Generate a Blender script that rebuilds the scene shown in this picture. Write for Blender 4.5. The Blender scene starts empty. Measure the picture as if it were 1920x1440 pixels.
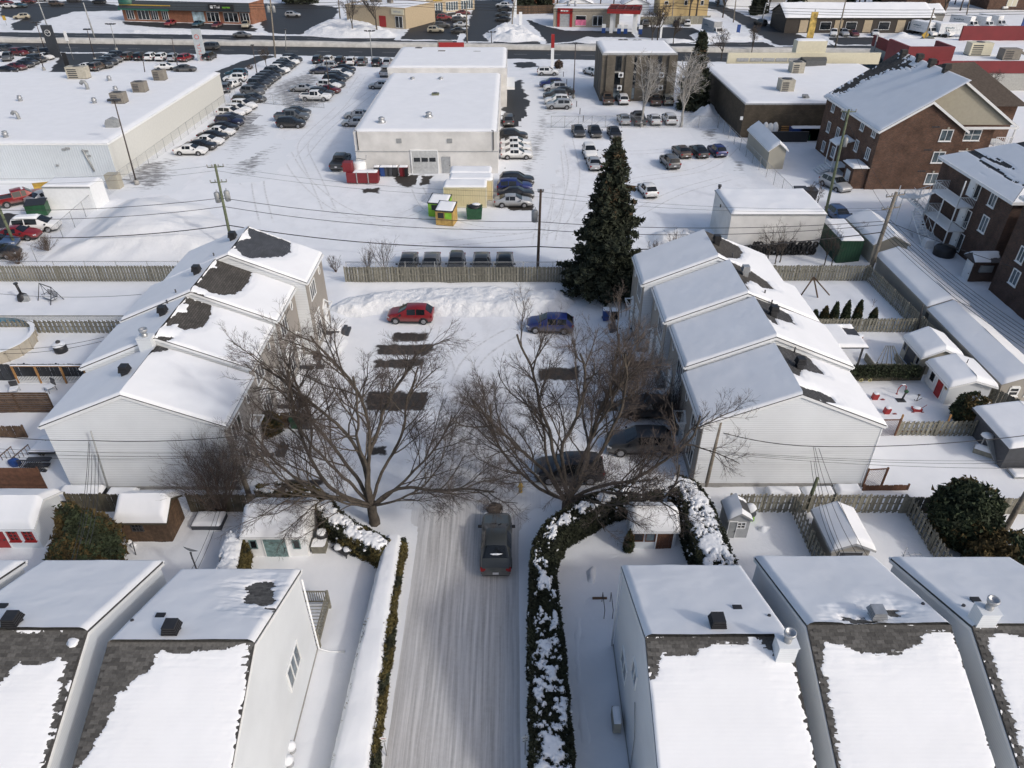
import bpy,bmesh,math,random
import numpy as np
from math import sin,cos,radians as R,pi,sqrt,atan2
from mathutils import Vector,Matrix

SC=bpy.context.scene
COL=SC.collection
# ------------------------------------------------------------------ camera, light, exposure
CAM_H,CAM_F,CAM_PITCH=32.5,1340.0,R(34.7)
cam=bpy.data.cameras.new('camera');cam_ob=bpy.data.objects.new('camera',cam);COL.objects.link(cam_ob)
cam.sensor_width=36.0;cam.lens=CAM_F / 1920.0 * 36.0
cam.clip_start=0.5;cam.clip_end=6000.0
cam_ob.location=(0,0,CAM_H);cam_ob.rotation_euler=(pi/2 - CAM_PITCH,0,0)
SC.camera=cam_ob

SUN_EL=R(33.5)
SUN_H=Vector((0.80,-0.60,0)).normalized()        # horizontal direction towards the sun
SUN_D=Vector((SUN_H.x*cos(SUN_EL),SUN_H.y*cos(SUN_EL),sin(SUN_EL)))
world=bpy.data.worlds.new('World');SC.world=world;world.use_nodes=True
wn=world.node_tree.nodes;wl=world.node_tree.links;wn.clear()
sky=wn.new('ShaderNodeTexSky');sky.sky_type='NISHITA';sky.sun_disc=False
sky.sun_elevation=SUN_EL;sky.sun_rotation=atan2(SUN_H.x,SUN_H.y)
sky.air_density=1.0;sky.dust_density=3.6;sky.ozone_density=1.0;sky.altitude=50
bg=wn.new('ShaderNodeBackground');bg.inputs['Strength'].default_value=0.15
wo=wn.new('ShaderNodeOutputWorld');wl.new(sky.outputs[0],bg.inputs[0]);wl.new(bg.outputs[0],wo.inputs[0])
sun=bpy.data.lights.new('sun','SUN');sun.energy=1.25;sun.angle=R(3.5);sun.color=(1.0,0.975,0.94)
sun_ob=bpy.data.objects.new('sun',sun);COL.objects.link(sun_ob)
sun_ob.rotation_euler=(-SUN_D).to_track_quat('-Z','Y').to_euler()
SC.view_settings.view_transform='Standard';SC.view_settings.look='None'
SC.view_settings.gamma=1.0;SC.view_settings.use_curve_mapping=False
SC.view_settings.exposure=0.03
SC.cycles.max_bounces=5;SC.cycles.diffuse_bounces=3;SC.cycles.glossy_bounces=2
SC.cycles.transmission_bounces=2;SC.cycles.transparent_max_bounces=6

rng=random.Random(7)

# ------------------------------------------------------------------ surveying: photograph pixel -> ground
_cp,_sp=cos(CAM_PITCH),sin(CAM_PITCH)
def _ray(px,py):
    u=(px-960)/CAM_F;v=-(py-720)/CAM_F
    return (u,_cp+v*_sp,-_sp+v*_cp)
def G(px,py,z=0.0):                       # point at height z on the line of sight
    d=_ray(px,py);t=(z-CAM_H)/d[2]
    return Vector((d[0]*t,d[1]*t,z))
def GY(px,py,Y):
    d=_ray(px,py);t=Y/d[1]
    return Vector((d[0]*t,Y,CAM_H+d[2]*t))
def GX(px,py,X):
    d=_ray(px,py);t=X/d[0]
    return Vector((X,d[1]*t,CAM_H+d[2]*t))
def GP(px,py,p0,n):                      # point on a plane
    d=Vector(_ray(px,py));o=Vector((0,0,CAM_H));n=Vector(n)
    return o + d*((Vector(p0)-o).dot(n)/d.dot(n))

# ------------------------------------------------------------------ numpy noise
def _hash(ix,iy,seed):
    h=(ix.astype(np.int64)*374761393 + iy.astype(np.int64)*668265263 + seed*1442695041) & 0x7fffffff
    h=((h ^ (h >> 13))*1274126177) & 0x7fffffff
    return ((h ^ (h >> 16)) & 0xffff)/65535.0
def vnoise(x,y,seed=0):
    x=np.asarray(x,float);y=np.asarray(y,float)
    ix=np.floor(x);iy=np.floor(y);fx=x-ix;fy=y-iy
    fx=fx*fx*(3-2*fx);fy=fy*fy*(3-2*fy)
    a=_hash(ix,iy,seed);b=_hash(ix+1,iy,seed);c=_hash(ix,iy+1,seed);d=_hash(ix+1,iy+1,seed)
    return (a*(1-fx)+b*fx)*(1-fy)+(c*(1-fx)+d*fx)*fy
def fbm(x,y,seed=0,o=4):
    s=0;a=0.5;t=0
    for k in range(o):
        s=s+a*vnoise(x*2**k+17.3*k,y*2**k+5.7*k,seed+k);t+=a;a *= 0.5
    return s/t
def sstep(a,b,x):
    t=np.clip((x-a)/(b-a),0,1);return t*t*(3-2*t)
def poly_sd(x,y,poly):                    # signed distance, negative inside
    d=np.full(x.shape,1e18);s=np.ones(x.shape,bool)*False
    n=len(poly)
    for i in range(n):
        ax,ay=poly[i];bx,by=poly[(i+1) % n]
        ex,ey=bx-ax,by-ay;wx,wy=x-ax,y-ay
        t=np.clip((wx*ex+wy*ey)/max(ex*ex+ey*ey,1e-12),0,1)
        d=np.minimum(d,(wx-ex*t)**2+(wy-ey*t)**2)
        c=((ay > y) != (by > y)) & (x < (bx-ax)*(y-ay)/((by-ay) if abs(by-ay) > 1e-12 else 1e-12)+ax)
        s ^= c
    d=np.sqrt(d);return np.where(s,-d,d)

# ------------------------------------------------------------------ materials
MATS={}
def _nt(name):
    m=bpy.data.materials.new(name);m.use_nodes=True
    n=m.node_tree.nodes;l=m.node_tree.links;n.clear()
    o=n.new('ShaderNodeOutputMaterial');b=n.new('ShaderNodeBsdfPrincipled');l.new(b.outputs[0],o.inputs[0])
    return m,n,l,b
def _mix(n,l,fac,a,b,blend='MIX'):
    x=n.new('ShaderNodeMix');x.data_type='RGBA';x.blend_type=blend
    for i,v in ((0,fac),(6,a),(7,b)):
        if isinstance(v,(tuple,list)):x.inputs[i].default_value=(*v[:3],1)
        elif isinstance(v,(int,float)):x.inputs[i].default_value=v
        else:l.new(v,x.inputs[i])
    return x.outputs[2]
def _math(n,l,op,a,b=None,c=None):
    x=n.new('ShaderNodeMath');x.operation=op
    for i,v in enumerate((a,b,c)):
        if v is None:continue
        if isinstance(v,(int,float)):x.inputs[i].default_value=v
        else:l.new(v,x.inputs[i])
    return x.outputs[0]
def _noise(n,l,vec,scale,detail=4,rough=0.55):
    x=n.new('ShaderNodeTexNoise');x.inputs['Scale'].default_value=scale;x.inputs['Detail'].default_value=detail
    x.inputs['Roughness'].default_value=rough;l.new(vec,x.inputs['Vector']);return x.outputs[0]
def _pos(n,l,scale=None):
    g=n.new('ShaderNodeNewGeometry');v=g.outputs['Position']
    if scale:
        m=n.new('ShaderNodeVectorMath');m.operation='MULTIPLY';l.new(v,m.inputs[0]);m.inputs[1].default_value=scale;v=m.outputs[0]
    return v
def _bump(n,l,b,h,strength=0.3,dist=0.02):
    x=n.new('ShaderNodeBump');x.inputs['Strength'].default_value=strength;x.inputs['Distance'].default_value=dist
    l.new(h,x.inputs['Height']);l.new(x.outputs[0],b.inputs['Normal']);return x
def _ramp(n,l,fac,stops):
    r=n.new('ShaderNodeValToRGB');e=r.color_ramp.elements
    while len(e) < len(stops):e.new(0.5)
    for k,(p,c) in enumerate(stops):e[k].position=p;e[k].color=(*c,1)
    l.new(fac,r.inputs[0]);return r.outputs[0]

def M(name,rgb=(0.5,0.5,0.5),rough=0.7,metal=0.0,var=0.15,vs=3.0,bump=0.0,bs=30.0,bd=0.01,rnd=0.0,coat=0.0,spec=0.5,emit=None):
    if name in MATS:return MATS[name]
    m,n,l,b=_nt(name);p=_pos(n,l)
    f=_noise(n,l,p,vs)
    lo=tuple(c*(1-var) for c in rgb);hi=tuple(min(1,c*(1+var)) for c in rgb)
    c=_ramp(n,l,f,[(0.3,lo),(0.7,hi)])
    if rnd:
        oi=n.new('ShaderNodeObjectInfo')
        k=_math(n,l,'MULTIPLY_ADD',oi.outputs['Random'],2*rnd,1-rnd)
        cc=n.new('ShaderNodeCombineColor')
        for i in range(3):l.new(k,cc.inputs[i])
        c=_mix(n,l,1.0,c,cc.outputs[0],'MULTIPLY')
    l.new(c,b.inputs['Base Color'])
    b.inputs['Roughness'].default_value=rough;b.inputs['Metallic'].default_value=metal
    b.inputs['Coat Weight'].default_value=coat;b.inputs['Coat Roughness'].default_value=0.06
    b.inputs['Specular IOR Level'].default_value=spec
    if bump:_bump(n,l,b,_noise(n,l,p,bs,3),bump,bd)
    if emit:b.inputs['Emission Color'].default_value=(*rgb,1);b.inputs['Emission Strength'].default_value=emit
    MATS[name]=m;return m

def m_snow(name,col=(0.80,0.82,0.845),var=0.05,vs=0.6,b1=0.35,s1=1.3,d1=0.12,b2=0.25,s2=14,d2=0.02,stretch=None,rows=0):
    m,n,l,b=_nt(name);p=_pos(n,l,stretch)
    c=_ramp(n,l,_noise(n,l,p,vs,5),[(0.3,tuple(c*(1-var) for c in col)),(0.7,col)])
    l.new(c,b.inputs['Base Color']);b.inputs['Roughness'].default_value=0.75;b.inputs['Specular IOR Level'].default_value=0.25
    h=_math(n,l,'MULTIPLY_ADD',_noise(n,l,p,s2,4,0.65),d2/d1,_noise(n,l,p,s1,3))
    if rows:
        s=n.new('ShaderNodeSeparateXYZ');l.new(_pos(n,l),s.inputs[0]);h2=_math(n,l,'PINGPONG',_math(n,l,'DIVIDE',s.outputs[1],rows),0.5)
        h=_math(n,l,'MULTIPLY_ADD',_math(n,l,'MULTIPLY',h2,_noise(n,l,_pos(n,l),0.8,3)),0.45,h)
    _bump(n,l,b,h,b1,d1)
    MATS[name]=m;return m

def m_lines(name,rgb,axis='z',pitch=0.11,strength=0.5,dist=0.012,rough=0.55,var=0.06,saw=True,gap=0.0,vs=0.8):  # gap: strength of the painted shadow line under each lap
    """lapped siding or corrugated sheet: relief repeated along one axis, with the shadow lines under the laps painted into the colour"""
    m,n,l,b=_nt(name);p=_pos(n,l)
    s=n.new('ShaderNodeSeparateXYZ');l.new(p,s.inputs[0])
    ax={'x':s.outputs[0],'y':s.outputs[1],'z':s.outputs[2]}
    q=_math(n,l,'ADD',ax['x'],ax['y']) if axis == 'h' else ax[axis]
    q=_math(n,l,'DIVIDE',q,pitch)
    h=_math(n,l,'FRACT',q) if saw else _math(n,l,'PINGPONG',q,0.5)
    if saw:h=_math(n,l,'SUBTRACT',1.0,h)
    c=_ramp(n,l,_noise(n,l,p,vs,5),[(0.3,tuple(c*(1-var) for c in rgb)),(0.7,tuple(min(1,c*(1+var*0.4)) for c in rgb))])
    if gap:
        g=_math(n,l,'MULTIPLY',_math(n,l,'GREATER_THAN',h,1-0.16),gap);c=_mix(n,l,g,c,tuple(c_*0.45 for c_ in rgb))  # darker stripe in the colour stands for the shadow under each lap
    l.new(c,b.inputs['Base Color']);b.inputs['Roughness'].default_value=rough;b.inputs['Specular IOR Level'].default_value=0.3
    _bump(n,l,b,h,strength,dist)
    MATS[name]=m;return m

def m_brick(name,c1,c2,mortar,u='h',w=0.25,hgt=0.08,ms=0.012,rough=0.85,bump=0.5,bd=0.01,off=0.5,var=0.25):
    """u='h': walls (x+y, z); 'xy': (x, y) for roofs running along x; 'yx' for roofs running along y"""
    m,n,l,b=_nt(name);p=_pos(n,l)
    s=n.new('ShaderNodeSeparateXYZ');l.new(p,s.inputs[0]);cx=n.new('ShaderNodeCombineXYZ')
    if u == 'h':l.new(_math(n,l,'ADD',s.outputs[0],s.outputs[1]),cx.inputs[0]);l.new(s.outputs[2],cx.inputs[1])
    elif u == 'xy':l.new(s.outputs[0],cx.inputs[0]);l.new(s.outputs[1],cx.inputs[1])
    else:l.new(s.outputs[1],cx.inputs[0]);l.new(s.outputs[0],cx.inputs[1])
    t=n.new('ShaderNodeTexBrick');l.new(cx.outputs[0],t.inputs['Vector'])
    t.inputs['Scale'].default_value=1;t.inputs['Brick Width'].default_value=w;t.inputs['Row Height'].default_value=hgt
    t.inputs['Mortar Size'].default_value=ms;t.inputs['Mortar Smooth'].default_value=0.2;t.offset=off
    t.inputs['Color1'].default_value=(*c1,1);t.inputs['Color2'].default_value=(*c2,1);t.inputs['Mortar'].default_value=(*mortar,1)
    t.inputs['Bias'].default_value=0
    nn=_noise(n,l,p,0.9,5)
    c=_mix(n,l,1.0,t.outputs['Color'],_ramp(n,l,nn,[(0.3,(1-var,)*3),(0.7,(1+var*0.3,)*3)]),'MULTIPLY')
    l.new(c,b.inputs['Base Color']);b.inputs['Roughness'].default_value=rough;b.inputs['Specular IOR Level'].default_value=0.25
    h=_math(n,l,'SUBTRACT',1.0,t.outputs['Fac'])
    _bump(n,l,b,h,bump,bd)
    MATS[name]=m;return m

def m_patch(name,dark=(0.045,0.045,0.047),snow=(0.76,0.78,0.80),s=1.2,st=(1,1,1),soft=0.16,wet=0.5,amp=0.75,bias=0.0,grit=0.0,det=6,warp=0):
    """ground showing through snow: vertex attribute 'bare' (0 edge .. 1 middle) broken up by noise"""
    m,n,l,b=_nt(name);p=_pos(n,l,st)
    a=n.new('ShaderNodeAttribute');a.attribute_name='bare'
    if warp:
        w=n.new('ShaderNodeVectorMath');w.operation='ADD';cx=n.new('ShaderNodeCombineXYZ');l.new(_math(n,l,'MULTIPLY',_noise(n,l,_pos(n,l),0.16,2),warp),cx.inputs[0]);l.new(p,w.inputs[0]);l.new(cx.outputs[0],w.inputs[1]);p=w.outputs[0]
    nz=_noise(n,l,p,s,det,0.6)
    v=_math(n,l,'ADD',a.outputs['Fac'],_math(n,l,'MULTIPLY',_math(n,l,'SUBTRACT',nz,0.5),amp*2))
    mr=n.new('ShaderNodeMapRange');mr.interpolation_type='SMOOTHSTEP'
    mr.inputs['From Min'].default_value=0.5-bias-soft;mr.inputs['From Max'].default_value=0.5-bias+soft;l.new(v,mr.inputs['Value'])
    f=mr.outputs[0]
    if grit:f=_math(n,l,'MULTIPLY',f,_math(n,l,'MULTIPLY_ADD',_noise(n,l,_pos(n,l),4,7,0.8),2*grit,1-grit))
    d2=_ramp(n,l,_noise(n,l,p,6,4),[(0.3,tuple(c*0.7 for c in dark)),(0.7,tuple(c*1.4 for c in dark))])
    l.new(_mix(n,l,f,snow,d2),b.inputs['Base Color'])
    rr=_math(n,l,'MULTIPLY_ADD',f,wet-0.8,0.8);l.new(rr,b.inputs['Roughness'])
    b.inputs['Specular IOR Level'].default_value=0.3
    hh=_math(n,l,'MULTIPLY_ADD',f,-0.6,_noise(n,l,p,9,4))
    _bump(n,l,b,hh,0.35,0.05)
    MATS[name]=m;return m

# ------------------------------------------------------------------ mesh helpers
def link(o,parent=None):
    COL.objects.link(o)
    if parent is not None:o.parent=parent
    return o
def props(o,label=None,cat=None,group=None,kind=None):
    if label:o['label']=label
    if cat:o['category']=cat
    if group:o['group']=group
    if kind:o['kind']=kind
    return o
def thing(name,label,cat,loc=(0,0,0),rz=0.0,group=None):
    o=bpy.data.objects.new(name,None);o.empty_display_size=0.3
    COL.objects.link(o);o.location=loc;o.rotation_euler=(0,0,rz)
    return props(o,label,cat,group)
def np_obj(name,V,F,mats,parent=None,mi=None,smooth=False,loc=None,attr=None):
    """fast mesh: V (n,3); F (k,3) or (k,4) array"""
    V=np.asarray(V,np.float32);F=np.asarray(F,np.int32);k,s=F.shape
    me=bpy.data.meshes.new(name)
    me.vertices.add(len(V));me.vertices.foreach_set('co',V.ravel())
    me.loops.add(k*s);me.loops.foreach_set('vertex_index',F.ravel())
    me.polygons.add(k);me.polygons.foreach_set('loop_start',np.arange(0,k*s,s,dtype=np.int32))
    me.polygons.foreach_set('loop_total',np.full(k,s,np.int32))
    if mi is not None:me.polygons.foreach_set('material_index',np.asarray(mi,np.int32))
    me.polygons.foreach_set('use_smooth',np.full(k,bool(smooth)))
    for m in (mats if isinstance(mats,(list,tuple)) else [mats]):me.materials.append(m)
    me.update(calc_edges=True)
    if attr:
        for an,av in attr.items():
            a=me.attributes.new(an,'FLOAT','POINT');a.data.foreach_set('value',np.asarray(av,np.float32).ravel())
    o=bpy.data.objects.new(name,me);link(o,parent)
    if loc is not None:o.location=loc
    return o

class MB:
    def __init__(s):s.v=[];s.f=[];s.mi=[];s.sm=[]
    def add(s,vs,fs,m=0,sm=False):
        b=len(s.v);s.v+=[tuple(v) for v in vs]
        for f in fs:s.f.append(tuple(b+i for i in f));s.mi.append(m);s.sm.append(sm)
        return s
    def box(s,x0,x1,y0,y1,z0,z1,m=0):
        return s.add([(x0,y0,z0),(x1,y0,z0),(x1,y1,z0),(x0,y1,z0),(x0,y0,z1),(x1,y0,z1),(x1,y1,z1),(x0,y1,z1)],
              [(0,3,2,1),(4,5,6,7),(0,1,5,4),(1,2,6,5),(2,3,7,6),(3,0,4,7)],m)
    def cbox(s,c,d,rz=0.0,m=0,ry=0.0,rx=0.0):
        mt=Matrix.Rotation(rz,3,'Z') @ Matrix.Rotation(ry,3,'Y') @ Matrix.Rotation(rx,3,'X');c=Vector(c)
        vs=[c+mt @ Vector((x*d[0]/2,y*d[1]/2,z*d[2]/2)) for z in (-1,1) for x,y in ((-1,-1),(1,-1),(1,1),(-1,1))]
        return s.add(vs,[(0,3,2,1),(4,5,6,7),(0,1,5,4),(1,2,6,5),(2,3,7,6),(3,0,4,7)],m)
    def extr(s,poly,vec,m=0):               # planar polygon swept by a vector
        n=len(poly);vec=Vector(vec);a=[Vector(p) for p in poly];b=[p+vec for p in a]
        nr=Vector((0,0,0))
        for i in range(n):nr+=a[i].cross(a[(i+1) % n])
        fl=nr.dot(vec) > 0
        fs=[tuple(range(n)),tuple(range(2*n-1,n-1,-1))]
        fs+=[(i,i+n,(i+1) % n+n,(i+1) % n) for i in range(n)]
        if fl:fs=[tuple(reversed(f)) for f in fs]
        return s.add(a+b,fs,m)
    def prism(s,poly2,z0,z1,m=0):return s.extr([(p[0],p[1],z0) for p in poly2],(0,0,z1-z0),m)
    def tube(s,pts,r,n=8,m=0,cap=True,sm=True):
        pts=[Vector(p) for p in pts];rs=r if isinstance(r,(list,tuple)) else [r]*len(pts)
        vs=[];up=None
        for i,p in enumerate(pts):
            d=(pts[min(i+1,len(pts)-1)]-pts[max(i-1,0)])
            d=d.normalized() if d.length > 1e-9 else Vector((0,0,1))
            if up is None:up=d.orthogonal().normalized()
            up=(up-d*up.dot(d));up=up.normalized() if up.length > 1e-6 else d.orthogonal().normalized()
            w=d.cross(up)
            vs+=[p+(up*cos(2*pi*k/n)+w*sin(2*pi*k/n))*rs[i] for k in range(n)]
        fs=[(i*n+k,i*n+(k+1) % n,(i+1)*n+(k+1) % n,(i+1)*n+k) for i in range(len(pts)-1) for k in range(n)]
        s.add(vs,fs,m,sm)
        if cap:
            b=len(s.v)-len(vs)
            s.f.append(tuple(b+k for k in reversed(range(n))));s.mi.append(m);s.sm.append(False)
            s.f.append(tuple(b+(len(pts)-1)*n+k for k in range(n)));s.mi.append(m);s.sm.append(False)
        return s
    def cyl(s,c,r,h,n=12,m=0,r2=None):
        c=Vector(c);return s.tube([c,c+Vector((0,0,h))],[r,r if r2 is None else r2],n,m)
    def lathe(s,prof,c=(0,0,0),n=16,m=0,sm=True,sx=1.0,sy=1.0):
        c=Vector(c);vs=[]
        for r,z in prof:vs+=[c+Vector((r*sx*cos(2*pi*k/n),r*sy*sin(2*pi*k/n),z)) for k in range(n)]
        fs=[(i*n+k,i*n+(k+1) % n,(i+1)*n+(k+1) % n,(i+1)*n+k) for i in range(len(prof)-1) for k in range(n)]
        return s.add(vs,fs,m,sm)
    def blob(s,c,rx,ry,rz,m=0,seed=0,amp=0.12,nu=12,nv=7):
        rr=random.Random(seed);vs=[];ph=[rr.uniform(0,6.28) for _ in range(6)]
        for i in range(nv+1):
            t=pi*i/nv
            for k in range(nu):
                a=2*pi*k/nu;q=1+amp*(sin(2*a+ph[0]+t*2)+sin(3*a+ph[1]-t*3)*0.7)*sin(t)
                vs.append((c[0]+rx*q*sin(t)*cos(a),c[1]+ry*q*sin(t)*sin(a),c[2]+rz*cos(t)*(1+amp*sin(ph[2]))))
        fs=[(i*nu+k,(i+1)*nu+k,(i+1)*nu+(k+1) % nu,i*nu+(k+1) % nu) for i in range(nv) for k in range(nu)]
        return s.add(vs,fs,m,True)
    def mesh(s,name,mats,angle=None):
        me=bpy.data.meshes.new(name);me.from_pydata(s.v,[],s.f)
        for m in (mats if isinstance(mats,(list,tuple)) else [mats]):me.materials.append(m)
        me.polygons.foreach_set('material_index',s.mi);me.polygons.foreach_set('use_smooth',s.sm if angle is None else [True]*len(s.f))
        me.update()
        if angle is not None:me.set_sharp_from_angle(angle=R(angle))
        return me
    def build(s,name,mats,parent=None,loc=None,rz=None,angle=None):
        o=bpy.data.objects.new(name,s.mesh(name,mats,angle));link(o,parent)
        if loc is not None:o.location=loc
        if rz is not None:o.rotation_euler=(0,0,rz)
        return o
def inst(name,me,parent=None,loc=(0,0,0),rz=0.0,rot=None,scale=None):
    o=bpy.data.objects.new(name,me);link(o,parent);o.location=loc
    o.rotation_euler=rot if rot else (0,0,rz)
    if scale:o.scale=scale
    return o
def solo(mb,name,mats,label,cat,loc=(0,0,0),rz=0.0,group=None,angle=None):
    return props(mb.build(name,mats,None,loc,rz,angle),label,cat,group)
def kids(o,cache={}):
    return [c for c in o.children]
def ring_wall(mb,poly,z0,z1,m=0):       # open prism side walls
    n=len(poly)
    mb.add([(p[0],p[1],z0) for p in poly]+[(p[0],p[1],z1) for p in poly],[(i,(i+1) % n,(i+1) % n+n,i+n) for i in range(n)],m)
# ------------------------------------------------------------------ material library
SNOW=m_snow('roof snow',(0.83,0.84,0.855),b1=0.25,s1=0.8,d1=0.08,s2=5,d2=0.010)
SNOWT=m_snow('thin roof snow over shingle rows',(0.83,0.84,0.855),b1=0.3,s1=0.9,d1=0.05,s2=3,d2=0.02,rows=0.133)
SNOWY=m_snow('soft snow',(0.82,0.835,0.855),b1=0.3,s1=1.5,d1=0.06,s2=9,d2=0.012)
SNOWR=m_snow('rough ploughed snow',(0.80,0.81,0.82),var=0.10,vs=1.5,b1=0.7,s1=1.6,d1=0.25,s2=6,d2=0.10)
SNOWS=m_snow('packed heap snow',(0.80,0.805,0.81),var=0.10,vs=0.35,b1=0.45,s1=0.5,d1=0.3,s2=4,d2=0.05)
DIRTYS=m_snow('dirty snow',(0.52,0.50,0.48),var=0.35,vs=0.8,b1=0.7,s1=1.0,d1=0.2,s2=5,d2=0.08)
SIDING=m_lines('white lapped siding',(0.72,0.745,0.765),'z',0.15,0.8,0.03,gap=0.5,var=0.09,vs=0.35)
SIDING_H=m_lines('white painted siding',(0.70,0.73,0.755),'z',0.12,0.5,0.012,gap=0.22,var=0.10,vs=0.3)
TAUPE=m_lines('taupe siding',(0.30,0.275,0.245),'z',0.12,0.4,0.01)
BEIGE=m_lines('beige siding',(0.40,0.375,0.31),'z',0.12,0.4,0.01)
GREYS=m_lines('grey beige siding',(0.34,0.32,0.285),'z',0.12,0.35,0.01)
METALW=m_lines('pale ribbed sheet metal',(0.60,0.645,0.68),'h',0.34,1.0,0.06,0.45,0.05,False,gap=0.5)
METALC=M('cream flat cladding',(0.60,0.60,0.565),0.6,var=0.04)
WHITE=M('white trim',(0.78,0.79,0.79),0.5,var=0.04)
WHITEB=M('white painted block',(0.63,0.62,0.60),0.8,var=0.13,vs=0.5,bump=0.2,bs=8)
GREYTRIM=M('grey trim',(0.35,0.36,0.37),0.5)
BLACK=M('black paint',(0.02,0.02,0.022),0.5)
DARKM=M('dark metal',(0.06,0.06,0.065),0.5,0.3)
STEEL=M('galvanised steel',(0.42,0.43,0.44),0.4,0.6,bump=0.05)
GALV=M('dull grey steel',(0.33,0.34,0.34),0.55,0.3)
TANM=M('tan unit casing',(0.42,0.39,0.32),0.6)
BROWNM=M('weathered unit casing',(0.22,0.20,0.17),0.7)
CREAM=M('cream panel',(0.62,0.58,0.44),0.6,var=0.05)
GLASS=M('dark window glass',(0.012,0.015,0.018),0.06,var=0.3,vs=1.5,spec=0.6)
GLASSB=M('pale reflecting glass',(0.10,0.13,0.15),0.08,var=0.5,vs=1.2,spec=0.7)
SHING_Y=m_brick('dark shingles along y',(0.095,0.096,0.10),(0.062,0.063,0.066),(0.022,0.022,0.023),'yx',0.33,0.14,0.012,0.9,0.6,0.012)
SHING_B=m_brick('brown shingles along y',(0.105,0.098,0.09),(0.068,0.064,0.06),(0.03,0.026,0.022),'yx',0.33,0.14,0.012,0.9,0.6,0.012)
SHING_U=m_brick('blue grey shingles along y',(0.095,0.104,0.12),(0.066,0.071,0.082),(0.028,0.03,0.034),'yx',0.33,0.14,0.012,0.9,0.6,0.012)
SHINGLE=M('asphalt shingle',(0.088,0.085,0.080),0.92,var=0.25,vs=9,bump=0.4,bs=120,bd=0.004,rnd=0.35)
SHINGD=M('roof felt and shingle edge',(0.05,0.048,0.046),0.92,var=0.3,vs=5)
BRICK=m_brick('dark red brown brick',(0.155,0.075,0.047),(0.08,0.044,0.032),(0.19,0.16,0.13),'h',0.21,0.07,0.008,var=0.35)
BRICK2=m_brick('deep brown brick',(0.11,0.058,0.041),(0.062,0.039,0.031),(0.15,0.125,0.11),'h',0.21,0.07,0.008,var=0.35)
BRICKO=m_brick('orange brick',(0.30,0.115,0.06),(0.22,0.085,0.05),(0.3,0.2,0.15),'h',0.21,0.07,0.008)
BROWNW=m_brick('brown ribbed block',(0.105,0.085,0.062),(0.085,0.07,0.052),(0.06,0.05,0.04),'h',0.4,0.2,0.012)
GREYBR=m_brick('grey brown block',(0.165,0.145,0.115),(0.14,0.122,0.10),(0.10,0.09,0.075),'h',0.4,0.2,0.012)
WOODG=M('weathered grey fence wood',(0.215,0.205,0.165),0.85,var=0.25,vs=5,rnd=0.28,bump=0.3,bs=40)
WOODD=M('dark stained fence wood',(0.085,0.075,0.05),0.85,var=0.3,vs=3,rnd=0.25,bump=0.3,bs=30)
WOODB=M('brown stained wood',(0.095,0.058,0.034),0.8,var=0.35,vs=4,rnd=0.25,bump=0.3,bs=30)
WOODR=M('red brown stained wood',(0.12,0.055,0.03),0.75,var=0.3,vs=4,rnd=0.2,bump=0.3,bs=30)
WOODO=M('fresh orange wood',(0.36,0.19,0.07),0.75,var=0.2,vs=4,rnd=0.1)
WOODP=M('old utility pole wood',(0.21,0.185,0.15),0.9,var=0.3,vs=4,bump=0.5,bs=25)
WOODPG=M('greenish treated pole wood',(0.12,0.14,0.085),0.9,var=0.3,vs=4,bump=0.4,bs=25)
BLACKF=M('black fence board',(0.03,0.033,0.038),0.6,var=0.25,rnd=0.3)
BARK=M('grey brown bark',(0.072,0.060,0.048),0.95,var=0.4,vs=4,bump=0.8,bs=22,bd=0.02)
TWIG=M('dark twig bark',(0.082,0.066,0.058),0.95,var=0.3,vs=2)
TWIGB=M('brown twig bark',(0.105,0.075,0.058),0.95,var=0.3,vs=2)
BIRCH=M('pale birch bark',(0.36,0.34,0.31),0.9,var=0.3,vs=3)
SPRUCE=M('spruce needles',(0.030,0.037,0.021),0.9,var=0.5,vs=1.4)
SPRUCEB=M('brown cone clusters',(0.07,0.045,0.022),0.9,var=0.4,vs=2)
CEDAR=M('cedar foliage',(0.030,0.042,0.018),0.9,var=0.5,vs=1.3)
CEDARB=M('bronzed cedar foliage',(0.085,0.060,0.020),0.9,var=0.4,vs=1.3)
HEDGEG=M('hedge foliage',(0.024,0.028,0.013),0.9,var=0.5,vs=1.5)
HEDGEB=M('brownish hedge foliage',(0.09,0.072,0.022),0.9,var=0.4,vs=1.5)
IVY=M('green leaves',(0.035,0.075,0.02),0.7,var=0.4,vs=3)
REDP=M('red paint',(0.30,0.018,0.018),0.45,var=0.1)
REDD=M('dark red cladding',(0.17,0.014,0.02),0.55,var=0.12,vs=0.5)
BLUEP=M('blue plastic',(0.02,0.06,0.22),0.45)
GREENP=M('dark green paint',(0.015,0.07,0.03),0.5,var=0.3)
LIMEP=M('lime green paint',(0.22,0.48,0.03),0.55,var=0.25,vs=1.5)
OCHREP=M('worn ochre panel',(0.42,0.27,0.08),0.7,var=0.3,vs=2)
YELLOWP=M('yellow paint',(0.48,0.31,0.05),0.5)
TURQ=M('faded turquoise boards',(0.16,0.25,0.25),0.8,var=0.35,vs=4)
NAVY=M('charcoal wall',(0.06,0.065,0.075),0.7)
CONC=M('concrete',(0.30,0.295,0.28),0.9,var=0.2,vs=2,bump=0.2)
POOLW=M('pool wall panel',(0.42,0.38,0.31),0.6,var=0.1)
POOLB=M('pool liner',(0.05,0.28,0.48),0.4,var=0.15)
TYRE=M('tyre rubber',(0.02,0.02,0.021),0.85)
RIM=M('alloy rim',(0.33,0.33,0.34),0.35,0.7)
CARGL=M('car glass',(0.010,0.012,0.014),0.05,var=0.2,spec=0.55)
HEADL=M('headlamp lens',(0.5,0.52,0.54),0.15)
TAILL=M('tail lamp lens',(0.22,0.01,0.012),0.2)
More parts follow.
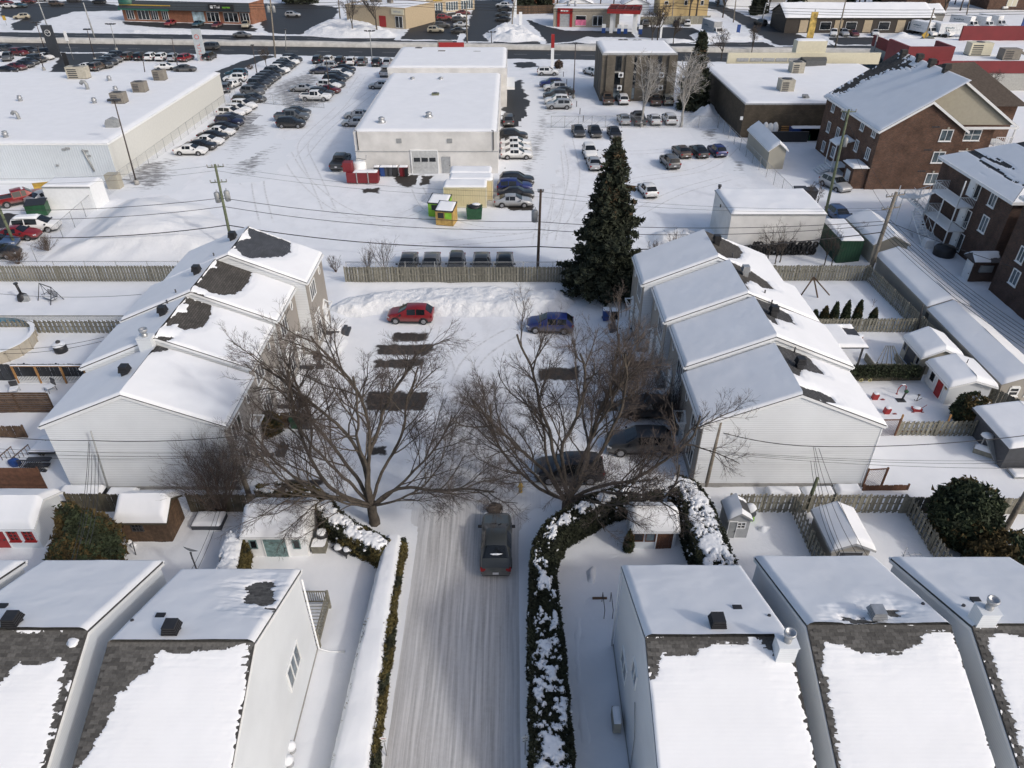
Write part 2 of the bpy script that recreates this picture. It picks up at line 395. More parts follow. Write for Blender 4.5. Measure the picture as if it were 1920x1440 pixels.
PLATE=M('number plate',(0.6,0.6,0.62),0.5)
WIRE=M('black cable',(0.03,0.03,0.032),0.7)
LIMESIGN=M('lime sign letters',(0.25,0.62,0.05),0.5)
CORR=m_lines('cream corrugated steel',(0.60,0.52,0.33),'h',0.28,0.9,0.05,0.55,0.08,False)
CORRG=m_lines('green corrugated steel',(0.02,0.06,0.035),'h',0.28,0.9,0.05,0.55,0.15,False)
YSIDE=m_lines('yellow siding',(0.50,0.37,0.18),'z',0.15,0.3,0.01)
TANST=M('tan stucco',(0.43,0.35,0.24),0.8,var=0.08)
WET=m_patch('wet asphalt through snow',(0.034,0.035,0.037),s=0.35,soft=0.07,wet=0.62,amp=0.30)
PADM=m_patch('bare parking pad',(0.045,0.040,0.036),s=1.4,soft=0.16,wet=0.75,amp=0.55)
SCUFF=m_patch('scuffed thin snow',(0.22,0.22,0.225),s=1.3,st=(0.55,1.6,1),soft=0.30,wet=0.8,amp=1.2,bias=-0.34)
ROADM=m_patch('packed road snow',(0.47,0.455,0.44),snow=(0.76,0.77,0.785),s=1.0,st=(1.1,0.03,1),soft=0.85,wet=0.8,amp=0.5,grit=0.40,det=4,warp=0.15)

# ------------------------------------------------------------------ ground
def m_ground():
    m,n,l,b=_nt('snow ground');p=_pos(n,l)
    a=n.new('ShaderNodeAttribute');a.attribute_name='dirt'
    c0=_ramp(n,l,_noise(n,l,p,0.5,5),[(0.3,(0.77,0.785,0.805)),(0.7,(0.83,0.84,0.855))])
    nz=_noise(n,l,_pos(n,l,(1,0.6,1)),0.55,7,0.7)
    d=_math(n,l,'MULTIPLY',a.outputs['Fac'],_ramp_f(n,l,nz,0.42,0.75))
    l.new(_mix(n,l,d,c0,(0.50,0.50,0.505)),b.inputs['Base Color'])
    b.inputs['Roughness'].default_value=0.75;b.inputs['Specular IOR Level'].default_value=0.25
    h=_math(n,l,'MULTIPLY_ADD',_noise(n,l,p,4,5,0.7),0.35,_noise(n,l,p,0.9,3))
    _bump(n,l,b,h,0.4,0.12)
    return m
def _ramp_f(n,l,v,lo,hi):
    mr=n.new('ShaderNodeMapRange');mr.interpolation_type='SMOOTHSTEP'
    mr.inputs['From Min'].default_value=lo;mr.inputs['From Max'].default_value=hi;l.new(v,mr.inputs['Value']);return mr.outputs[0]

def rect_d(x,y,x0,x1,y0,y1):            # >0 inside distance
    return np.minimum(np.minimum(x-x0,x1-x),np.minimum(y-y0,y1-y))
def ground_h(x,y):
    yard=sstep(-0.6,0.6,65.0-y)*(1-sstep(-0.3,0.5,rect_d(x,y,-15.6,11.6,32.6,64)))*(1-sstep(-0.4,0.4,rect_d(x,y,-6.9,1.4,0,34)))
    yard=np.maximum(yard,sstep(34.5,37.0,x)*sstep(-1,1,92-y)*sstep(-1,1,y-60))
    h=yard*(0.10+0.16*fbm(x*0.35,y*0.35,3)+0.05*fbm(x*2.1,y*2.1,5))
    tr=np.abs((x+30+6*np.sin(y*0.4))%11-5.5)   # a few trodden paths
    h=h-yard*0.07*np.exp(-(tr/0.22)**2)*(vnoise(x*2.3,y*2.3,8) > 0.35)
    ridge=np.exp(-((x+6.55)/0.35)**2)+np.exp(-((x-1.05)/0.30)**2)
    h=h+0.22*ridge*sstep(0,2,32-y)*(0.5+0.9*fbm(x,y*0.8,9))
    return h
def build_ground():
    xs=np.unique(np.concatenate([[-3500,-1500,-700,-350,-220,-150,-110,-90],np.arange(-75,60.1,0.55),[75,95,130,200,350,700,1500,3500]]))
    ys=np.unique(np.concatenate([[-300,-60,-10],np.arange(2,66,0.5),np.arange(66,200,1.2),np.arange(200,320,4),[400,600,1000,2000,4500]]))
    X,Y=np.meshgrid(xs,ys,indexing='xy')
    Z=ground_h(X,Y)
    dirt=np.zeros_like(X)
    lot=sstep(-4,4,rect_d(X,Y,-48,34,72,176))
    dirt=np.maximum(dirt,0.38*lot*sstep(0.35,0.7,fbm(X*0.09+3,Y*0.05,21)))
    dirt=np.maximum(dirt,0.9*np.exp(-((X-6)/3.5)**2)*sstep(70,80,Y)*sstep(178,150,Y)*0.8)
    dirt=np.maximum(dirt,0.35*sstep(-1,1,rect_d(X,Y,-9,5,33,58)))
    dirt=np.maximum(dirt,0.6*sstep(176,200,Y)*fbm(X*0.05,Y*0.05,4))
    ny,nx=X.shape;I=np.arange(ny*nx).reshape(ny,nx)
    F=np.stack([I[:-1,:-1],I[:-1,1:],I[1:,1:],I[1:,:-1]],-1).reshape(-1,4)
    o=np_obj('snow_ground',np.stack([X,Y,Z],-1).reshape(-1,3),F,m_ground(),smooth=True,attr={'dirt':dirt})
    props(o,kind='structure')
build_ground()

def sheet(name,poly,mat,z=0.006,edge=0.8,res=0.25,kind='structure',wob=0.3,seed=0,label=None):
    """flat ragged-edged sheet lying on the ground; 'bare' runs 0..1 from its edge inwards"""
    P=np.array([(p[0],p[1]) for p in poly]);mn=P.min(0)-edge;mx=P.max(0)+edge
    xs=np.arange(mn[0],mx[0]+res,res);ys=np.arange(mn[1],mx[1]+res,res)
    X,Y=np.meshgrid(xs,ys);sd=poly_sd(X,Y,[tuple(p) for p in P])
    sd=sd+wob*(fbm(X/edge*0.7,Y/edge*0.7,31+seed)-0.5)*2
    bare=np.clip(0.5-sd/(2*edge),0,1)
    keep=bare > 0.001
    ny,nx=X.shape;I=np.arange(ny*nx).reshape(ny,nx)
    k=keep[:-1,:-1] | keep[1:,:-1] | keep[:-1,1:] | keep[1:,1:]
    F=np.stack([I[:-1,:-1],I[:-1,1:],I[1:,1:],I[1:,:-1]],-1)[k]
    used=np.unique(F);rm=np.full(ny*nx,-1);rm[used]=np.arange(len(used))
    V=np.stack([X,Y,np.full_like(X,z)],-1).reshape(-1,3)[used]
    o=np_obj(name,V,rm[F],mat,attr={'bare':bare.ravel()[used]})
    if label:o['label']=label
    o['kind']=kind;return o
def gp(*pp,z=0):return [(v.x,v.y) for v in (G(a,b,z) for a,b in pp)]
def rrect(x0,x1,y0,y1):return [(x0,y0),(x1,y0),(x1,y1),(x0,y1)]

# access road and court
sheet('access_road',[(-6.3,2),(0.75,2),(0.75,24),(0.7,30),(0.2,35),(-0.6,41),(-1.5,47),(-3.5,47),(-4.6,41),(-5.6,34),(-6.2,26)],ROADM,0.012,1.3,0.22,wob=0.25)
for k,q in enumerate([((735,624),(803,624),(802,640),(737,640)),((708,647),(812,645),(815,656),(800,666),(706,665)),((703,674),(796,673),(797,682),(765,690),(702,690)),
          ((688,733),(800,736),(798,770),(684,771)),((690,838),(724,837),(722,851),(688,851)),((522,900),(608,898),(606,911),(520,912)),
          ((1010,690),(1085,688),(1086,712),(1012,714)),((1120,752),(1180,750),(1182,772),(1122,774)),((1040,905),(1100,905),(1100,912),(1040,912))]):
    sheet('bare_parking_pad',gp(*q),PADM,0.008+0.0005*k,0.42,0.09,wob=0.22,seed=k)
for k,(q,mt,e) in enumerate([(((735,330),(795,328),(800,340),(765,352),(745,345)),PADM,0.6),(((680,355),(710,352),(708,362),(682,361)),PADM,0.5),(((790,330),(812,330),(803,345),(788,348)),PADM,0.5),
          (((947,313),(1000,311),(1003,327),(948,328)),PADM,0.6),(((942,160),(975,150),(992,190),(988,235),(945,240)),WET,1.6),(((960,118),(1000,116),(1010,125),(975,130)),WET,1.5),
          (((255,300),(335,296),(310,350),(250,362),(228,345)),SCUFF,2.5),(((440,300),(520,270),(480,330),(420,335)),SCUFF,2.5),(((420,215),(510,210),(490,250),(470,262),(430,300)),SCUFF,2.5),(((500,165),(600,120),(620,190),(520,225)),SCUFF,3),
          (((0,400),(45,405),(38,430),(12,450),(-40,452),(-40,405)),WET,1.0),(((1310,245),(1345,240),(1350,262),(1325,268)),SCUFF,1.5),(((1375,300),(1400,305),(1395,325),(1370,318)),SCUFF,1.2),(((1005,330),(1060,130),(1040,128),(975,330),(1000,350)),SCUFF,2.5),
          (((1580,380),(1760,372),(1750,395),(1600,405)),SCUFF,1.5),(((950,385),(1000,383),(1000,395),(955,395)),PADM,0.4),(((1680,372),(1740,365),(1740,372),(1680,380)),PADM,0.5)]):
    sheet('bare_asphalt_patch' if mt is not SCUFF else 'worn_snow_track',gp(*q),mt,0.006+0.0006*k,e,e/5,wob=e*0.7,seed=20+k)

# the boulevard beyond the lots
BA=atan2(-0.076,1.0);bu=Vector((cos(BA),sin(BA),0));bv=Vector((-sin(BA),cos(BA),0));B0=Vector((0,180.0,0))
def BP(u,v,z=0.0):p=B0+bu*u+bv*v;return Vector((p.x,p.y,z))
BW_N,BW_M,BW_F=11.5,14.6,27.0      # near carriageway, median, far carriageway offsets
def bquad(u0,u1,v0,v1):return [tuple(BP(u,v))[:2] for u,v in ((u0,v0),(u1,v0),(u1,v1),(u0,v1))]
sheet('boulevard',bquad(-330,330,0,BW_F),WET,0.010,1.2,1.5,wob=0.5)
mb=MB()
for v in (5.6,19.0,23.0):
    for k in range(-40,40):
        a,b2,c,d=[BP(k*8+uu,v+vv,0.016) for uu,vv in ((0,0),(3.2,0),(3.2,0.14),(0,0.14))]
        mb.add([a,b2,c,d],[(0,1,2,3)])
props(mb.build('lane_markings',[M('worn road paint',(0.5,0.5,0.48),0.8,var=0.4,vs=2)]),kind='structure')
mb=MB()
prof=[(-1.5,0),(-1.35,0.75),(-0.9,1.0),(0.0,1.08),(0.9,1.0),(1.35,0.75),(1.5,0)]
us=[-330+3*i for i in range(221)]
vs_=[BP(u,(BW_N+BW_M)/2+a,max(0,h*(0.82+0.3*vnoise(np.array([u*0.25]),np.array([a]),2)[0]))) for u in us for a,h in prof]
mb.add(vs_,[(i*7+j,(i+1)*7+j,(i+1)*7+j+1,i*7+j+1) for i in range(220) for j in range(6)],0,True)
props(mb.build('median_barrier',[m_snow('dirty median snow',(0.60,0.585,0.55),var=0.3,vs=0.7,b1=0.5)]),'long low median ridge capped with dirty snow between the boulevard lanes','median')
for nm,q,e in [('side_street',((1270,0),(1340,4),(1400,30),(1480,58),(1545,82),(1460,86),(1430,70),(1382,40),(1345,20),(1300,8)),1.5),
               ('side_street',((0,10),(160,0),(230,12),(225,20),(140,22),(75,40),(60,58),(25,56),(20,45),(45,35),(0,30)),1.5),
               ('plaza_parking_lot',((230,40),(478,47),(500,56),(495,60),(300,52),(232,46)),1.0),
               ('plaza_parking_lot',((470,8),(560,6),(635,14),(635,24),(610,50),(560,65),(500,62),(485,30)),2.0),
               ('plaza_parking_lot',((775,32),(880,20),(880,55),(870,75),(750,74),(765,56)),1.5),
               ('plaza_parking_lot',((890,0),(945,0),(955,50),(905,64),(915,78),(870,78),(880,40)),1.5),
               ('forecourt',((985,35),(1020,48),(1060,57),(1200,60),(1195,70),(1070,78),(1025,82),(1010,60)),1.2),
               ('forecourt',((1190,50),(1300,52),(1330,70),(1330,82),(1270,78),(1200,70)),1.2),
               ('plaza_parking_lot',((1550,70),(1650,70),(1635,84),(1570,84)),1.2),
               ('lot_driveway',((120,100),(200,100),(165,132),(120,145),(60,150),(95,132)),1.2),
               ('lot_driveway',((390,140),(480,105),(520,104),(470,122),(440,140),(422,155),(410,150)),1.2),
               ('lot_driveway',((0,142),(40,146),(0,165),(-60,165),(-60,142)),1.0)]:
    sheet(nm,gp(*q),WET,0.014 + 0.001*(len(bpy.data.objects) % 7),e,max(0.4,e/3),wob=e*0.6,seed=int(q[0][0]))

# ------------------------------------------------------------------ snow bodies
def mound(label,poly,H,w,name='snow_pile',mat=None,res=0.3,seed=0,rough=0.5,z0=-0.02,fs=0.45,cat='snow pile',hf=1.0):
    P=np.array(poly);mn=P.min(0)-0.5;mx=P.max(0)+0.5
    xs=np.arange(mn[0],mx[0]+res,res);ys=np.arange(mn[1],mx[1]+res,res)
    X,Y=np.meshgrid(xs,ys);sd=-poly_sd(X,Y,[tuple(p) for p in P])+w*0.35*(fbm(X*0.8/w*2,Y*0.8/w*2,seed)-0.5)
    h=H*sstep(0,w,sd)*(1-rough*0.5+rough*(fbm(X*fs,Y*fs,seed+3)-0.5)*1.6+hf*rough*0.35*(fbm(X*fs*4,Y*fs*4,seed+5)-0.5))
    keep=sd > -0.05;h=np.where(keep,h,0)
    ny,nx=X.shape;I=np.arange(ny*nx).reshape(ny,nx)
    k=keep[:-1,:-1] | keep[1:,:-1] | keep[:-1,1:] | keep[1:,1:]
    F=np.stack([I[:-1,:-1],I[:-1,1:],I[1:,1:],I[1:,:-1]],-1)[k]
    used=np.unique(F);rm=np.full(ny*nx,-1);rm[used]=np.arange(len(used))
    V=np.stack([X,Y,h+z0],-1).reshape(-1,3)[used]
    return props(np_obj(name,V,rm[F],mat or SNOWR,smooth=True),label,cat)

def smask_noise(x,y,f,s):return (fbm(x*f,y*f,s)-0.5)*2
def snow_sheet(parent,O,U,V,T=0.16,melt=(),res=0.12,seed=0,edge=0.22,nrough=0.10,nf=2.2,streak=0.0,name='snow_cover',mat=None,wav=0.35,soft=0.30,noedge=''):
    """snow lying on a sloping rectangle O + u*U^ + v*V^; melt = polygons in (u, v) metres that are bare"""
    O=Vector(O);U=Vector(U);V=Vector(V);LU,LV=U.length,V.length;un=U/LU;vn_=V/LV;N=un.cross(vn_)
    if N.z < 0:N=-N
    nu=max(2,int(LU/res));nv=max(2,int(LV/res))
    u,v=np.meshgrid(np.linspace(0,LU,nu+1),np.linspace(0,LV,nv+1))
    n1=smask_noise(u,v,nf,seed+1)*nrough+smask_noise(u,v,nf*4,seed+2)*nrough*0.5
    e=np.full(u.shape,9.0)
    for ch,d in (('l',u),('r',LU-u),('b',v),('t',LV-v)):
        if ch not in noedge:e=np.minimum(e,d)
    e=e+np.minimum(0,n1*0.3)*0.3
    h=T*np.sqrt(np.clip(e/edge,0,1))*(1+wav*smask_noise(u,v,0.45,seed+7))
    for poly in melt:
        sd=poly_sd(u,v,poly)+n1
        if streak:sd=sd+streak*smask_noise(u*1.2,v*9,1.0,seed+11)
        h=np.where(sd > 0,h*np.sqrt(np.clip(sd/soft,0,1)),np.minimum(h,sd*0.5))
    keep=h > 0.0008
    hz=np.clip(h,-0.03,None)
    I=np.arange(u.size).reshape(u.shape)
    k=keep[:-1,:-1] | keep[1:,:-1] | keep[:-1,1:] | keep[1:,1:]
    F=np.stack([I[:-1,:-1],I[:-1,1:],I[1:,1:],I[1:,:-1]],-1)[k]
    if len(F) == 0:return None,h
    P=np.array(O)+u[...,None]*np.array(un)+v[...,None]*np.array(vn_)+(hz/max(0.5,abs(N.z)))[...,None]*np.array((0,0,1.0))
    used=np.unique(F);rm=np.full(u.size,-1);rm[used]=np.arange(len(used))
    o=np_obj(name,P.reshape(-1,3)[used],rm[F],mat or SNOW,parent,smooth=True)
    return o,h
def to_uv(O,U,V,pts_px):
    """photo pixels of an outline on that roof plane -> (u, v) metres"""
    O=Vector(O);un=Vector(U).normalized();vn_=Vector(V).normalized();N=un.cross(vn_)
    r=[]
    for p in pts_px:
        w=GP(p[0],p[1],O,N)-O;r.append((w.dot(un),w.dot(vn_)))
    return r
def cap(parent,x0,x1,y0,y1,z,T=0.18,res=0.12,seed=0,edge=0.15,**k):
    return snow_sheet(parent,(x0,y0,z),(x1-x0,0,0),(0,y1-y0,0),T,(),res,seed,edge,**k)[0]
# ------------------------------------------------------------------ things whose parts are written in world coordinates
WTH=set()
def wthing(name,label,cat,base,group=None):
    o=thing(name,label,cat,(base[0],base[1],base[2] if len(base) > 2 else 0),0,group);WTH.add(o.name);return o
_link0=link
def link(o,parent=None):
    COL.objects.link(o)
    if parent is not None:
        o.parent=parent
        if parent.name in WTH:o.location=-Vector(parent.location)
    return o

def window(parent,c,n,w,h,nx=2,ny=1,mat=None,glass=None,trim=0.09,d=0.05,sill=False,head=0):
    mat=mat or WHITE;glass=glass or GLASS
    c=Vector(c);n=Vector(n).normalized();u=Vector((0,0,1));r=u.cross(n)
    def bx(mb,a0,a1,b0,b1,d0,d1,m=0):
        vs=[c+r*a+u*b+n*q for q in (d0,d1) for a,b in ((a0,b0),(a1,b0),(a1,b1),(a0,b1))]
        mb.add(vs,[(0,3,2,1),(4,5,6,7),(0,1,5,4),(1,2,6,5),(2,3,7,6),(3,0,4,7)],m)
    f=MB();W,H=w/2,h/2;t=trim
    bx(f,-W-t,-W,-H-t,H+t,-0.01,d);bx(f,W,W+t,-H-t,H+t,-0.01,d)
    bx(f,-W,W,-H-t,-H,-0.01,d);bx(f,-W,W,H,H+t+head,-0.01,d)
    bt=min(0.06,t*0.7)
    for i in range(1,nx):bx(f,-W+w*i/nx-bt/2,-W+w*i/nx+bt/2,-H,H,-0.01,d*0.8)
    for j in range(1,ny):bx(f,-W,W,-H+h*j/ny-bt/2,-H+h*j/ny+bt/2,-0.01,d*0.78)
    if sill:bx(f,-W-t-0.05,W+t+0.05,-H-t-0.06,-H-t,-0.01,d+0.06)
    o=f.build('window',[mat],parent)
    g=MB();bx(g,-W,W,-H,H,-0.008,0.006);g.build('pane',[glass],o)
    return o
def door(parent,c,n,w,h,mat=None,trimmat=None,t=0.08,planks=0):
    c=Vector(c);n=Vector(n).normalized();u=Vector((0,0,1));r=u.cross(n)
    def bx(mb,a0,a1,b0,b1,d0,d1,m=0):
        vs=[c+r*a+u*b+n*q for q in (d0,d1) for a,b in ((a0,b0),(a1,b0),(a1,b1),(a0,b1))]
        mb.add(vs,[(0,3,2,1),(4,5,6,7),(0,1,5,4),(1,2,6,5),(2,3,7,6),(3,0,4,7)],m)
    f=MB()
    bx(f,-w/2-t,-w/2,0,h+t,-0.01,0.06,1);bx(f,w/2,w/2+t,0,h+t,-0.01,0.06,1);bx(f,-w/2,w/2,h,h+t,-0.01,0.06,1)
    if planks:
        for i in range(planks):bx(f,-w/2+w*i/planks+0.006,-w/2+w*(i+1)/planks-0.006,0.02,h,-0.01,0.03+0.006*((i*7) % 3))
        bx(f,-w/2+0.05,w/2-0.05,h*0.2,h*0.2+0.1,0.03,0.055);bx(f,-w/2+0.05,w/2-0.05,h*0.78,h*0.78+0.1,0.03,0.055)
    else:
        bx(f,-w/2,w/2,0.02,h,-0.01,0.02)
        for b0,b1 in ((0.08,0.42),(0.5,0.92)):bx(f,-w*0.36,w*0.36,h*b0,h*b1,0.02,0.035)
    o=f.build('door',[mat or WHITE,trimmat or WHITE],parent)
    g=MB();bx(g,w*0.38,w*0.44,h*0.46,h*0.50,0.02,0.09);g.build('handle',[DARKM],o)
    return o

def hood_vent(parent,p,mat=None,s=0.6,h=0.75):
    x,y,z=p;mat=mat or BLACK;mb=MB();a=s*0.36
    mb.box(x-a,x+a,y-a,y+a,z-0.35,z+h*0.5)
    b=s/2;zz=z+h*0.5
    for k in range(4):mb.box(x-b+0.02*k,x+b-0.02*k,y-b+0.02*k,y+b-0.02*k,zz+k*h*0.125,zz+k*h*0.125+h*0.095)
    mb.box(x-a*0.9,x+a*0.9,y-a*0.9,y+a*0.9,zz,zz+h*0.45)
    mb.box(x-b*0.8,x+b*0.8,y-b*0.8,y+b*0.8,zz+h*0.49,zz+h*0.52)
    return mb.build('roof_vent',[mat],parent)
def pipe_vent(parent,p,r=0.06,h=0.35,mat=None):
    mb=MB().cyl((p[0],p[1],p[2]-0.2),r,h+0.2,10);return mb.build('vent_pipe',[mat or DARKM],parent)
def flat_vent(parent,p,s=0.32,mat=None):
    x,y,z=p;mb=MB().box(x-s/2,x+s/2,y-s*0.4,y+s*0.4,z-0.2,z+0.14).box(x-s*0.56,x+s*0.56,y-s*0.46,y+s*0.46,z+0.14,z+0.18)
    return mb.build('exhaust_vent',[mat or BLACK],parent)
def chimney(parent,p,w=0.75,d=0.55,h=1.0,r=0.2):
    x,y,z=p;mb=MB()
    mb.box(x-w/2,x+w/2,y-d/2,y+d/2,z-0.6,z+h).box(x-w/2-0.03,x+w/2+0.03,y-d/2-0.03,y+d/2+0.03,z+h,z+h+0.05)
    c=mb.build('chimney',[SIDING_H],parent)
    m2=MB();m2.lathe([(r*0.75,0),(r*0.75,0.18),(r*0.6,0.2),(r*0.6,0.34),(r,0.36),(r*1.15,0.5),(r*1.15,0.56),(r*0.9,0.56),(r*0.8,0.44),(0.0,0.42)],(x,y,z+h+0.04),14)
    m2.build('chimney_cap',[STEEL],c)
    return c

SHME=None
def shingles(parent,O,U,V,melt,cond=None,tw=0.32,ex=0.145,seed=0,thr=0.12):
    """one object per exposed shingle tab; V points up the slope"""
    global SHME
    if SHME is None:
        SHME=MB().extr([(-0.157,-0.085,0.012),(-0.157,0.115,-0.004),(-0.157,0.115,0.002),(-0.157,-0.085,0.022)],(0.312,0,0)).mesh('shingle',[SHINGLE])
    O=Vector(O);un=Vector(U).normalized();vn_=Vector(V).normalized();N=un.cross(vn_)
    if N.z < 0:N=-N; 
    mt=Matrix((un,vn_,N)).transposed()
    if mt.determinant() < 0:mt=Matrix((-un,vn_,N)).transposed()
    eu=mt.to_euler();LU=Vector(U).length;LV=Vector(V).length
    js=np.arange(int(LV/ex)+1);pts=[]
    for j in js:
        off=(j % 2)*tw/2+0.02*((j*5) % 3)
        us=np.arange(tw/2+off-tw,LU,tw);us=us[(us > tw*0.42) & (us < LU-tw*0.42)]
        if len(us) == 0:continue
        vv=np.full(us.shape,j*ex+ex/2)
        s=np.full(us.shape,9.0)
        for poly in melt:s=np.minimum(s,poly_sd(us,vv,poly))
        for u_,v_,q in zip(us,vv,s):
            if q < thr and v_ < LV-0.05:pts.append((u_,v_))
    rr=random.Random(seed);out=[]
    P=[(O+un*a+vn_*b,a,b) for a,b in pts]
    if cond:P=[p for p in P if cond(p[0])]
    cp=Vector((0,0,CAM_H));P.sort(key=lambda t:(t[0]-cp).length)
    for p,a,b in P[:300]:
        o=bpy.data.objects.new('shingle',SHME);link(o,parent)
        o.location=p+N*rr.uniform(0.0,0.006);o.rotation_euler=(eu.x,eu.y,eu.z)
        out.append(o)
    return out

# ------------------------------------------------------------------ foreground houses: ridge along x, gable sides left and right
def fore_house(label,x0,x1,yr,zr=8.5,ze=6.05,half=5.7,melt_n=(),melt_f=(),seed=0,lump=()):
    t=wthing('detached_house',label,'house',((x0+x1)/2,yr),group='houses along the near street')
    i=0.06;w=MB()
    pent=[(yr-half+0.25,0),(yr+half-0.25,0),(yr+half-0.25,ze-0.1),(yr,zr-0.13),(yr-half+0.25,ze-0.1)]
    w.extr([(x0+i,a,b) for a,b in pent],(x1-x0-2*i,0,0))
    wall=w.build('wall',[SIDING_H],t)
    fd=MB().box(x0+0.03,x1-0.03,yr-half+0.22,yr+half-0.22,-0.1,0.35);fd.build('foundation',[CONC],t)
    ln=sqrt(half**2+(zr-ze)**2);sl=(zr-ze)/half
    r=MB()
    for s in (-1,1):
        e=Vector((x0,yr+s*half,ze));k=Vector((x0,yr,zr))
        nrm=Vector((0,s*sl,1)).normalized()
        r.extr([e,k,k-Vector((0,0,0.10)),e-nrm*0.10],(x1-x0,0,0))
    roof=r.build('roof',[SHINGD],t)
    f=MB()
    for xx in (x0-0.025,x1-0.005):
        for s in (-1,1):
            e=Vector((xx,yr+s*half,ze-0.10));k=Vector((xx,yr,zr-0.10))
            f.extr([e,k,k-Vector((0,0,0.17)),e-Vector((0,0,0.17))],(0.03,0,0))
    f.build('fascia',[WHITE],t)
    g=MB()
    for s in (-1,1):
        g.box(x0-0.02,x1+0.02,yr+s*half-0.02 if s > 0 else yr-half-0.10,yr+half+0.10 if s > 0 else yr-half+0.02,ze-0.16,ze-0.05)
    g.build('gutter',[WHITE],t)
    On=(x0,yr-half,ze);Un=(x1-x0,0,0);Vn=(0,half,zr-ze)
    Of=(x0,yr+half,ze);Vf=(0,-half,zr-ze)
    mn=[to_uv(On,Un,Vn,p) for p in melt_n];mf=[to_uv(Of,Un,Vf,p) for p in melt_f]
    snow_sheet(t,Vector(On)+Vector((0,0,0.004)),Un,Vn,0.07,mn,0.05,seed,0.10,0.15,3.2,0.18,wav=0.2,soft=1.0,noedge='bt',mat=SNOWT)
    for q in lump:p=GP(q[0],q[1],On,Vector(Un).cross(Vector(Vn)));MB().blob((p.x,p.y,p.z),q[2],q[2]*0.8,0.07,0,3,0.25).build('snow_lump',[SNOWY],t)
    snow_sheet(t,Vector(Of)+Vector((0,0,0.004)),Un,Vf,0.19,mf,0.075,seed+50,0.22,0.30,2.6,0.34,wav=0.30,soft=1.1,noedge='t')
    shingles(roof,On,Un,Vn,mn,lambda p:p.y > yr-5.2,seed=seed)
    if mf:shingles(roof,Of,Un,Vf,mf,seed=seed+1)
    # ridge cap
    rc=MB()
    nrc=int((x1-x0)/0.3)
    for k in range(nrc):
        a=x0+k*(x1-x0)/nrc
        rc.add([(a,yr-0.15,zr-0.15*sl+0.018),(a,yr,zr+0.022),(a,yr+0.15,zr-0.15*sl+0.018),(a+0.31,yr-0.15,zr-0.15*sl+0.010),(a+0.31,yr,zr+0.014),(a+0.31,yr+0.15,zr-0.15*sl+0.010)],[(0,3,4,1),(1,4,5,2)])
    rc.build('ridge_cap',[SHINGLE],roof)
    return t,(On,Un,Vn),(Of,Un,Vf)

def on_plane(px,py,pl):
    O,U,V=pl;n=Vector(U).cross(Vector(V));return GP(px,py,O,n)

L1,L1n,L1f=fore_house('white house left of the lane, dark shingle patch on its back slope',-15.65,-9.98,17.06,seed=1,
    melt_n=[[(195,1200),(452,1200),(440,1210),(330,1226),(312,1217),(297,1216),(290,1232),(285,1250),(255,1275),(225,1300),(205,1345),(178,1385),(148,1440),(140,1460),(100,1460)],[(470,1200),(490,1200),(452,1450),(434,1450)]],
    melt_f=[[(462,1098),(490,1091),(514,1098),(512,1142),(482,1136),(462,1130)]])
L2,L2n,L2f=fore_house('white house at lower left with a small snow lump on its bare shingle strip',-22.4,-16.72,17.6,seed=2,lump=[(138,1203,0.28)],
    melt_n=[[(-60,1184),(170,1184),(155,1230),(130,1285),(85,1450),(76,1450),(126,1240),(112,1228),(88,1242),(75,1243),(35,1241),(15,1262),(5,1280),(-60,1300)]])
L3,L3n,L3f=fore_house('white house at the far left edge, only its snowy back roof corner in view',-29.0,-23.3,17.6,seed=3)
R1,R1n,R1f=fore_house('white house right of the lane, black roof vent and white ridge chimney',5.2,10.88,17.3,seed=4,
    melt_n=[[(1205,1193),(1402,1193),(1402,1206),(1335,1203),(1318,1212),(1300,1226),(1270,1229),(1236,1229),(1234,1262),(1222,1270),(1210,1240)],[(1426,1193),(1490,1193),(1496,1233),(1458,1234),(1440,1215)],[(1484,1225),(1494,1225),(1545,1450),(1534,1450)]])
R2,R2n,R2f=fore_house('white house on the right, wide bare shingle band under a pale metal vent',11.7,17.4,17.85,seed=5,
    melt_n=[[(1508,1170),(1785,1170),(1802,1200),(1790,1186),(1765,1180),(1732,1184),(1722,1205),(1690,1221),(1640,1226),(1600,1222),(1590,1208),(1545,1203),(1538,1225),(1578,1450),(1568,1450),(1515,1200)],[(1786,1180),(1802,1196),(1885,1450),(1874,1450)]],
    melt_f=[[(1655,1146),(1680,1146),(1684,1155),(1662,1158)],[(1585,1160),(1620,1160),(1645,1167),(1640,1172),(1590,1172)]])
R3,R3n,R3f=fore_house('white house at the right edge with a white chimney behind its ridge',18.22,23.9,17.8,seed=6,
    melt_n=[[(1818,1173),(1990,1173),(1990,1186),(1925,1188),(1870,1184),(1850,1195),(1856,1225),(1925,1440),(1912,1440),(1830,1200)]])

for hs,pl,px in ((L1,L1f,(327,1190)),(L2,L2f,(31,1175)),(R1,R1f,(1342,1178))):hood_vent(hs,on_plane(*px,pl)-Vector((0,0,0.02)),BLACK,0.62,0.72)
hood_vent(R2,on_plane(1640,1160,R2f),STEEL,0.62,0.6)
for hs,pl,px in ((L1,L1f,(303,1162)),(L2,L2f,(8,1144)),(R1,R1f,(1381,1147)),(R3,R3f,(1826,1132))):flat_vent(hs,on_plane(*px,pl)+Vector((0,0,0.08)),0.34)
for hs,pl,px in ((L1,L1f,(251,1170)),(R1,R1f,(1440,1161)),(R2,R2f,(1727,1139)),(R3,R3f,(1803,1142))):pipe_vent(hs,on_plane(*px,pl)+Vector((0,0,0.05)),0.07,0.22)
chimney(R1,on_plane(1468,1226,R1n),0.72,0.6,0.75);chimney(R3,on_plane(1838,1168,R3f),0.75,0.6,0.85)
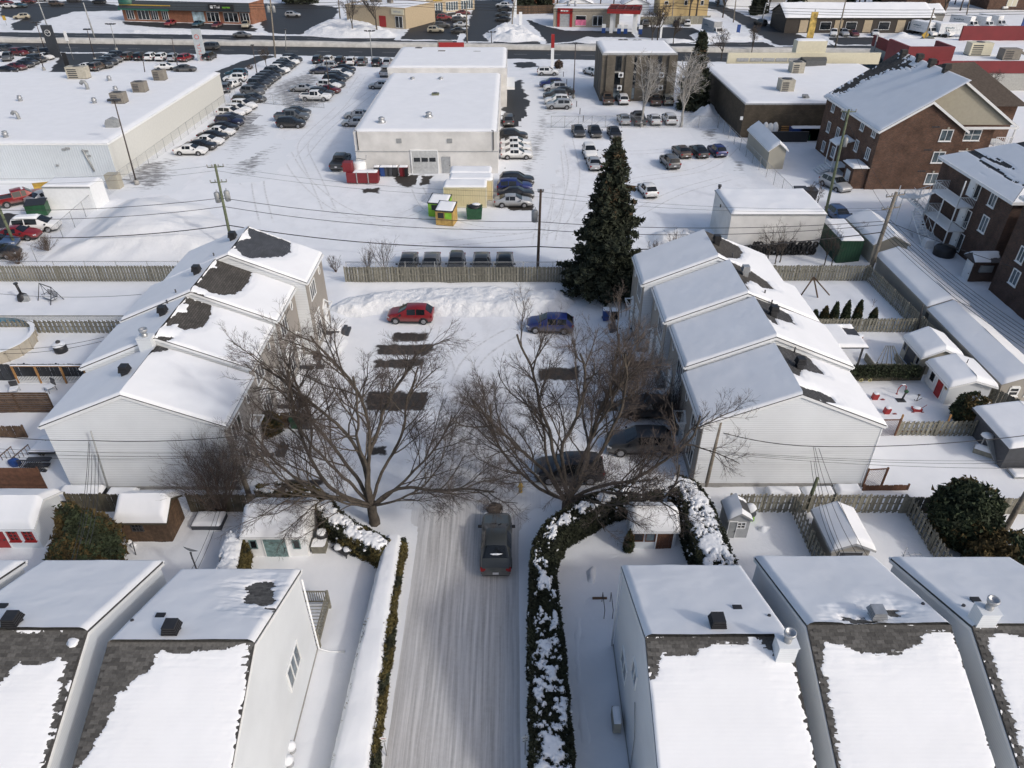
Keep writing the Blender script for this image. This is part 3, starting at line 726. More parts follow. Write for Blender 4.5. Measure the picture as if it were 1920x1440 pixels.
# side window, back balcony and drain pipe of the lane-side house on the left
window(L1,(-10.02,19.6,3.2),(1,0,0),1.6,1.25,3,1,glass=GLASSB)
bal=MB();zb=0.6
bx0,bx1,by0,by1=-12.8,-9.95,22.65,25.2
bal.box(bx0,bx1,by0,by1,zb-0.2,zb-0.08)
for xx,yy in ((bx0,by1),(bx1,by1),(bx1,by0+0.05)):bal.box(xx-0.06,xx+0.06,yy-0.06,yy+0.06,0,zb+0.95)
deckp=bal.build('balcony',[WOODG],L1)
rl=MB()
for z_ in (zb+0.08,zb+0.9):
    rl.box(bx0,bx1,by1-0.03,by1+0.03,z_-0.03,z_+0.03);rl.box(bx1-0.03,bx1+0.03,by0,by1,z_-0.03,z_+0.03)
for k in range(24):q=bx0+(bx1-bx0)*k/24;rl.box(q,q+0.035,by1-0.02,by1+0.02,zb+0.08,zb+0.9)
for k in range(15):q=by0+(by1-by0)*k/15;rl.box(bx1-0.02,bx1+0.02,q,q+0.035,zb+0.08,zb+0.9)
rl.build('railing',[WOODG],deckp)
db=MB()
for k in range(12):q=by0+(by1-by0)*k/12;db.box(bx0,bx1-0.05,q+0.02,q+0.15,zb-0.08,zb-0.02)
db.build('deck_board',[SNOWY],deckp)
dp=MB();dp.tube([(-9.93,22.5,5.7),(-9.93,22.48,0.4),(-9.4,22.4,0.25),(-8.6,22.4,0.22)],0.05,8);dp.build('drain_pipe',[WHITE],L1)
# right house side: window, drain pipe, wall box
window(R1,(5.25,20.0,2.6),(-1,0,0),1.3,1.0,2,1,glass=GLASSB,trim=0.06)
window(R1,(5.25,18.1,4.9),(-1,0,0),0.9,0.9,2,1,glass=GLASSB,trim=0.06)
dp=MB();dp.tube([(5.16,22.75,5.8),(5.16,22.72,0.3)],0.05,8);dp.build('drain_pipe',[WHITE],R1)
mb=MB();mb.tube([(5.2,17.2,4.2),(5.2,16.4,2.9),(5.2,16.2,0.6)],0.025,6);mb.build('cable_conduit',[GREYTRIM],R1)

# ------------------------------------------------------------------ townhouse rows: ridge along y, stepped up towards the back
def town_house(label,xr,y0,y1,zr,court,group,melt=(),near_gable=True,seed=0,hw=5.72,drop=2.38,shing=None,lo_z=0,vents=(),chim=None,pipes=()):
    t=wthing('townhouse',label,'townhouse',(xr,(y0+y1)/2),group=group)
    ze=zr-drop;x0,x1=xr-hw,xr+hw;ov=0.22;sl=drop/hw
    w=MB();pent=[(x0+ov,0.0),(x1-ov,0.0),(x1-ov,ze-0.02),(xr,zr-0.14),(x0+ov,ze-0.02)]
    w.extr([(a,y0+0.10,b) for a,b in pent],(0,y1-y0-0.12,0))
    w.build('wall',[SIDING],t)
    fx=x1-ov if court > 0 else x0+ov
    fw=MB();fw.box(min(fx,fx+court*0.05),max(fx,fx+court*0.05),y0+0.12,y1-0.04,0.55,ze-0.05);fw.build('front_cladding',[TAUPE],t)
    fd=MB();fd.box(x0+ov-0.02,x1-ov+0.02,y0+0.06,y1-0.03,-0.1,0.5);fd.build('foundation',[CONC],t)
    r=MB()
    for s in (-1,1):
        e=Vector((xr+s*hw,y0,ze));k=Vector((xr,y0,zr))
        r.extr([e,k,k-Vector((0,0,0.07)),e-Vector((0,0,0.07))],(0,y1-y0,0))
    roof=r.build('roof',[shing or SHING_Y],t)
    f=MB()
    for s in (-1,1):
        for yy in (y0+0.005,y1-0.035):
            e=Vector((xr+s*hw,yy,ze-0.07));k=Vector((xr,yy,zr-0.07))
            f.extr([e,k,k-Vector((0,0,0.2)),e-Vector((0,0,0.2))],(0,0.03,0))
        xe=xr+s*hw
        f.box(xe-0.06 if s > 0 else xe-0.10,xe+0.10 if s > 0 else xe+0.06,y0+0.01,y1-0.01,ze-0.19,ze-0.05)
        f.box(min(xe,xe-s*0.3),max(xe,xe-s*0.3),y0+0.04,y1-0.04,ze-0.22,ze-0.20)
    f.build('fascia',[WHITE],t)
    dpx=x1-ov+0.05 if xr > 0 else x0+ov-0.05
    if near_gable and xr > 0:MB().tube([(dpx+0.02,y0+0.12,ze-0.2),(dpx+0.02,y0+0.05,0.3)],0.05,8).build('drain_pipe',[WHITE],t)
    pl={}
    for s in (-1,1):
        O=(xr+s*hw,y0,ze);U=(0,y1-y0,0);V=(-s*hw,0,drop);pl[s]=(O,U,V)
        ml=[to_uv(O,U,V,p) for p in melt] if s > 0 else []
        snow_sheet(t,Vector(O)+Vector((0,0,0.004)),U,V,0.15,ml,0.08,seed+s*3,0.14,0.13,2.6,0.10,wav=0.28,soft=0.7,noedge='t')
    # front: two storeys of windows, round attic light, door with a small bracketed hood, stoop
    n=(court,0,0);X=fx+court*0.05;L=y1-y0
    window(t,(X,y0+L*0.30,ze-1.45),n,1.5,1.25,3,1,trim=0.08)
    window(t,(X,y0+L*0.30,1.75),n,1.5,1.35,3,1,trim=0.08)
    pnl=MB()
    for k in range(3):
        zz=2.75+k*0.32;pnl.box(min(X,X+court*0.05),max(X,X+court*0.05),y0+L*0.30-0.85,y0+L*0.30+0.85,zz,zz+0.12)
    pnl.build('trim_band',[WHITE],t)
    ow=MB();c=Vector((X+court*0.02,y0+L*0.76,ze-0.95));ro=[(0.22*cos(a*pi/8),0.36*sin(a*pi/8)) for a in range(17)]
    ow.tube([c+Vector((0,a,b)) for a,b in ro],0.045,6,cap=False);o=ow.build('oval_window',[WHITE],t)
    MB().extr([c+Vector((-court*0.01,a,b)) for a,b in ro[:16]],(court*0.015,0,0)).build('pane',[GLASS],o)
    door(t,(X,y0+L*0.74,0.55),n,0.95,2.05)
    hd=MB();cy=y0+L*0.74
    hd.extr([(X,cy-0.75,2.75),(X,cy,3.35),(X,cy+0.75,2.75),(X,cy+0.62,2.75),(X,cy,3.22),(X,cy-0.62,2.75)],(court*0.12,0,0))
    for q in (-0.68,0.68):
        hd.tube([(X,cy+q,1.95),(X+court*0.55,cy+q,2.72)],0.04,6);hd.box(min(X,X+court*0.6),max(X,X+court*0.6),cy+q-0.04,cy+q+0.04,2.7,2.78);hd.box(min(X+court*0.55,X+court*0.62),max(X+court*0.55,X+court*0.62),cy+min(q,0),cy+max(q,0),2.71,2.77)
    hd.build('door_hood',[WHITE],t)
    st=MB();st.box(min(X,X+court*1.1),max(X,X+court*1.1),cy-0.75,cy+0.75,-0.1,0.55)
    for k in (1,2):st.box(min(X+court*(1.0+0.3*k),X+court*(1.3+0.3*k)),max(X+court*(1.0+0.3*k),X+court*(1.3+0.3*k)),cy-0.7,cy+0.7,-0.1,0.55-0.18*k)
    st.build('stoop',[NAVY],t)
    cap(t,min(X,X+court*1.3)+0.03,max(X,X+court*1.3)-0.03,cy-0.72,cy+0.72,0.555,0.12,0.15)
    for q in vents:hood_vent(t,on_plane(q[0],q[1],pl[q[2]]),q[3] if len(q) > 3 else BLACK,0.6,0.78)
    for q in pipes:pipe_vent(t,on_plane(q[0],q[1],pl[q[2]]),0.055,0.4)
    if chim:chimney(t,on_plane(chim[0],chim[1],pl[chim[2]]),0.9,0.7,0.95,0.24)
    return t
gl='townhouses in the left stepped row';gr_='townhouses in the right stepped row'
town_house('left-row townhouse with the broad white gable wall, nearest of its row',-23.2,34.4,39.97,7.9,1,gl,[[(283,660),(296,646),(318,656),(300,660)]],seed=11,vents=[(238,705,-1)],chim=(280,655,-1))
town_house('left-row townhouse second up the row, ragged dark shingle patch above the chimney',-23.25,39.97,45.58,8.5,1,gl,
  [[(349,557),(396,573),(396,590),(385,608),(372,617),(345,618),(332,612),(335,608),(310,612),(320,596),(335,586),(352,586),(352,570),(342,570)],[(292,630),(330,632),(318,640),(300,640)]],seed=12,vents=[(308,593,-1)],pipes=[(315,572,-1)],shing=SHING_B)
town_house('left-row townhouse with a large brown-grey bare roof patch, third up the row',-22.9,45.58,50.92,8.94,1,gl,
  [[(405,485),(472,509),(466,530),(455,543),(440,553),(412,554),(390,547),(378,540),(365,536),(380,520),(393,502),(404,502)],[(358,545),(385,553),(378,558),(360,552)]],seed=13,vents=[(371,516,-1)],pipes=[(331,552,-1)],shing=SHING_B)
town_house('left-row townhouse farthest back with a large blue-grey bare roof patch by the fence',-21.9,50.92,56.5,9.34,1,gl,
  [[(465,426),(547,455),(545,474),(528,482),(500,483),(470,485),(455,480),(445,468),(436,466),(447,452),(470,446),(463,434)]],seed=14,vents=[(438,452,-1)],pipes=[(402,483,-1)],shing=SHING_U)
town_house('right-row townhouse with the broad white gable wall beside the leaning pole',17.36,34.72,40.5,7.72,-1,gr_,
  [[(1449,643),(1500,662),(1518,672),(1547,704),(1530,700),(1503,692),(1500,706),(1485,700),(1470,680)],[(1503,738),(1492,722),(1540,735),(1560,746),(1571,757),(1545,754)]],seed=15,vents=[(1498,690,1)],pipes=[(1489,661,1)])
town_house('right-row townhouse second up the row, slate-grey bare patch with a black hood vent',17.45,40.5,46.02,8.25,-1,gr_,
  [[(1411,556),(1440,567),(1480,590),(1491,609),(1470,602),(1452,598),(1462,612),(1448,606),(1430,588)]],seed=16,vents=[(1449,592,1)],pipes=[(1446,572,1)],chim=None)
town_house('right-row townhouse third up the row, dark melted streak and pale metal vent',17.0,46.02,51.6,8.58,-1,gr_,
  [[(1364,487),(1410,509),(1440,530),(1454,544),(1430,540),(1407,526),(1398,532),(1404,545),(1390,530)]],seed=17,vents=[(1396,516,1,STEEL)],pipes=[(1433,553,1)],shing=SHING_B)
town_house('right-row townhouse farthest back beside the spruce, brown bare roof along its ridge',16.15,51.6,57.0,8.84,-1,gr_,
  [[(1316,430),(1352,446),(1385,462),(1393,473),(1385,485),(1362,484),(1345,474),(1330,460)]],seed=18,vents=[(1343,458,1)],pipes=[(1373,483,1)],shing=SHING_B)
p=on_plane(1400,572,((17.0+5.72,40.5,8.25-2.38),(0,1,0),(-5.72,0,2.38)))
# ------------------------------------------------------------------ sheds and other small gabled buildings
def shed(label,x0,x1,y0,y1,wh,rise,axis='x',wall=None,roofm=None,ov=0.2,T=0.26,trim=None,name='garden_shed',cat='shed',group=None,melt_side=None,seed=0,snow=True,z0=0,res=0.12):
    wall=wall or BEIGE;trim=trim or WHITE
    t=wthing(name,label,cat,((x0+x1)/2,(y0+y1)/2,z0),group=group);zt=z0+wh;zr=zt+rise
    w=MB();r=MB();f=MB();pl=[]
    if axis == 'x':
        ym=(y0+y1)/2;hw=(y1-y0)/2+ov;dz=rise*hw/((y1-y0)/2)
        w.extr([(x0,y0,z0-0.1),(x0,y1,z0-0.1),(x0,y1,zt),(x0,ym,zr),(x0,y0,zt)],(x1-x0,0,0))
        for s in (-1,1):
            e=Vector((x0-ov,ym+s*hw,zr-dz+0.03));k=Vector((x0-ov,ym,zr+0.03))
            r.extr([e,k,k+Vector((0,0,0.06)),e+Vector((0,0,0.06))],(x1-x0+2*ov,0,0))
            for xx in (x0-ov-0.012,x1+ov-0.012):f.extr([e*1+Vector((xx-x0+ov,0,0.05)),k+Vector((xx-x0+ov,0,0.05)),k+Vector((xx-x0+ov,0,-0.09)),e+Vector((xx-x0+ov,0,-0.09))],(0.024,0,0))
            f.box(x0-ov+0.02,x1+ov-0.02,min(e.y,e.y+s*0.02),max(e.y,e.y+s*0.02),e.z-0.09,e.z+0.05)
            pl.append((e+Vector((0,0,0.064)),(x1-x0+2*ov,0,0),(0,-s*hw,dz)))
    else:
        xm=(x0+x1)/2;hw=(x1-x0)/2+ov;dz=rise*hw/((x1-x0)/2)
        w.extr([(x0,y0,z0-0.1),(x1,y0,z0-0.1),(x1,y0,zt),(xm,y0,zr),(x0,y0,zt)],(0,y1-y0,0))
        for s in (-1,1):
            e=Vector((xm+s*hw,y0-ov,zr-dz+0.03));k=Vector((xm,y0-ov,zr+0.03))
            r.extr([e,k,k+Vector((0,0,0.06)),e+Vector((0,0,0.06))],(0,y1-y0+2*ov,0))
            for yy in (-0.012,y1-y0+2*ov-0.012):f.extr([e+Vector((0,yy,0.05)),k+Vector((0,yy,0.05)),k+Vector((0,yy,-0.09)),e+Vector((0,yy,-0.09))],(0,0.024,0))
            f.box(min(e.x,e.x+s*0.02),max(e.x,e.x+s*0.02),y0-ov+0.02,y1+ov-0.02,e.z-0.09,e.z+0.05)
            pl.append((e+Vector((0,0,0.064)),(0,y1-y0+2*ov,0),(-s*hw,0,dz)))
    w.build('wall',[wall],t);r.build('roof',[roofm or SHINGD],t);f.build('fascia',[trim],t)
    if snow:
        for i,(O,U,V) in enumerate(pl):
            if melt_side == i:snow_sheet(t,O,U,V,T*0.6,[[(0.5,-1),(Vector(U).length-0.25,-1),(Vector(U).length-0.25,9),(0.5,9)]],res,seed+i,0.2,noedge='t')
            else:snow_sheet(t,O,U,V,T,(),res,seed+i,0.28,0.15,noedge='t',wav=0.2)
    return t

Yf=32.5      # rear lot line shared by the back gardens
def gx(px,py,z=0):return G(px,py,z).x
def gy(px,py,z=0):return G(px,py,z).y
# white shed with turquoise doors
s=shed('white shed with faded turquoise double doors and a deep snow roof',-15.4,-11.95,28.8,31.5,2.05,0.75,'x',WHITE,ov=0.2,T=0.22,seed=31)
door(s,(-13.75,28.8,0.2),(0,-1,0),1.3,1.6,TURQ,WHITE,0.05,7)
window(s,(-15.0,28.8,1.25),(0,-1,0),0.34,0.62,1,1,TURQ,trim=0.05);window(s,(-12.5,28.8,1.25),(0,-1,0),0.34,0.62,1,1,TURQ,trim=0.05)
mound('snow drift against the front of the white shed with turquoise doors',[(-15.8,27.7),(-11.4,27.7),(-11.2,29.1),(-15.8,29.1)],0.35,0.9,'snow_drift',SNOWY,0.15,5)
# brown shed
s=shed('brown stained wooden shed with a thick snow roof behind the big bronzed cedar',-23.2,-20.45,30.0,32.0,2.0,0.7,'x',WOODB,trim=WOODD,T=0.34,seed=32)
pk=MB();k=-23.2
mbp=MB().box(0,0.17,-0.03,0,0,1.98).mesh('plank',[WOODB])
while k < -20.5:inst('plank',mbp,s,(k-s.location.x+0.005,30.0-s.location.y,0));k+=0.185
mbq=MB().box(0,0.03,0,0.17,0,1.95).mesh('plank',[WOODB])
for i in range(10):inst('plank',mbq,s,(-20.45-s.location.x,30.02+i*0.19-s.location.y,0))
window(s,(-22.2,29.97,1.45),(0,-1,0),0.6,0.55,3,2,DARKM,trim=0.06)
# red and white shed
s=shed('white shed with a red door and red framed windows at the left edge',-33.0,-27.95,29.5,32.3,1.95,0.75,'x',SIDING_H,T=0.32,seed=33)
door(s,(-30.75,29.5,0.1),(0,-1,0),1.9,1.7,REDP,WHITE,0.06)
for xx in (-29.35,-28.45):window(s,(xx,29.5,1.25),(0,-1,0),0.45,0.75,2,3,REDP,trim=0.08,sill=True)
# little playhouse beside the curved hedge
s=shed('small white cabin with a brown door and windows inside the curved hedge',7.05,9.65,29.45,31.3,1.75,0.55,'x',SIDING_H,T=0.34,seed=34,ov=0.15)
door(s,(9.0,29.45,0.1),(0,-1,0),0.95,1.45,WOODR,WHITE,0.05,5)
window(s,(7.45,29.45,1.15),(0,-1,0),0.5,0.6,1,1,WOODR,trim=0.05);window(s,(8.15,29.45,1.15),(0,-1,0),0.5,0.6,1,1,WOODR,trim=0.05,glass=GLASSB)
# grey plastic shed
g0=G(1378,1012)
s=shed('tiny grey plastic shed with a white cross window behind the hedge',g0.x-0.65,g0.x+0.65,g0.y,g0.y+1.5,1.75,0.45,'y',GREYTRIM,ov=0.1,T=0.22,melt_side=1,seed=35,roofm=DARKM,trim=GALV)
window(s,(g0.x+0.15,g0.y,1.25),(0,-1,0),0.42,0.42,2,2,trim=0.06);door(s,(g0.x-0.35,g0.y,0.05),(0,-1,0),0.45,1.5,GALV,WHITE,0.04)
# long shed with front gable
a=G(1561,1043);b=G(1625,1035)
s=shed('grey brown shed with a front gable between the slanted garden fences',18.15,20.3,27.9,30.8,1.9,0.5,'y',GREYS,trim=GREYTRIM,T=0.28,seed=36)
door(s,(19.25,27.9,0.1),(0,-1,0),1.3,1.5,DARKM,GREYTRIM,0.05)
# tan shed with dark double doors
a=G(1748,700)
s=shed('tan shed with dark double doors in the corner of the slanted back fence',32.7,35.7,48.0,51.0,1.9,0.7,'y',BEIGE,T=0.3,seed=37)
door(s,(32.7,49.5,0.05),(-1,0,0),1.4,1.75,NAVY,BEIGE,0.05);window(s,(32.7,48.4,1.3),(-1,0,0),0.35,0.7,1,1,GREYTRIM,trim=0.05);window(s,(32.7,50.6,1.3),(-1,0,0),0.35,0.7,1,1,GREYTRIM,trim=0.05)
# white shed with red door and sunflower plaque
s=shed('white shed with a narrow red door and yellow flower plaque',32.85,36.0,43.9,47.0,1.95,0.5,'y',SIDING_H,T=0.32,seed=38,ov=0.28)
door(s,(32.85,45.0,0.05),(-1,0,0),0.85,1.85,REDP,WHITE);window(s,(32.85,46.2,1.3),(-1,0,0),0.6,0.95,1,1,WHITE,trim=0.08)
m2=MB()
for k in range(10):
    aa=2*pi*k/10;m2.extr([(32.81,44.3+0.1*cos(aa-0.25),1.55+0.1*sin(aa-0.25)),(32.81,44.3+0.27*cos(aa),1.55+0.27*sin(aa)),(32.81,44.3+0.1*cos(aa+0.25),1.55+0.1*sin(aa+0.25))],(0.03,0,0))
m2.build('flower_plaque',[YELLOWP],s)
MB().extr([(32.79,44.3+0.11*cos(2*pi*k/12),1.55+0.11*sin(2*pi*k/12)) for k in range(12)],(0.03,0,0)).build('flower_centre',[WOODB],s)
MB().tube([(34.6,45.6,2.4),(34.6,45.6,3.2)],0.035,6).build('vent_pipe',[DARKM],s)
# open carport
s=shed('charcoal carport with a sagging snow roof at the right edge',33.1,38.2,36.6,40.6,2.1,0.4,'y',NAVY,T=0.34,seed=39,ov=0.3,trim=NAVY)
# distant tan shed by the lot fence
s=shed('plain tan shed with a snow roof behind the parking lot fence',35.9,38.2,100.3,110.8,2.7,0.9,'y',BEIGE,T=0.2,seed=40,ov=0.25,res=0.3)
# long garages along the slanted fence
shed('long grey garage with a snow roof in the back row, upper of the two',36.9,40.3,56.0,66.5,2.2,0.65,'y',GREYS,T=0.24,seed=41,ov=0.25,name='garage',cat='garage',res=0.2,trim=GREYS)
s=shed('long grey garage with two small white windows in its end, lower of the two',36.9,40.3,44.2,55.5,2.0,0.65,'y',GREYS,T=0.24,seed=42,ov=0.25,name='garage',cat='garage',res=0.2,trim=GREYS)
for xx in (38.0,39.3):window(s,(xx,44.2,1.2),(0,-1,0),0.6,0.6,1,2,WHITE,trim=0.1,sill=True,head=0.12)
shed('tan gabled shed between the brown leaning pole and the garages',37.5,41.0,69.0,76.0,2.3,0.9,'y',BEIGE,T=0.22,seed=43,ov=0.2,res=0.2,trim=BEIGE)
# white block store behind the right row
t=wthing('storage_building','low white block store with old tyres stacked along its wall','storage building',(28.2,75.5))
wb=MB().box(23.2,33.2,72.2,79.5,-0.1,4.2);wb.build('wall',[WHITEB],t)
MB().box(23.1,33.3,72.1,79.6,4.2,4.32).build('roof_edge',[GALV],t);cap(t,23.15,33.25,72.15,79.55,4.33,0.32,0.2,3,0.3)
MB().cyl((23.5,79.2,4.2),0.14,0.6,10).cyl((23.5,79.2,4.8),0.2,0.25,10).build('flue',[DARKM],t)
MB().cbox((23.16,76.5,3.6),(0.12,0.2,0.3)).build('wall_lamp',[DARKM],t)
t=wthing('storage_container','dark green corrugated container with snow on top behind the back fence','container',(35.4,70.5))
MB().box(34.2,36.6,69.4,75.0,0,2.5).build('body',[CORRG],t);cap(t,34.2,36.6,69.4,75.0,2.5,0.3,0.15,4,0.2)

# ------------------------------------------------------------------ fences
PK={}
def picket_mesh(h,w,mat,top='flat'):
    k=(round(h,2),w,mat.name,top)
    if k not in PK:
        mb=MB()
        if top == 'ear':mb.extr([(-w/2,0,0),(w/2,0,0),(w/2,0,h-0.05),(w/2-0.03,0,h),(-w/2+0.03,0,h),(-w/2,0,h-0.05)],(0,0.02,0))
        else:mb.box(-w/2,w/2,0,0.02,0,h)
        PK[k]=mb.mesh('picket',[mat])
    return PK[k]
def fence(label,p0,p1,h=1.75,mat=None,style='shadow',pitch=None,w=0.14,group=None,post=2.4,name='wooden_fence',seed=0,top='ear',cat='fence'):
    mat=mat or WOODG;p0=Vector((p0[0],p0[1],0));p1=Vector((p1[0],p1[1],0));d=p1-p0;L=d.length
    t=thing(name,label,cat,p0,atan2(d.y,d.x),group);rr=random.Random(seed)
    n=max(1,round(L/post));pm=MB().box(-0.05,0.05,-0.05,0.05,-0.2,h+0.06).mesh('post',[mat])
    for i in range(n+1):inst('post',pm,t,(L*i/n,0,0))
    rm=MB().box(0,L,-0.02,0.02,0,0.09).mesh('rail',[mat])
    if style in ('shadow','board'):
        for z in (0.35,h*0.55,h-0.25):inst('rail',rm,t,(0,0,z))
        pitch=pitch or (0.145 if style == 'shadow' else w+0.012);m=picket_mesh(h,w,mat,top);k=0;x=pitch/2
        while x < L:
            o=inst('picket',m,t,(x,(-0.045 if (k % 2 == 0 or style == 'board') else 0.03)-0.002*rr.random(),rr.uniform(-0.02,0.03)))
            o.rotation_euler=(rr.uniform(-0.012,0.012),rr.uniform(-0.014,0.014),0);k+=1;x+=pitch
        if style == 'board' and top == 'rail':inst('rail',MB().box(0,L,-0.07,0.07,0,0.035).mesh('cap_rail',[mat]),t,(0,0,h+0.06))
    elif style == 'slat':
        pitch=pitch or 0.16;m=MB().box(0,L,-0.06,-0.03,0,w).mesh('slat',[mat]);z=0.1
        while z < h:inst('slat',m,t,(0,0.002*rr.random(),z));z+=pitch
    elif style == 'lattice':
        mb=MB();s=0.11;fr=0.07
        k=-h
        while k < L:
            a0=max(0,k);a1=min(L,k+h)
            if a1 > a0:
                mb.add([(a0-0.012,-0.01,a0-k),(a0+0.012,-0.01,a0-k),(a1+0.012,-0.01,a1-k),(a1-0.012,-0.01,a1-k)],[(0,1,2,3)])
                mb.add([(a0-0.012,0.0,h-(a0-k)),(a0+0.012,0.0,h-(a0-k)),(a1+0.012,0.0,h-(a1-k)),(a1-0.012,0.0,h-(a1-k))],[(0,1,2,3)])
            k+=s
        o=mb.build('lattice',[mat],t);o['kind']='stuff'
        f=MB().box(0,L,-0.03,0.03,0,fr).box(0,L,-0.03,0.03,h-fr,h).box(0,fr,-0.03,0.03,fr,h-fr).box(L-fr,L,-0.03,0.03,fr,h-fr);f.build('frame',[mat],t)
    return t
def lattice_top(t,L,z,h,mat):
    mb=MB();k=-h
    while k < L:
        a0=max(0,k);a1=min(L,k+h)
        if a1 > a0:
            mb.add([(a0-0.014,-0.02,z+a0-k),(a0+0.014,-0.02,z+a0-k),(a1+0.014,-0.02,z+a1-k),(a1-0.014,-0.02,z+a1-k)],[(0,1,2,3)])
            mb.add([(a0-0.014,-0.005,z+h-(a0-k)),(a0+0.014,-0.005,z+h-(a0-k)),(a1+0.014,-0.005,z+h-(a1-k)),(a1-0.014,-0.005,z+h-(a1-k))],[(0,1,2,3)])
        k+=0.1
    o=mb.build('lattice',[mat],t);o['kind']='stuff'
    MB().box(0,L,-0.05,0.03,z+h,z+h+0.05).build('cap_rail',[mat],t)

BF=64.8
fence('long weathered picket fence at the back of the left gardens behind the swing frame',(-53,BF),(-27.4,BF),1.85,seed=1)
fence('long weathered picket fence across the back of the court behind the ploughed snowbank',(-16.6,64.55),(12.2,64.55),1.85,seed=2)
fence('weathered picket fence in front of the tyre stack behind the right row',(21.5,65.1),(35.5,65.1),1.75,seed=3)
c1=G(1622,526);c2=G(1727,616);c3=G(1806,675);c4=G(1880,745)
fence('grey shadowbox fence slanting down past the garages, its farther run',(35.6,65.0),(36.0,54.7),1.75,seed=4,group=None)
fence('grey shadowbox fence slanting down past the garages, its nearer run beside the tan shed',(36.0,54.6),(36.25,44.6),1.75,seed=5)
fence('short grey fence run behind the round snowy shrub',(36.3,44.4),(38.4,40.8),1.6,seed=6)
fence('grey garden fence below the row of slim cedars',(23.0,54.7),(35.9,54.8),1.55,seed=7)
fence('short old fence overgrown with dark ivy beside the red-door shed',(25.2,47.1),(32.6,47.15),1.5,WOODD,'board',seed=8)
fence('grey fence of paired boards between the red yard ornaments and the open snowy yard',(27.6,40.1),(33.0,40.15),1.5,seed=9,pitch=0.17)
fence('brown lattice gate panel at the corner of the white gable house',(25.3,40.05),(27.5,40.1),1.7,WOODR,'lattice',name='lattice_fence')
fence('brown lattice gate standing against the foot of the white gable house',(23.0,34.75),(24.3,34.85),1.75,WOODR,'lattice',name='lattice_gate')
fence('low red brown board fence at the foot of the white gable house',(22.9,34.4),(25.8,34.45),0.7,WOODR,'board',seed=12,w=0.3)
fence('fresh orange board laid along the fence top beside the red yard ornaments',(27.8,40.5),(31.2,40.5),1.75,WOODO,'slat',pitch=2.0,w=0.3,name='board_rail')
fence('long grey fence along the back gardens on the right, with gaps between its boards',(13.6,Yf),(24.4,Yf-0.1),1.7,seed=13,pitch=0.19)
fence('grey board fence along the back gardens at the right edge behind the round cedar',(24.5,Yf-0.1),(36,Yf-0.3),1.6,style='board',seed=14)
fence('grey fence running towards the lane-side houses left of the grey brown shed',(17.65,32.3),(17.65,26.6),1.6,seed=15,pitch=0.19)
fence('grey fence running towards the lane-side houses under the round cedar',(24.8,32.2),(24.8,26.4),1.6,seed=16,pitch=0.19)
fence('dark board fence along the back gardens on the left behind the brown shed',(-20.2,Yf),(-15.4,Yf),1.7,WOODD,'board',seed=17)
fence('dark board fence between the red window shed and the big cedar',(-27.8,Yf+0.1),(-23.3,Yf),1.7,WOODD,'board',seed=18)
fe=fence('grey garden fence with a lattice top behind the round pool',(-49.0,54.6),(-27.5,54.6),1.45,seed=19,pitch=0.2);lattice_top(fe,21.5,1.5,0.4,WOODG)
fence('tall black board fence behind the timber deck frame',(-46.0,47.2),(-28.4,47.2),1.75,BLACKF,'board',seed=20,top='flat')
fence('brown privacy screen of horizontal boards by the deck',(-42.0,42.9),(-34.3,42.9),1.9,WOODB,'slat',pitch=0.2,w=0.17,name='privacy_screen',seed=21)
fence('lower brown upright board fence under the privacy screen',(-41.5,39.9),(-34.7,39.9),1.3,WOODB,'board',seed=22)
fence('wide dark brown privacy screen left of the white gable house',(-38.0,34.6),(-30.4,34.5),2.1,WOODR,'slat',pitch=0.155,w=0.145,name='privacy_screen',seed=23)

def chain_fence(label,pts,h=1.9,post=3.0,gate=False,mesh=True,name='chain_link_fence',group=None):
    p0=Vector((pts[0][0],pts[0][1],0));t=wthing(name,label,'fence',p0,group=group)
    pm=MB().cyl((0,0,-0.1),0.035,h+0.15,6).mesh('post',[GALV]);rl=MB();wm=MB()
    for a,b in zip(pts[:-1],pts[1:]):
        a=Vector((a[0],a[1],0));b=Vector((b[0],b[1],0));L=(b-a).length;n=max(1,round(L/post));d=(b-a)/L
        for i in range(n+1):inst('post',pm,t,a+d*(L*i/n)-p0)
        rl.tube([a+Vector((0,0,h)),b+Vector((0,0,h))],0.028,5)
        if gate:
            rl.tube([a+Vector((0,0,0.15)),b+Vector((0,0,0.15))],0.03,5);rl.tube([a+Vector((0,0,h*0.5)),b+Vector((0,0,h*0.5))],0.02,5)
            for i in range(n):rl.tube([a+d*(L*i/n)+Vector((0,0,0.15)),a+d*(L*(i+1)/n)+Vector((0,0,h))],0.02,4)
        if mesh:
            s=0.2;k=-h
            while k < L:
                a0,a1=max(0,k),min(L,k+h);w2=0.006
                for f0,f1 in ((a0-k,a1-k),(h-(a0-k),h-(a1-k))):
                    wm.add([a+d*(a0-w2)+Vector((0,0,f0)),a+d*(a0+w2)+Vector((0,0,f0)),a+d*(a1+w2)+Vector((0,0,f1)),a+d*(a1-w2)+Vector((0,0,f1))],[(0,1,2,3)])
                k+=s
    rl.build('rail',[GALV],t)
    if mesh:o=wm.build('wire_mesh',[GALV],t);o['kind']='stuff'
    return t
def g2(px,py):v=G(px,py);return (v.x,v.y)
chain_fence('chain link fence along the long side of the white metal warehouse',[(-52.0,93.0),(-52.2,142.0)])
chain_fence('chain link fence sloping beside the tall ploughed snow heap',[g2(70,492),g2(200,372),(-52.0,93.0)])
chain_fence('grey sliding gate of tubular frame across the dealer lot',[g2(495,195),g2(608,203)],1.8,2.0,True)
chain_fence('tubular double gate beside the row of parked cars on the right lot',[g2(1033,240),g2(1160,240)],1.9,2.2,True)
chain_fence('chain link fence along the car row below the brown office block',[g2(1165,240),g2(1345,240)])
chain_fence('chain link fence running down the right side of the parking lot',[g2(1346,240),g2(1480,378)])
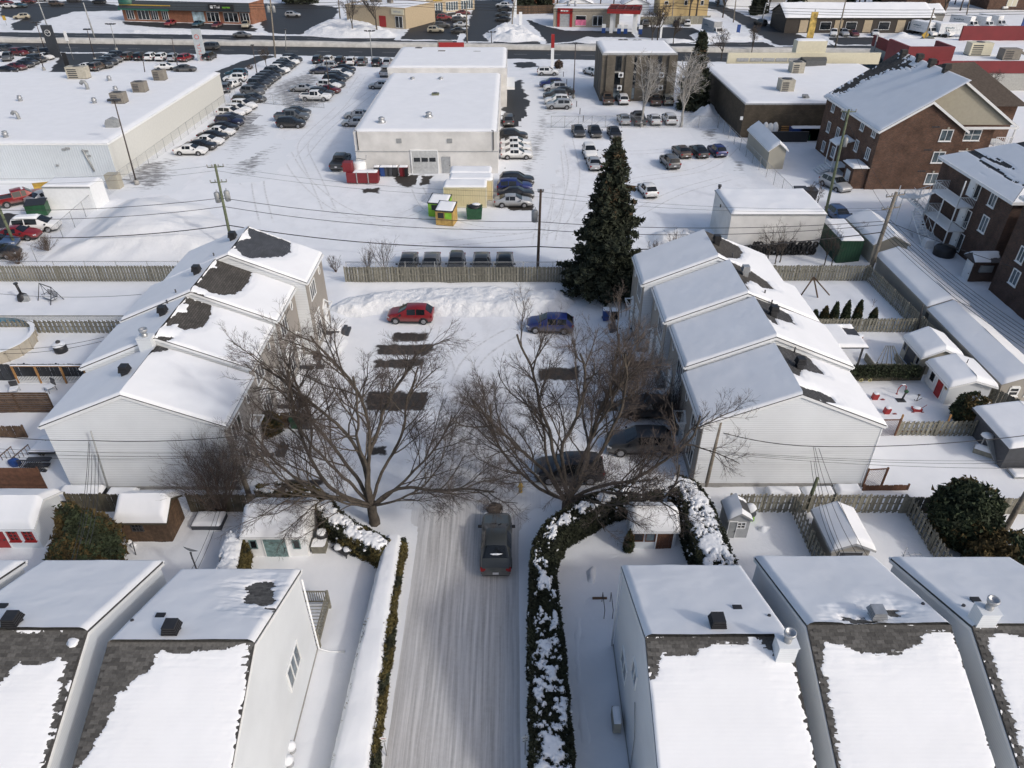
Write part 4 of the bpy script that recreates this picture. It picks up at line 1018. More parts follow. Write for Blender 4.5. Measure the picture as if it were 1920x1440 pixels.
chain_fence('low wire fence just behind the back picket fence',[(-55,65.3),(-27,65.3)],2.1,3.0)
chain_fence('low wire fence behind the middle picket fence with bare saplings in it',[(-16.5,65.15),(7,65.15)],2.1,3.0)
chain_fence('black fabric fence beside the tan shed below the brown ribbed store',[(38.6,113.3),(46.0,113.3)],1.6,2.5,mesh=False)
mb=MB().box(38.6,46.0,113.25,113.3,0.05,1.6);solo(mb,'fence_screen',[BLACK],'black fabric screen hung on the fence below the brown ribbed store','fence screen')
# ------------------------------------------------------------------ vegetation
def quads(name,C,size,seed,mats,parent,mi=None,asp=1.6,flat=0.0,jit=0.4):
    """many leaf-sized faces with random attitude at centres C"""
    r=np.random.default_rng(seed);n=len(C)
    a=r.normal(size=(n,3));a[:,2] *= (1-flat);a /= np.linalg.norm(a,axis=1)[:,None]
    b=r.normal(size=(n,3));b -= (b*a).sum(1)[:,None]*a;b /= np.linalg.norm(b,axis=1)[:,None]
    s=size*(1+jit*(r.random(n)*2-1));a=a*(s*asp/2)[:,None];b=b*(s/2)[:,None]
    V=np.stack([C-a*0.9-b*0.9,C+b*1.5-a*0.3,C+a*1.5],1).reshape(-1,3)
    F=np.arange(3*n).reshape(-1,3)
    return np_obj(name,V,F,mats,parent,mi=mi)
def segs_obj(name,S,n,mats,parent,smooth=True):
    """S rows: p0(3) p1(3) r0 r1 -> joined tapered tubes"""
    S=np.asarray(S,float);P0,P1,R0,R1=S[:,:3],S[:,3:6],S[:,6],S[:,7]
    d=P1-P0;L=np.linalg.norm(d,axis=1);d /= np.maximum(L,1e-9)[:,None]
    ref=np.where(np.abs(d[:,2:3]) > 0.9,np.array([[1.,0,0]]),np.array([[0,0,1.]]))
    u=np.cross(d,ref);u /= np.linalg.norm(u,axis=1)[:,None];w=np.cross(d,u)
    k=np.arange(n)*2*np.pi/n;c,s=np.cos(k),np.sin(k)
    ring=u[:,None,:]*c[None,:,None]+w[:,None,:]*s[None,:,None]
    V=np.concatenate([P0[:,None,:]+ring*R0[:,None,None],(P1+d*np.minimum(R1,L*0.2)[:,None]*0.5)[:,None,:]+ring*R1[:,None,None]],1).reshape(-1,3)
    b=(np.arange(len(S))*2*n)[:,None];j=np.arange(n);j2=(j+1) % n
    F=np.stack([b+j,b+j2,b+n+j2,b+n+j],-1).reshape(-1,4)
    return np_obj(name,V,F,mats,parent,smooth=smooth)

def bare_tree(label,base,H,seed,limbs,r0=0.22,trunk=1.4,kids_=(7,6,5,3),lens=(6.5,3.0,1.5,0.75,0.4),mats=None,up=0.03,wob=0.16,step=0.4,name='bare_tree',cat='tree',group=None,n0=7,split=2,tw=0.010,spread=(0.55,0.95),f0=0.22):
    rr=random.Random(seed);mats=mats or (BARK,TWIG);big=[];fine=[]
    t=thing(name,label,cat,base,rr.uniform(0,0.001),group)
    def grow(p,d,L,r,lv,rend=None):
        n=max(2,int(L/(step*(1 if lv < 2 else 0.7))));st=L/n;rend=rend if rend is not None else max(tw*0.7,r*0.45);pts=[(p.copy(),d.copy(),r)]
        for i in range(n):
            w=wob*(1 if lv < 3 else 1.5)
            d=d+Vector((rr.gauss(0,w),rr.gauss(0,w),rr.gauss(0,w)*0.8+up));d.normalize()
            q=p+d*st;ra=r+(rend-r)*i/n;rb=r+(rend-r)*(i+1)/n
            (big if lv < split else fine).append((*p,*q,ra,rb));p=q;pts.append((p.copy(),d.copy(),rb))
        if lv < len(kids_):
            m=kids_[lv];m=max(1,int(m*rr.uniform(0.75,1.25)))
            for k in range(m):
                f=f0+(1-f0)*(k+rr.random()*0.8)/m;idx=min(len(pts)-1,max(1,int(f*(len(pts)-1))));q,dd,rq=pts[idx]
                ax=dd.orthogonal().normalized();ax.rotate(Matrix.Rotation(rr.uniform(0,2*pi),3,dd))
                ang=rr.uniform(*spread);nd=dd*cos(ang)+ax*sin(ang)
                grow(q,nd.normalized(),lens[lv+1]*rr.uniform(0.6,1.25)*(1.15-0.45*f),min(rq*0.7,max(tw,r*0.42)),lv+1)
    top=Vector((0,0,trunk))
    for i in range(4):
        a,b=Vector((0.03*sin(i*2),0.03*cos(i),trunk*i/4-0.1*(i == 0))),Vector((0.03*sin(i*2+2),0.03*cos(i+1),trunk*(i+1)/4))
        fl=1.35 if i == 0 else 1.1;big.append((*a,*b,r0*(fl if i < 2 else 1.0),r0*(1.1 if i == 0 else 1.0)))
    for az,tilt,ln,rad in limbs:
        a=R(az);ti=R(tilt);d=Vector((sin(ti)*cos(a),sin(ti)*sin(a),cos(ti)))
        grow(Vector((0.05*cos(a),0.05*sin(a),trunk-0.25)),d,ln,rad,0)
    segs_obj('trunk',big,n0,[mats[0]],t);segs_obj('crown',fine,3,[mats[1]],t,False)
    return t
def shrub_bare(label,base,H,W,seed,stems=14,mats=None,group=None,kids_=(6,5,3),name='bare_shrub',cat='shrub',tilt=35):
    rr=random.Random(seed)
    return bare_tree(label,base,H,seed,[(rr.uniform(0,360),rr.uniform(4,tilt),H*rr.uniform(0.7,1.05),0.022) for _ in range(stems)],0.05,0.25,kids_,(H,H*0.38,H*0.2,H*0.12),mats or (TWIGB,TWIG),0.05,0.10,0.35,name,cat,group,5,1,0.006,(0.3,0.7))

lim1=[(170,68,11.0,0.13),(186,60,9.5,0.11),(152,48,10.5,0.13),(128,30,11.4,0.135),(100,14,11.6,0.13),(66,26,11.2,0.13),(36,48,9.0,0.115),(12,64,7.5,0.095),(160,30,11.0,0.115),(205,40,8.5,0.095),(335,58,5.6,0.085),(240,55,5.5,0.08),(90,44,9.6,0.11),(140,64,9.6,0.11)]
lim2=[(174,64,8.6,0.115),(150,46,9.6,0.125),(122,28,11.0,0.135),(96,14,11.4,0.13),(62,26,11.2,0.14),(38,42,11.0,0.13),(14,56,10.8,0.125),(2,68,10.0,0.115),(200,58,6.6,0.085),(330,54,6.4,0.085),(80,46,9.8,0.11),(262,44,5.2,0.075),(26,68,10.4,0.11),(142,62,8.8,0.10)]
bare_tree('big bare tree left of the lane mouth, low limbs over the white shed',G(703,985),12,5,lim1,0.30,1.9,(9,7,7,5),(8,3.7,1.9,0.85,0.42),up=0.042,wob=0.115,tw=0.006,f0=0.30,spread=(0.40,0.80))
bare_tree('big bare tree right of the lane mouth, in front of a dark car',G(1062,962),12,9,lim2,0.32,1.3,(9,7,7,5),(8,3.7,1.9,0.85,0.42),up=0.042,wob=0.115,tw=0.006,f0=0.30,spread=(0.40,0.80))
nest=thing('bird_nest','ragged dark bird nest in the top branches of the left bare tree','nest',(-12.2,37.8,8.4))
shrub_bare('dense fan-shaped bare shrub against the white gable house on the left',G(418,968),5.4,3,21,40,kids_=(7,6,3),tilt=32)
shrub_bare('large reddish brown bare shrub in front of the right townhouses',G(1190,790),5.6,4,22,30,(TWIGB,TWIG),kids_=(7,6,3),tilt=38)
shrub_bare('second brown bare shrub under the right townhouse fronts',G(1262,815),3.8,3,27,26,(TWIGB,TWIG),kids_=(7,5,3))
shrub_bare('small reddish shrub by the left row steps near the fence',G(607,577),1.0,1,23,12,(TWIGB,TWIGB),kids_=(4,3))
for k,(px,py,h,sd) in enumerate([(722,508,3.6,41),(690,508,2.6,42),(630,510,1.8,43),(1265,470,2.4,44),(1225,480,1.8,45)]):
    shrub_bare(['tall bare saplings behind the fence left of the snow-covered parked cars','shorter bare sapling clump behind the fence, beside the tall saplings','low bare twigs behind the fence by the left row','bare shrub on the snow heap behind the right row','small bare shrub right of the spruce'][k],G(px,py),h,1.5,sd,12,kids_=(6,5))
shrub_bare('low brown tangle of brush at the left lot corner below the red sedan',G(90,470),1.8,3,46,34,(TWIGB,TWIGB),kids_=(6,4),tilt=60)
shrub_bare('brown brush at the left edge under the utility pole',G(35,495),1.7,3,47,34,(TWIGB,TWIGB),kids_=(6,4),tilt=60)
for k,(px,py,h,sd) in enumerate([(1438,492,4.6,51),(1462,492,4.9,52),(1453,495,3.4,53),(1545,498,4.6,54),(1558,500,4.0,55),(1610,470,3.6,56),(1530,392,4.0,57),(1512,385,3.4,58)]):
    bare_tree(['bare young tree against the white store, left of two','bare young tree against the white store, right of two','short bare sapling between the two young trees at the white store','bare tree beside the green container','thin bare tree in front of the green container','small bare tree behind the tan gabled shed','bare tree at the corner by the dark bins','bare sapling behind the dark bins'][k],G(px,py),h,sd,[(30,14,h*0.6,0.035),(160,20,h*0.55,0.03),(270,22,h*0.5,0.03),(90,8,h*0.62,0.035)],0.055,h*0.32,(6,5,3),(h*0.5,h*0.24,h*0.12,h*0.07),(BARK,TWIG),0.05,0.14,0.3,tw=0.007)

def ellipsoid_pts(n,rx,ry,rz,seed,lo=0.72,cone=0.0,lump=0.16,cz=None):
    r=np.random.default_rng(seed);v=r.normal(size=(n,3));v /= np.linalg.norm(v,axis=1)[:,None]
    th=np.arctan2(v[:,1],v[:,0]);q=1+lump*(fbm(th*1.6+9,v[:,2]*2.6,seed,3)-0.5)*2+lump*0.8*(fbm(th*4+3,v[:,2]*6,seed+3,2)-0.5)*2
    q=q*(lo+(1-lo)*r.random(n)**0.45)*(1+0.16*(r.random(n) < 0.16)*r.random(n))
    P=v*q[:,None]*np.array([rx,ry,rz])
    if cone:s=1-cone*np.clip((P[:,2]+rz)/(2*rz),0,1);P[:,0] *= s;P[:,1] *= s
    P[:,2]+=rz if cz is None else cz
    return P[P[:,2] > 0.03]
def cedar(label,base,rx,ry,h,seed,n=14000,leaf=0.15,cone=0.35,bronze=0.3,snow=0,name='cedar_tree',group=None,core=True,lump=0.16,cat='tree',mats=None):
    t=thing(name,label,cat,base,0,group)
    P=ellipsoid_pts(n,rx,ry,h/2,seed,0.70,cone,lump)
    r=np.random.default_rng(seed+1);fz=fbm(P[:,0]*0.9+P[:,2]*0.7,P[:,1]*0.9,seed+4,3)
    mi=(fz+0.25*(r.random(len(P))-0.5) > (1-bronze*0.85)*0.72).astype(int)
    quads('foliage',P,leaf,seed,list(mats) if mats else [CEDAR,CEDARB],t,mi,1.9)
    MB().cyl((0,0,-0.2),min(rx,ry)*0.10+0.03,h*0.5,7,0,0.03).build('trunk',[BARK],t)
    if core:
        c=MB();c.lathe([(0.001,0.05),(rx*0.62,h*0.12),(rx*0.74,h*0.38),(rx*0.62*(1-cone*0.4),h*0.65),(rx*0.32*(1-cone*0.5),h*0.86),(0.001,h*0.93)],n=12,sy=ry/rx)
        c.build('inner_foliage',[mats[0] if mats else CEDAR],t)
    if snow:
        s=MB();rr=random.Random(seed)
        for k in range(snow):
            a=rr.uniform(0,6.28);q=rr.uniform(0.1,0.75);z=h*(1-0.42*q*q)-0.04
            s.blob((rx*q*cos(a)*(1-cone*0.6),ry*q*sin(a)*(1-cone*0.6),z),rr.uniform(0.12,0.28),rr.uniform(0.12,0.26),rr.uniform(0.05,0.1),0,k,0.25,9,5)
        s.build('snow_cover',[SNOWY],t)
    return t
cedar('big bushy bronzed cedar between the red window shed and the brown shed',G(186,1066),2.2,2.0,4.5,61,34000,0.14,0.55,0.5,0,lump=0.30)
cedar('big round dark cedar over the slanted fence on the right',G(1787,1012),1.95,1.9,4.2,62,24000,0.14,0.12,0.22,2,lump=0.12)
cedar('lower spreading bronzed cedar at the right edge below the round one',G(1880,1085),2.6,1.9,2.9,63,18000,0.15,0.2,0.5,3,lump=0.2)
cedar('round cedar shrub topped with snow lumps beside the red-door shed',G(1812,792),1.35,1.25,2.3,64,9000,0.12,0.1,0.15,16,name='cedar_shrub',cat='shrub')
for k,(px,hh) in enumerate([(1523,1.5),(1541,1.9),(1559,2.3),(1580,2.45),(1602,2.5),(1633,1.7)]):
    cedar(['slim cedar first in the row along the garden fence, next to the house roof','slim cedar second in the row along the garden fence','slim cedar third in the row along the garden fence','slim cedar fourth in the row along the garden fence','tallest slim cedar, fifth in the row along the garden fence','short slim cedar standing apart at the end of the row'][k],G(px,609),0.5,0.5,hh,70+k,2200,0.10,0.7,0.1,0,'slim_cedar','slim cedars along the garden fence')
cedar('slim dark cedar leaning on the corner of the small white cabin',G(1177,1036),0.36,0.36,1.75,77,2600,0.09,0.65,0.1,0,'slim_cedar')
cedar('small round shrub with a snow cap by the left row steps',G(597,606),0.62,0.6,0.95,78,2500,0.09,0.1,0.7,5,'round_shrub',cat='shrub')
cedar('small dark evergreen shrub near the left town house front',G(505,815),1.1,1.0,1.9,79,5000,0.11,0.2,0.3,0,'round_shrub',cat='shrub')

def spruce(label,base,H,Rb,seed,dens=1.0,name='spruce_tree',group=None,cones=True,leaf=0.21,m=5):
    rr=np.random.default_rng(seed);t=thing(name,label,'tree',base,0,group)
    MB().tube([(0,0,-0.2),(0,0,H*0.5),(0,0,H*0.97)],[Rb*0.055,Rb*0.035,0.02],8).build('trunk',[BARK],t)
    C=[];S=[];z=H*0.045
    while z < H*0.985:
        f=z/H;Lr=Rb*(1-f)**0.82*(0.66+0.46*rr.random())+0.12
        nb=max(4,int(11*(1-f)+4))
        for k in range(nb):
            a=rr.random()*2*np.pi;L=Lr*(0.50+0.72*rr.random());ns=max(3,int(L/0.16*dens))
            s=np.linspace(0.12,1,ns);droop=-0.34*L*s**1.5+0.16*L*s**3.2+0.10*s
            x=np.cos(a)*L*s;y=np.sin(a)*L*s;zz=z+droop
            S.append((0,0,z,x[-1]*0.8,y[-1]*0.8,z+droop[int(ns*0.8)-1],0.035*(1-f)+0.012,0.01))
            px=np.repeat(x,m);py=np.repeat(y,m);pz=np.repeat(zz,m);w=np.repeat(0.10+0.22*L/Rb*np.sin(np.pi*np.clip(s*0.9+0.08,0,1)),m)
            off=rr.normal(size=(len(px),3))*np.stack([w,w,w*0.45+0.05],1);off[:,2] -= 0.08
            C.append(np.stack([px,py,pz],1)+off)
        z+=0.36*(1-0.55*f)*(0.8+0.4*rr.random())
    C=np.concatenate(C);C=C[C[:,2] > 0.35]
    mi=np.zeros(len(C),int)
    if cones:mi=((C[:,2] > H*0.55) & (rr.random(len(C)) < 0.30*(C[:,2]/H)) & (fbm(C[:,0]*1.3,C[:,1]*1.3+C[:,2],5,2) > 0.45)).astype(int)
    segs_obj('branches',S,4,[BARK],t)
    quads('crown',C,leaf,seed,[SPRUCE,SPRUCEB],t,mi,2.3,0.2)
    return t
spruce('tall dark spruce standing by the back fence of the court',G(1134,546),14.9,4.6,81,1.3,m=9,leaf=0.17)
spruce('tall narrow spruce beside the brown office block',G(1298,205),12.5,2.8,82,0.6,leaf=0.45)

# ------------------------------------------------------------------ hedges
def hedge(label,path,W,H,seed,mats,snow_t=0.45,dens=420,leaf=0.085,snowT=0.22,res=0.055,bare_edge=0.0,nf=1.25,name='hedge',smooth_snow=False,side_bits=0,snow_off=(0.0,0.0),sv=(0,0)):
    P=np.array([(p[0],p[1]) for p in path],float)
    # resample the centre line
    d=np.r_[0,np.cumsum(np.hypot(*np.diff(P,axis=0).T))];L=d[-1]
    def at(s):return np.stack([np.interp(s,d,P[:,0]),np.interp(s,d,P[:,1])],-1)
    def frame(s):
        a,b=at(np.clip(s-0.35,0,L)),at(np.clip(s+0.35,0,L));tg=b-a;tg /= np.maximum(np.linalg.norm(tg,axis=-1),1e-6)[...,None]
        return at(s),np.stack([-tg[...,1],tg[...,0]],-1)      # left-hand normal
    Wf=(lambda s:np.interp(s/L,np.linspace(0,1,len(W)),W)) if isinstance(W,(list,tuple)) else (lambda s:np.full(np.shape(s),float(W)))
    Hf=(lambda s:np.interp(s/L,np.linspace(0,1,len(H)),H)) if isinstance(H,(list,tuple)) else (lambda s:np.full(np.shape(s),float(H)))
    base=Vector((*at(L/2),0));t=wthing(name,label,'hedge',base)
    r=np.random.default_rng(seed)
    # leaves on both flanks and the top
    Hm=float(np.mean(Hf(np.linspace(0,L,50))));Wm=float(np.mean(Wf(np.linspace(0,L,50))))
    n=int(L*(2*Hm+Wm)*dens);s=r.random(n)*L;q=r.random(n)*(2*Hm+Wm)
    ww,hh=Wf(s),Hf(s)
    side=np.where(q < Hm,-1.0,np.where(q > Hm+Wm,1.0,0.0));top=side == 0
    zz=np.where(top,hh,np.where(side < 0,q/Hm*hh,(q-Hm-Wm)/Hm*hh));ll=np.where(top,((q-Hm)/Wm-0.5)*ww,side*ww/2)
    bul=0.16*(fbm(s*0.9,zz*0.9+side*7,seed,3)-0.5)*2
    dep=r.random(n)**2*0.16
    ll=np.where(top,ll*0.98,ll*(1-0.12*(zz/Hm)**2)+side*(bul-dep));zz=np.where(top,zz+bul*0.6-dep,zz)
    c,nrm=frame(s);C=np.concatenate([c+nrm*ll[:,None],zz[:,None]],1)+r.normal(size=(n,3))*0.03
    C=C[C[:,2] > 0.02]
    mi=(fbm(C[:,0]*0.8,C[:,1]*0.8+C[:,2],seed+6,3) > 0.55).astype(int)
    o=quads('foliage',C,leaf,seed,list(mats),t,mi,1.9)
    # dense inside
    ns=max(2,int(L/0.4));ss=np.linspace(0,L,ns);c,nrm=frame(ss);w2=Wf(ss)/2-0.10;h2=Hf(ss)-0.10
    prof=[(-1,0.0),(-0.98,0.5),(-0.86,1.0),(0.86,1.0),(0.98,0.5),(1,0.0)]
    V=np.array([[c[i,0]+nrm[i,0]*a*w2[i],c[i,1]+nrm[i,1]*a*w2[i],b*h2[i]] for i in range(ns) for a,b in prof])
    F=[(i*6+j,(i+1)*6+j,(i+1)*6+j+1,i*6+j+1) for i in range(ns-1) for j in range(5)]
    m=MB();m.add(V.tolist(),F);m.add(V[:6].tolist(),[(0,1,2,3,4,5)]);m.add(V[-6:].tolist(),[(5,4,3,2,1,0)]);m.build('inner_foliage',[mats[0]],t)
    # snow lying on top, broken into pillows
    nS,nW=int(L/res),int((Wm+0.3)/res);su,wu=np.meshgrid(np.linspace(0,L,nS),np.linspace(-0.5,0.5,nW))
    wid=Wf(su)*(1.02 if smooth_snow else 0.92);lat=wu*wid+snow_off[0]
    big=fbm(su*nf,lat*nf,seed+20,3);sm=fbm(su*nf*3.2,lat*nf*3.2,seed+21,3)
    e=(0.5-np.abs(wu))*wid
    if smooth_snow:
        f=e/0.28+0.22*(fbm(su*2.5,lat*3,seed+23)-0.5)*2
        h=snowT*np.sqrt(np.clip(f,0,1))*(0.85+0.5*(fbm(su*0.5,lat*0.7,seed+24)-0.5))
        h=np.where(f > 0,h,-0.05)
    else:
        fi=fbm(su*nf*9,lat*nf*9,seed+22,3);f=0.42*big+0.36*sm+0.22*fi-snow_t-0.16*np.exp(-(e/0.12))-np.interp(su/L,np.linspace(0,1,len(sv)),sv)
        h=np.where(f > 0,snowT*0.75*np.sqrt(np.clip(f/0.07,0,1))*(0.45+0.7*sm+0.35*fi),-0.05)
    k0=h > 0
    zt=Hf(su)+0.02+0.10*(fbm(su*0.8,lat*0.8,seed+25)-0.5)-0.22*(np.abs(wu)*2)**3;c,nrm=frame(su)
    V=np.stack([c[...,0]+nrm[...,0]*lat,c[...,1]+nrm[...,1]*lat,zt+np.clip(h,-0.04,None)],-1)
    I=np.arange(su.size).reshape(su.shape);k=k0[:-1,:-1] | k0[1:,:-1] | k0[:-1,1:] | k0[1:,1:]
    F=np.stack([I[:-1,:-1],I[:-1,1:],I[1:,1:],I[1:,:-1]],-1)[k];used=np.unique(F);rm=np.full(su.size,-1);rm[used]=np.arange(len(used))
    np_obj('snow_cover',V.reshape(-1,3)[used],rm[F],SNOWY,t,smooth=True)
    if side_bits:
        b=MB();rr=random.Random(seed)
        for k in range(side_bits):
            s0=np.array(rr.uniform(0,L));sd=rr.choice((-1,1));c0,n0=frame(s0);zz0=rr.uniform(0.35,0.95)*Hm;l0=sd*(float(Wf(s0))/2+0.0);q0=rr.uniform(0.03,0.10)
            b.blob((c0[0]+n0[0]*l0,c0[1]+n0[1]*l0,zz0),q0*1.3,q0*1.3,q0*0.6,0,k,0.25,7,4)
        b.build('snow_tuft',[SNOWY],t)['kind']='stuff'
    return t
HG=(HEDGEG,HEDGEB)
hp=lambda z,*q:[(v.x,v.y) for v in (G(a,b,z) for a,b in q)]
hedge('tall dark hedge along the right lane side, curving behind the small cabin',[(1.75,9.0)]+hp(1.95,(1036,1440),(1031,1300),(1025,1200),(1021,1110),(1016,1062),(1022,1020),(1043,985),(1085,957),(1135,933),(1185,917),(1240,906)),[2.1,2.0,1.9,1.8,1.5,1.35,1.3,1.25],[1.85,1.9,1.95,2.0,2.05,2.0,1.9],91,(HEDGEG,HEDGEG),0.452,400,0.085,0.17,nf=1.35,side_bits=60,sv=(-0.03,-0.02,0.0,0.01,0.03,0.11,0.10,0.06,0.03,-0.02))
hedge('thick snow-laden hedge on the right of the small white cabin',hp(2.05,(1262,900),(1290,910),(1308,942),(1320,985),(1334,1022),(1348,1057),(1362,1100)),[1.5,1.9,2.1,2.2],[2.0,2.1,2.15,2.1],92,(HEDGEG,HEDGEG),0.425,400,0.085,0.2,nf=1.2,side_bits=60)
hedge('low hedge along the left side of the lane under one smooth slab of snow',[(-6.85,9.0),(-6.85,14.5),(-6.88,18),(-6.9,22),(-6.9,25),(-6.85,27.4),(-6.8,29.4)],[2.0,1.95,1.75,1.5,1.25,1.1],[1.35,1.3,1.25,1.2],93,(HEDGEB,HEDGEG),0.3,440,0.08,0.24,smooth_snow=True,snow_off=(0.14,0))
hedge('dark hedge curving behind the white shed with turquoise doors',hp(1.55,(478,920),(530,915),(575,922),(603,938)),1.2,[1.5,1.6,1.6],94,HG,0.56,380,0.085,0.15,side_bits=10)
hedge('dark hedge with snow tufts slanting from the white shed down to the lane',hp(1.6,(606,945),(622,968),(655,992),(692,1008),(722,1022)),[1.3,1.25,1.2],[1.7,1.7,1.5],95,HG,0.43,440,0.08,0.2,side_bits=20)
hedge('short cedar hedge half buried in snow left of the white shed',hp(1.45,(448,998),(440,1035),(432,1072),(425,1110)),[1.2,1.35,1.4],[1.45,1.55,1.5],96,(HEDGEB,HEDGEG),0.33,420,0.085,0.3,nf=1.0,snow_off=(-0.25,0))
# ivy over the short fence
t=wthing('ivy','dark green ivy hanging over the short old fence near the red yard ornaments','ivy',(29.0,47.0));r_=np.random.default_rng(5)
n=9000;C=np.stack([26.6+r_.random(n)*5.6,46.95+r_.normal(size=n)*0.16,0.75+r_.random(n)*0.95],1);quads('foliage',C,0.09,6,[CEDAR,HEDGEG],t,(r_.random(n) > 0.5).astype(int),1.5)
t=wthing('leafy_shrub','bright green leafy shrub at the corner of the stepped right roofs','shrub',(25.9,47.4));P=ellipsoid_pts(4500,0.9,0.8,0.75,7)+np.array([25.9,47.4,0]);quads('foliage',P,0.10,8,[IVY,CEDAR],t,(np.arange(len(P)) % 3 == 0).astype(int),1.4)
MB().cyl((25.9,47.4,-0.1),0.05,0.8,6).build('stem',[BARK],t)
mb=MB();rr=random.Random(3)
for k in range(60):
    a=rr.uniform(0,6.28);q=rr.uniform(0.1,0.3);z=rr.uniform(-0.15,0.2)
    mb.tube([(q*cos(a),q*sin(a),z),(0.3*cos(a+1.3),0.3*sin(a+1.3),z+rr.uniform(-0.1,0.1)),(0.26*cos(a+2.4),0.26*sin(a+2.4),z+rr.uniform(-0.1,0.1))],0.014,4)
mb.build('twigs',[TWIGB],nest)
# ------------------------------------------------------------------ vehicles (front towards +x, origin on the ground under the middle)
def paint(name,rgb,metal=0.35,rough=0.35,coat=0.6):
    m,n,l,b=_nt('car paint '+name);tc=n.new('ShaderNodeTexCoord');s=n.new('ShaderNodeSeparateXYZ');l.new(tc.outputs['Object'],s.inputs[0])
    oi=n.new('ShaderNodeObjectInfo');h=_math(n,l,'SUBTRACT',_math(n,l,'MULTIPLY_ADD',_noise(n,l,_pos(n,l),3,4),0.5,0.55),s.outputs[2])
    f=_math(n,l,'MULTIPLY',_ramp_f(n,l,h,-0.15,0.45),_math(n,l,'MULTIPLY_ADD',oi.outputs['Random'],0.5,0.2))
    l.new(_mix(n,l,f,rgb,(0.24,0.23,0.215)),b.inputs['Base Color']);l.new(_math(n,l,'MULTIPLY_ADD',f,0.5,rough),b.inputs['Roughness'])
    b.inputs['Metallic'].default_value=metal*0.6;b.inputs['Coat Weight'].default_value=coat*0.6;b.inputs['Coat Roughness'].default_value=0.08;MATS['p'+name]=m;return m
PAINT={'white':paint('white',(0.72,0.72,0.71),0.0),'black':paint('black',(0.012,0.012,0.014)),'graphite':paint('graphite',(0.055,0.06,0.06)),'charcoal':paint('charcoal',(0.045,0.048,0.052)),'grey':paint('grey',(0.115,0.12,0.125)),
         'silver':paint('silver',(0.40,0.41,0.42),0.6),'red':paint('red',(0.21,0.008,0.012),0.2),'dark red':paint('dark red',(0.12,0.012,0.015),0.2),'blue':paint('blue',(0.012,0.024,0.13),0.3),'navy':paint('navy',(0.012,0.016,0.045),0.3),
         'teal':paint('teal',(0.02,0.07,0.10),0.3),'brown':paint('brown',(0.085,0.06,0.045),0.3),'beige':paint('beige',(0.40,0.36,0.27),0.2),'sage':paint('sage',(0.12,0.15,0.11),0.2),'light blue':paint('light blue',(0.06,0.11,0.22),0.3)}
# station rows: x, bottom, belt, top, half width, half width of roof ; cabin flags between stations
TYPES={
 'sedan':dict(L=4.75,wb=1.38,r=0.33,st=[(-2.36,.42,.62,.72,.66,.60,0),(-2.28,.28,.84,.93,.84,.74,0),(-1.70,.24,.93,1.03,.90,.78,0),(-0.95,.24,.95,1.36,.91,.60,1),(-0.45,.24,.94,1.42,.91,.60,1),(0.30,.24,.93,1.41,.91,.60,1),(1.12,.24,.92,.99,.91,.78,2),(1.85,.24,.82,.90,.89,.74,0),(2.24,.26,.66,.74,.82,.66,0),(2.37,.38,.54,.58,.66,.55,0)]),
 'hatch':dict(L=4.2,wb=1.27,r=0.33,st=[(-2.10,.42,.66,.80,.70,.64,0),(-2.02,.28,.90,1.02,.84,.70,0),(-1.45,.24,.97,1.48,.88,.60,1),(-0.6,.24,.95,1.53,.89,.61,1),(0.25,.24,.93,1.49,.89,.60,1),(1.05,.24,.92,1.02,.88,.74,2),(1.70,.24,.82,.92,.86,.70,0),(2.00,.26,.66,.76,.80,.62,0),(2.11,.38,.54,.60,.64,.52,0)]),
 'suv':dict(L=4.65,wb=1.36,r=0.37,st=[(-2.32,.48,.74,.86,.74,.68,0),(-2.25,.34,.98,1.08,.88,.74,0),(-1.85,.30,1.07,1.60,.92,.66,1),(-0.8,.30,1.05,1.70,.93,.68,1),(0.25,.30,1.04,1.66,.93,.67,1),(1.05,.30,1.03,1.15,.93,.80,2),(1.80,.30,.96,1.07,.91,.76,0),(2.20,.32,.80,.88,.86,.70,0),(2.33,.44,.64,.70,.70,.60,0)]),
 'van':dict(L=5.0,wb=1.5,r=0.35,st=[(-2.48,.46,.74,.88,.78,.72,0),(-2.42,.32,1.0,1.12,.92,.78,0),(-2.15,.28,1.06,1.66,.95,.72,1),(-0.8,.28,1.04,1.74,.96,.74,1),(0.6,.28,1.0,1.68,.96,.72,1),(1.65,.28,.98,1.06,.94,.80,2),(2.10,.28,.88,.96,.91,.74,0),(2.40,.32,.70,.78,.84,.66,0),(2.50,.42,.56,.62,.70,.58,0)]),
 'pickup':dict(L=5.7,wb=1.75,r=0.41,st=[(-2.86,.52,.86,1.06,.86,.84,0),(-2.80,.42,.98,1.10,.97,.93,0),(-0.90,.40,1.02,1.12,.98,.93,0),(-0.85,.40,1.10,1.80,.98,.70,3),(0.15,.40,1.10,1.86,.98,.72,1),(0.70,.40,1.10,1.82,.98,.71,1),(1.45,.40,1.10,1.22,.98,.86,2),(2.35,.40,1.06,1.18,.97,.84,0),(2.74,.44,.92,1.00,.93,.80,0),(2.86,.56,.74,.80,.80,.70,0)]),
}
CARME={}
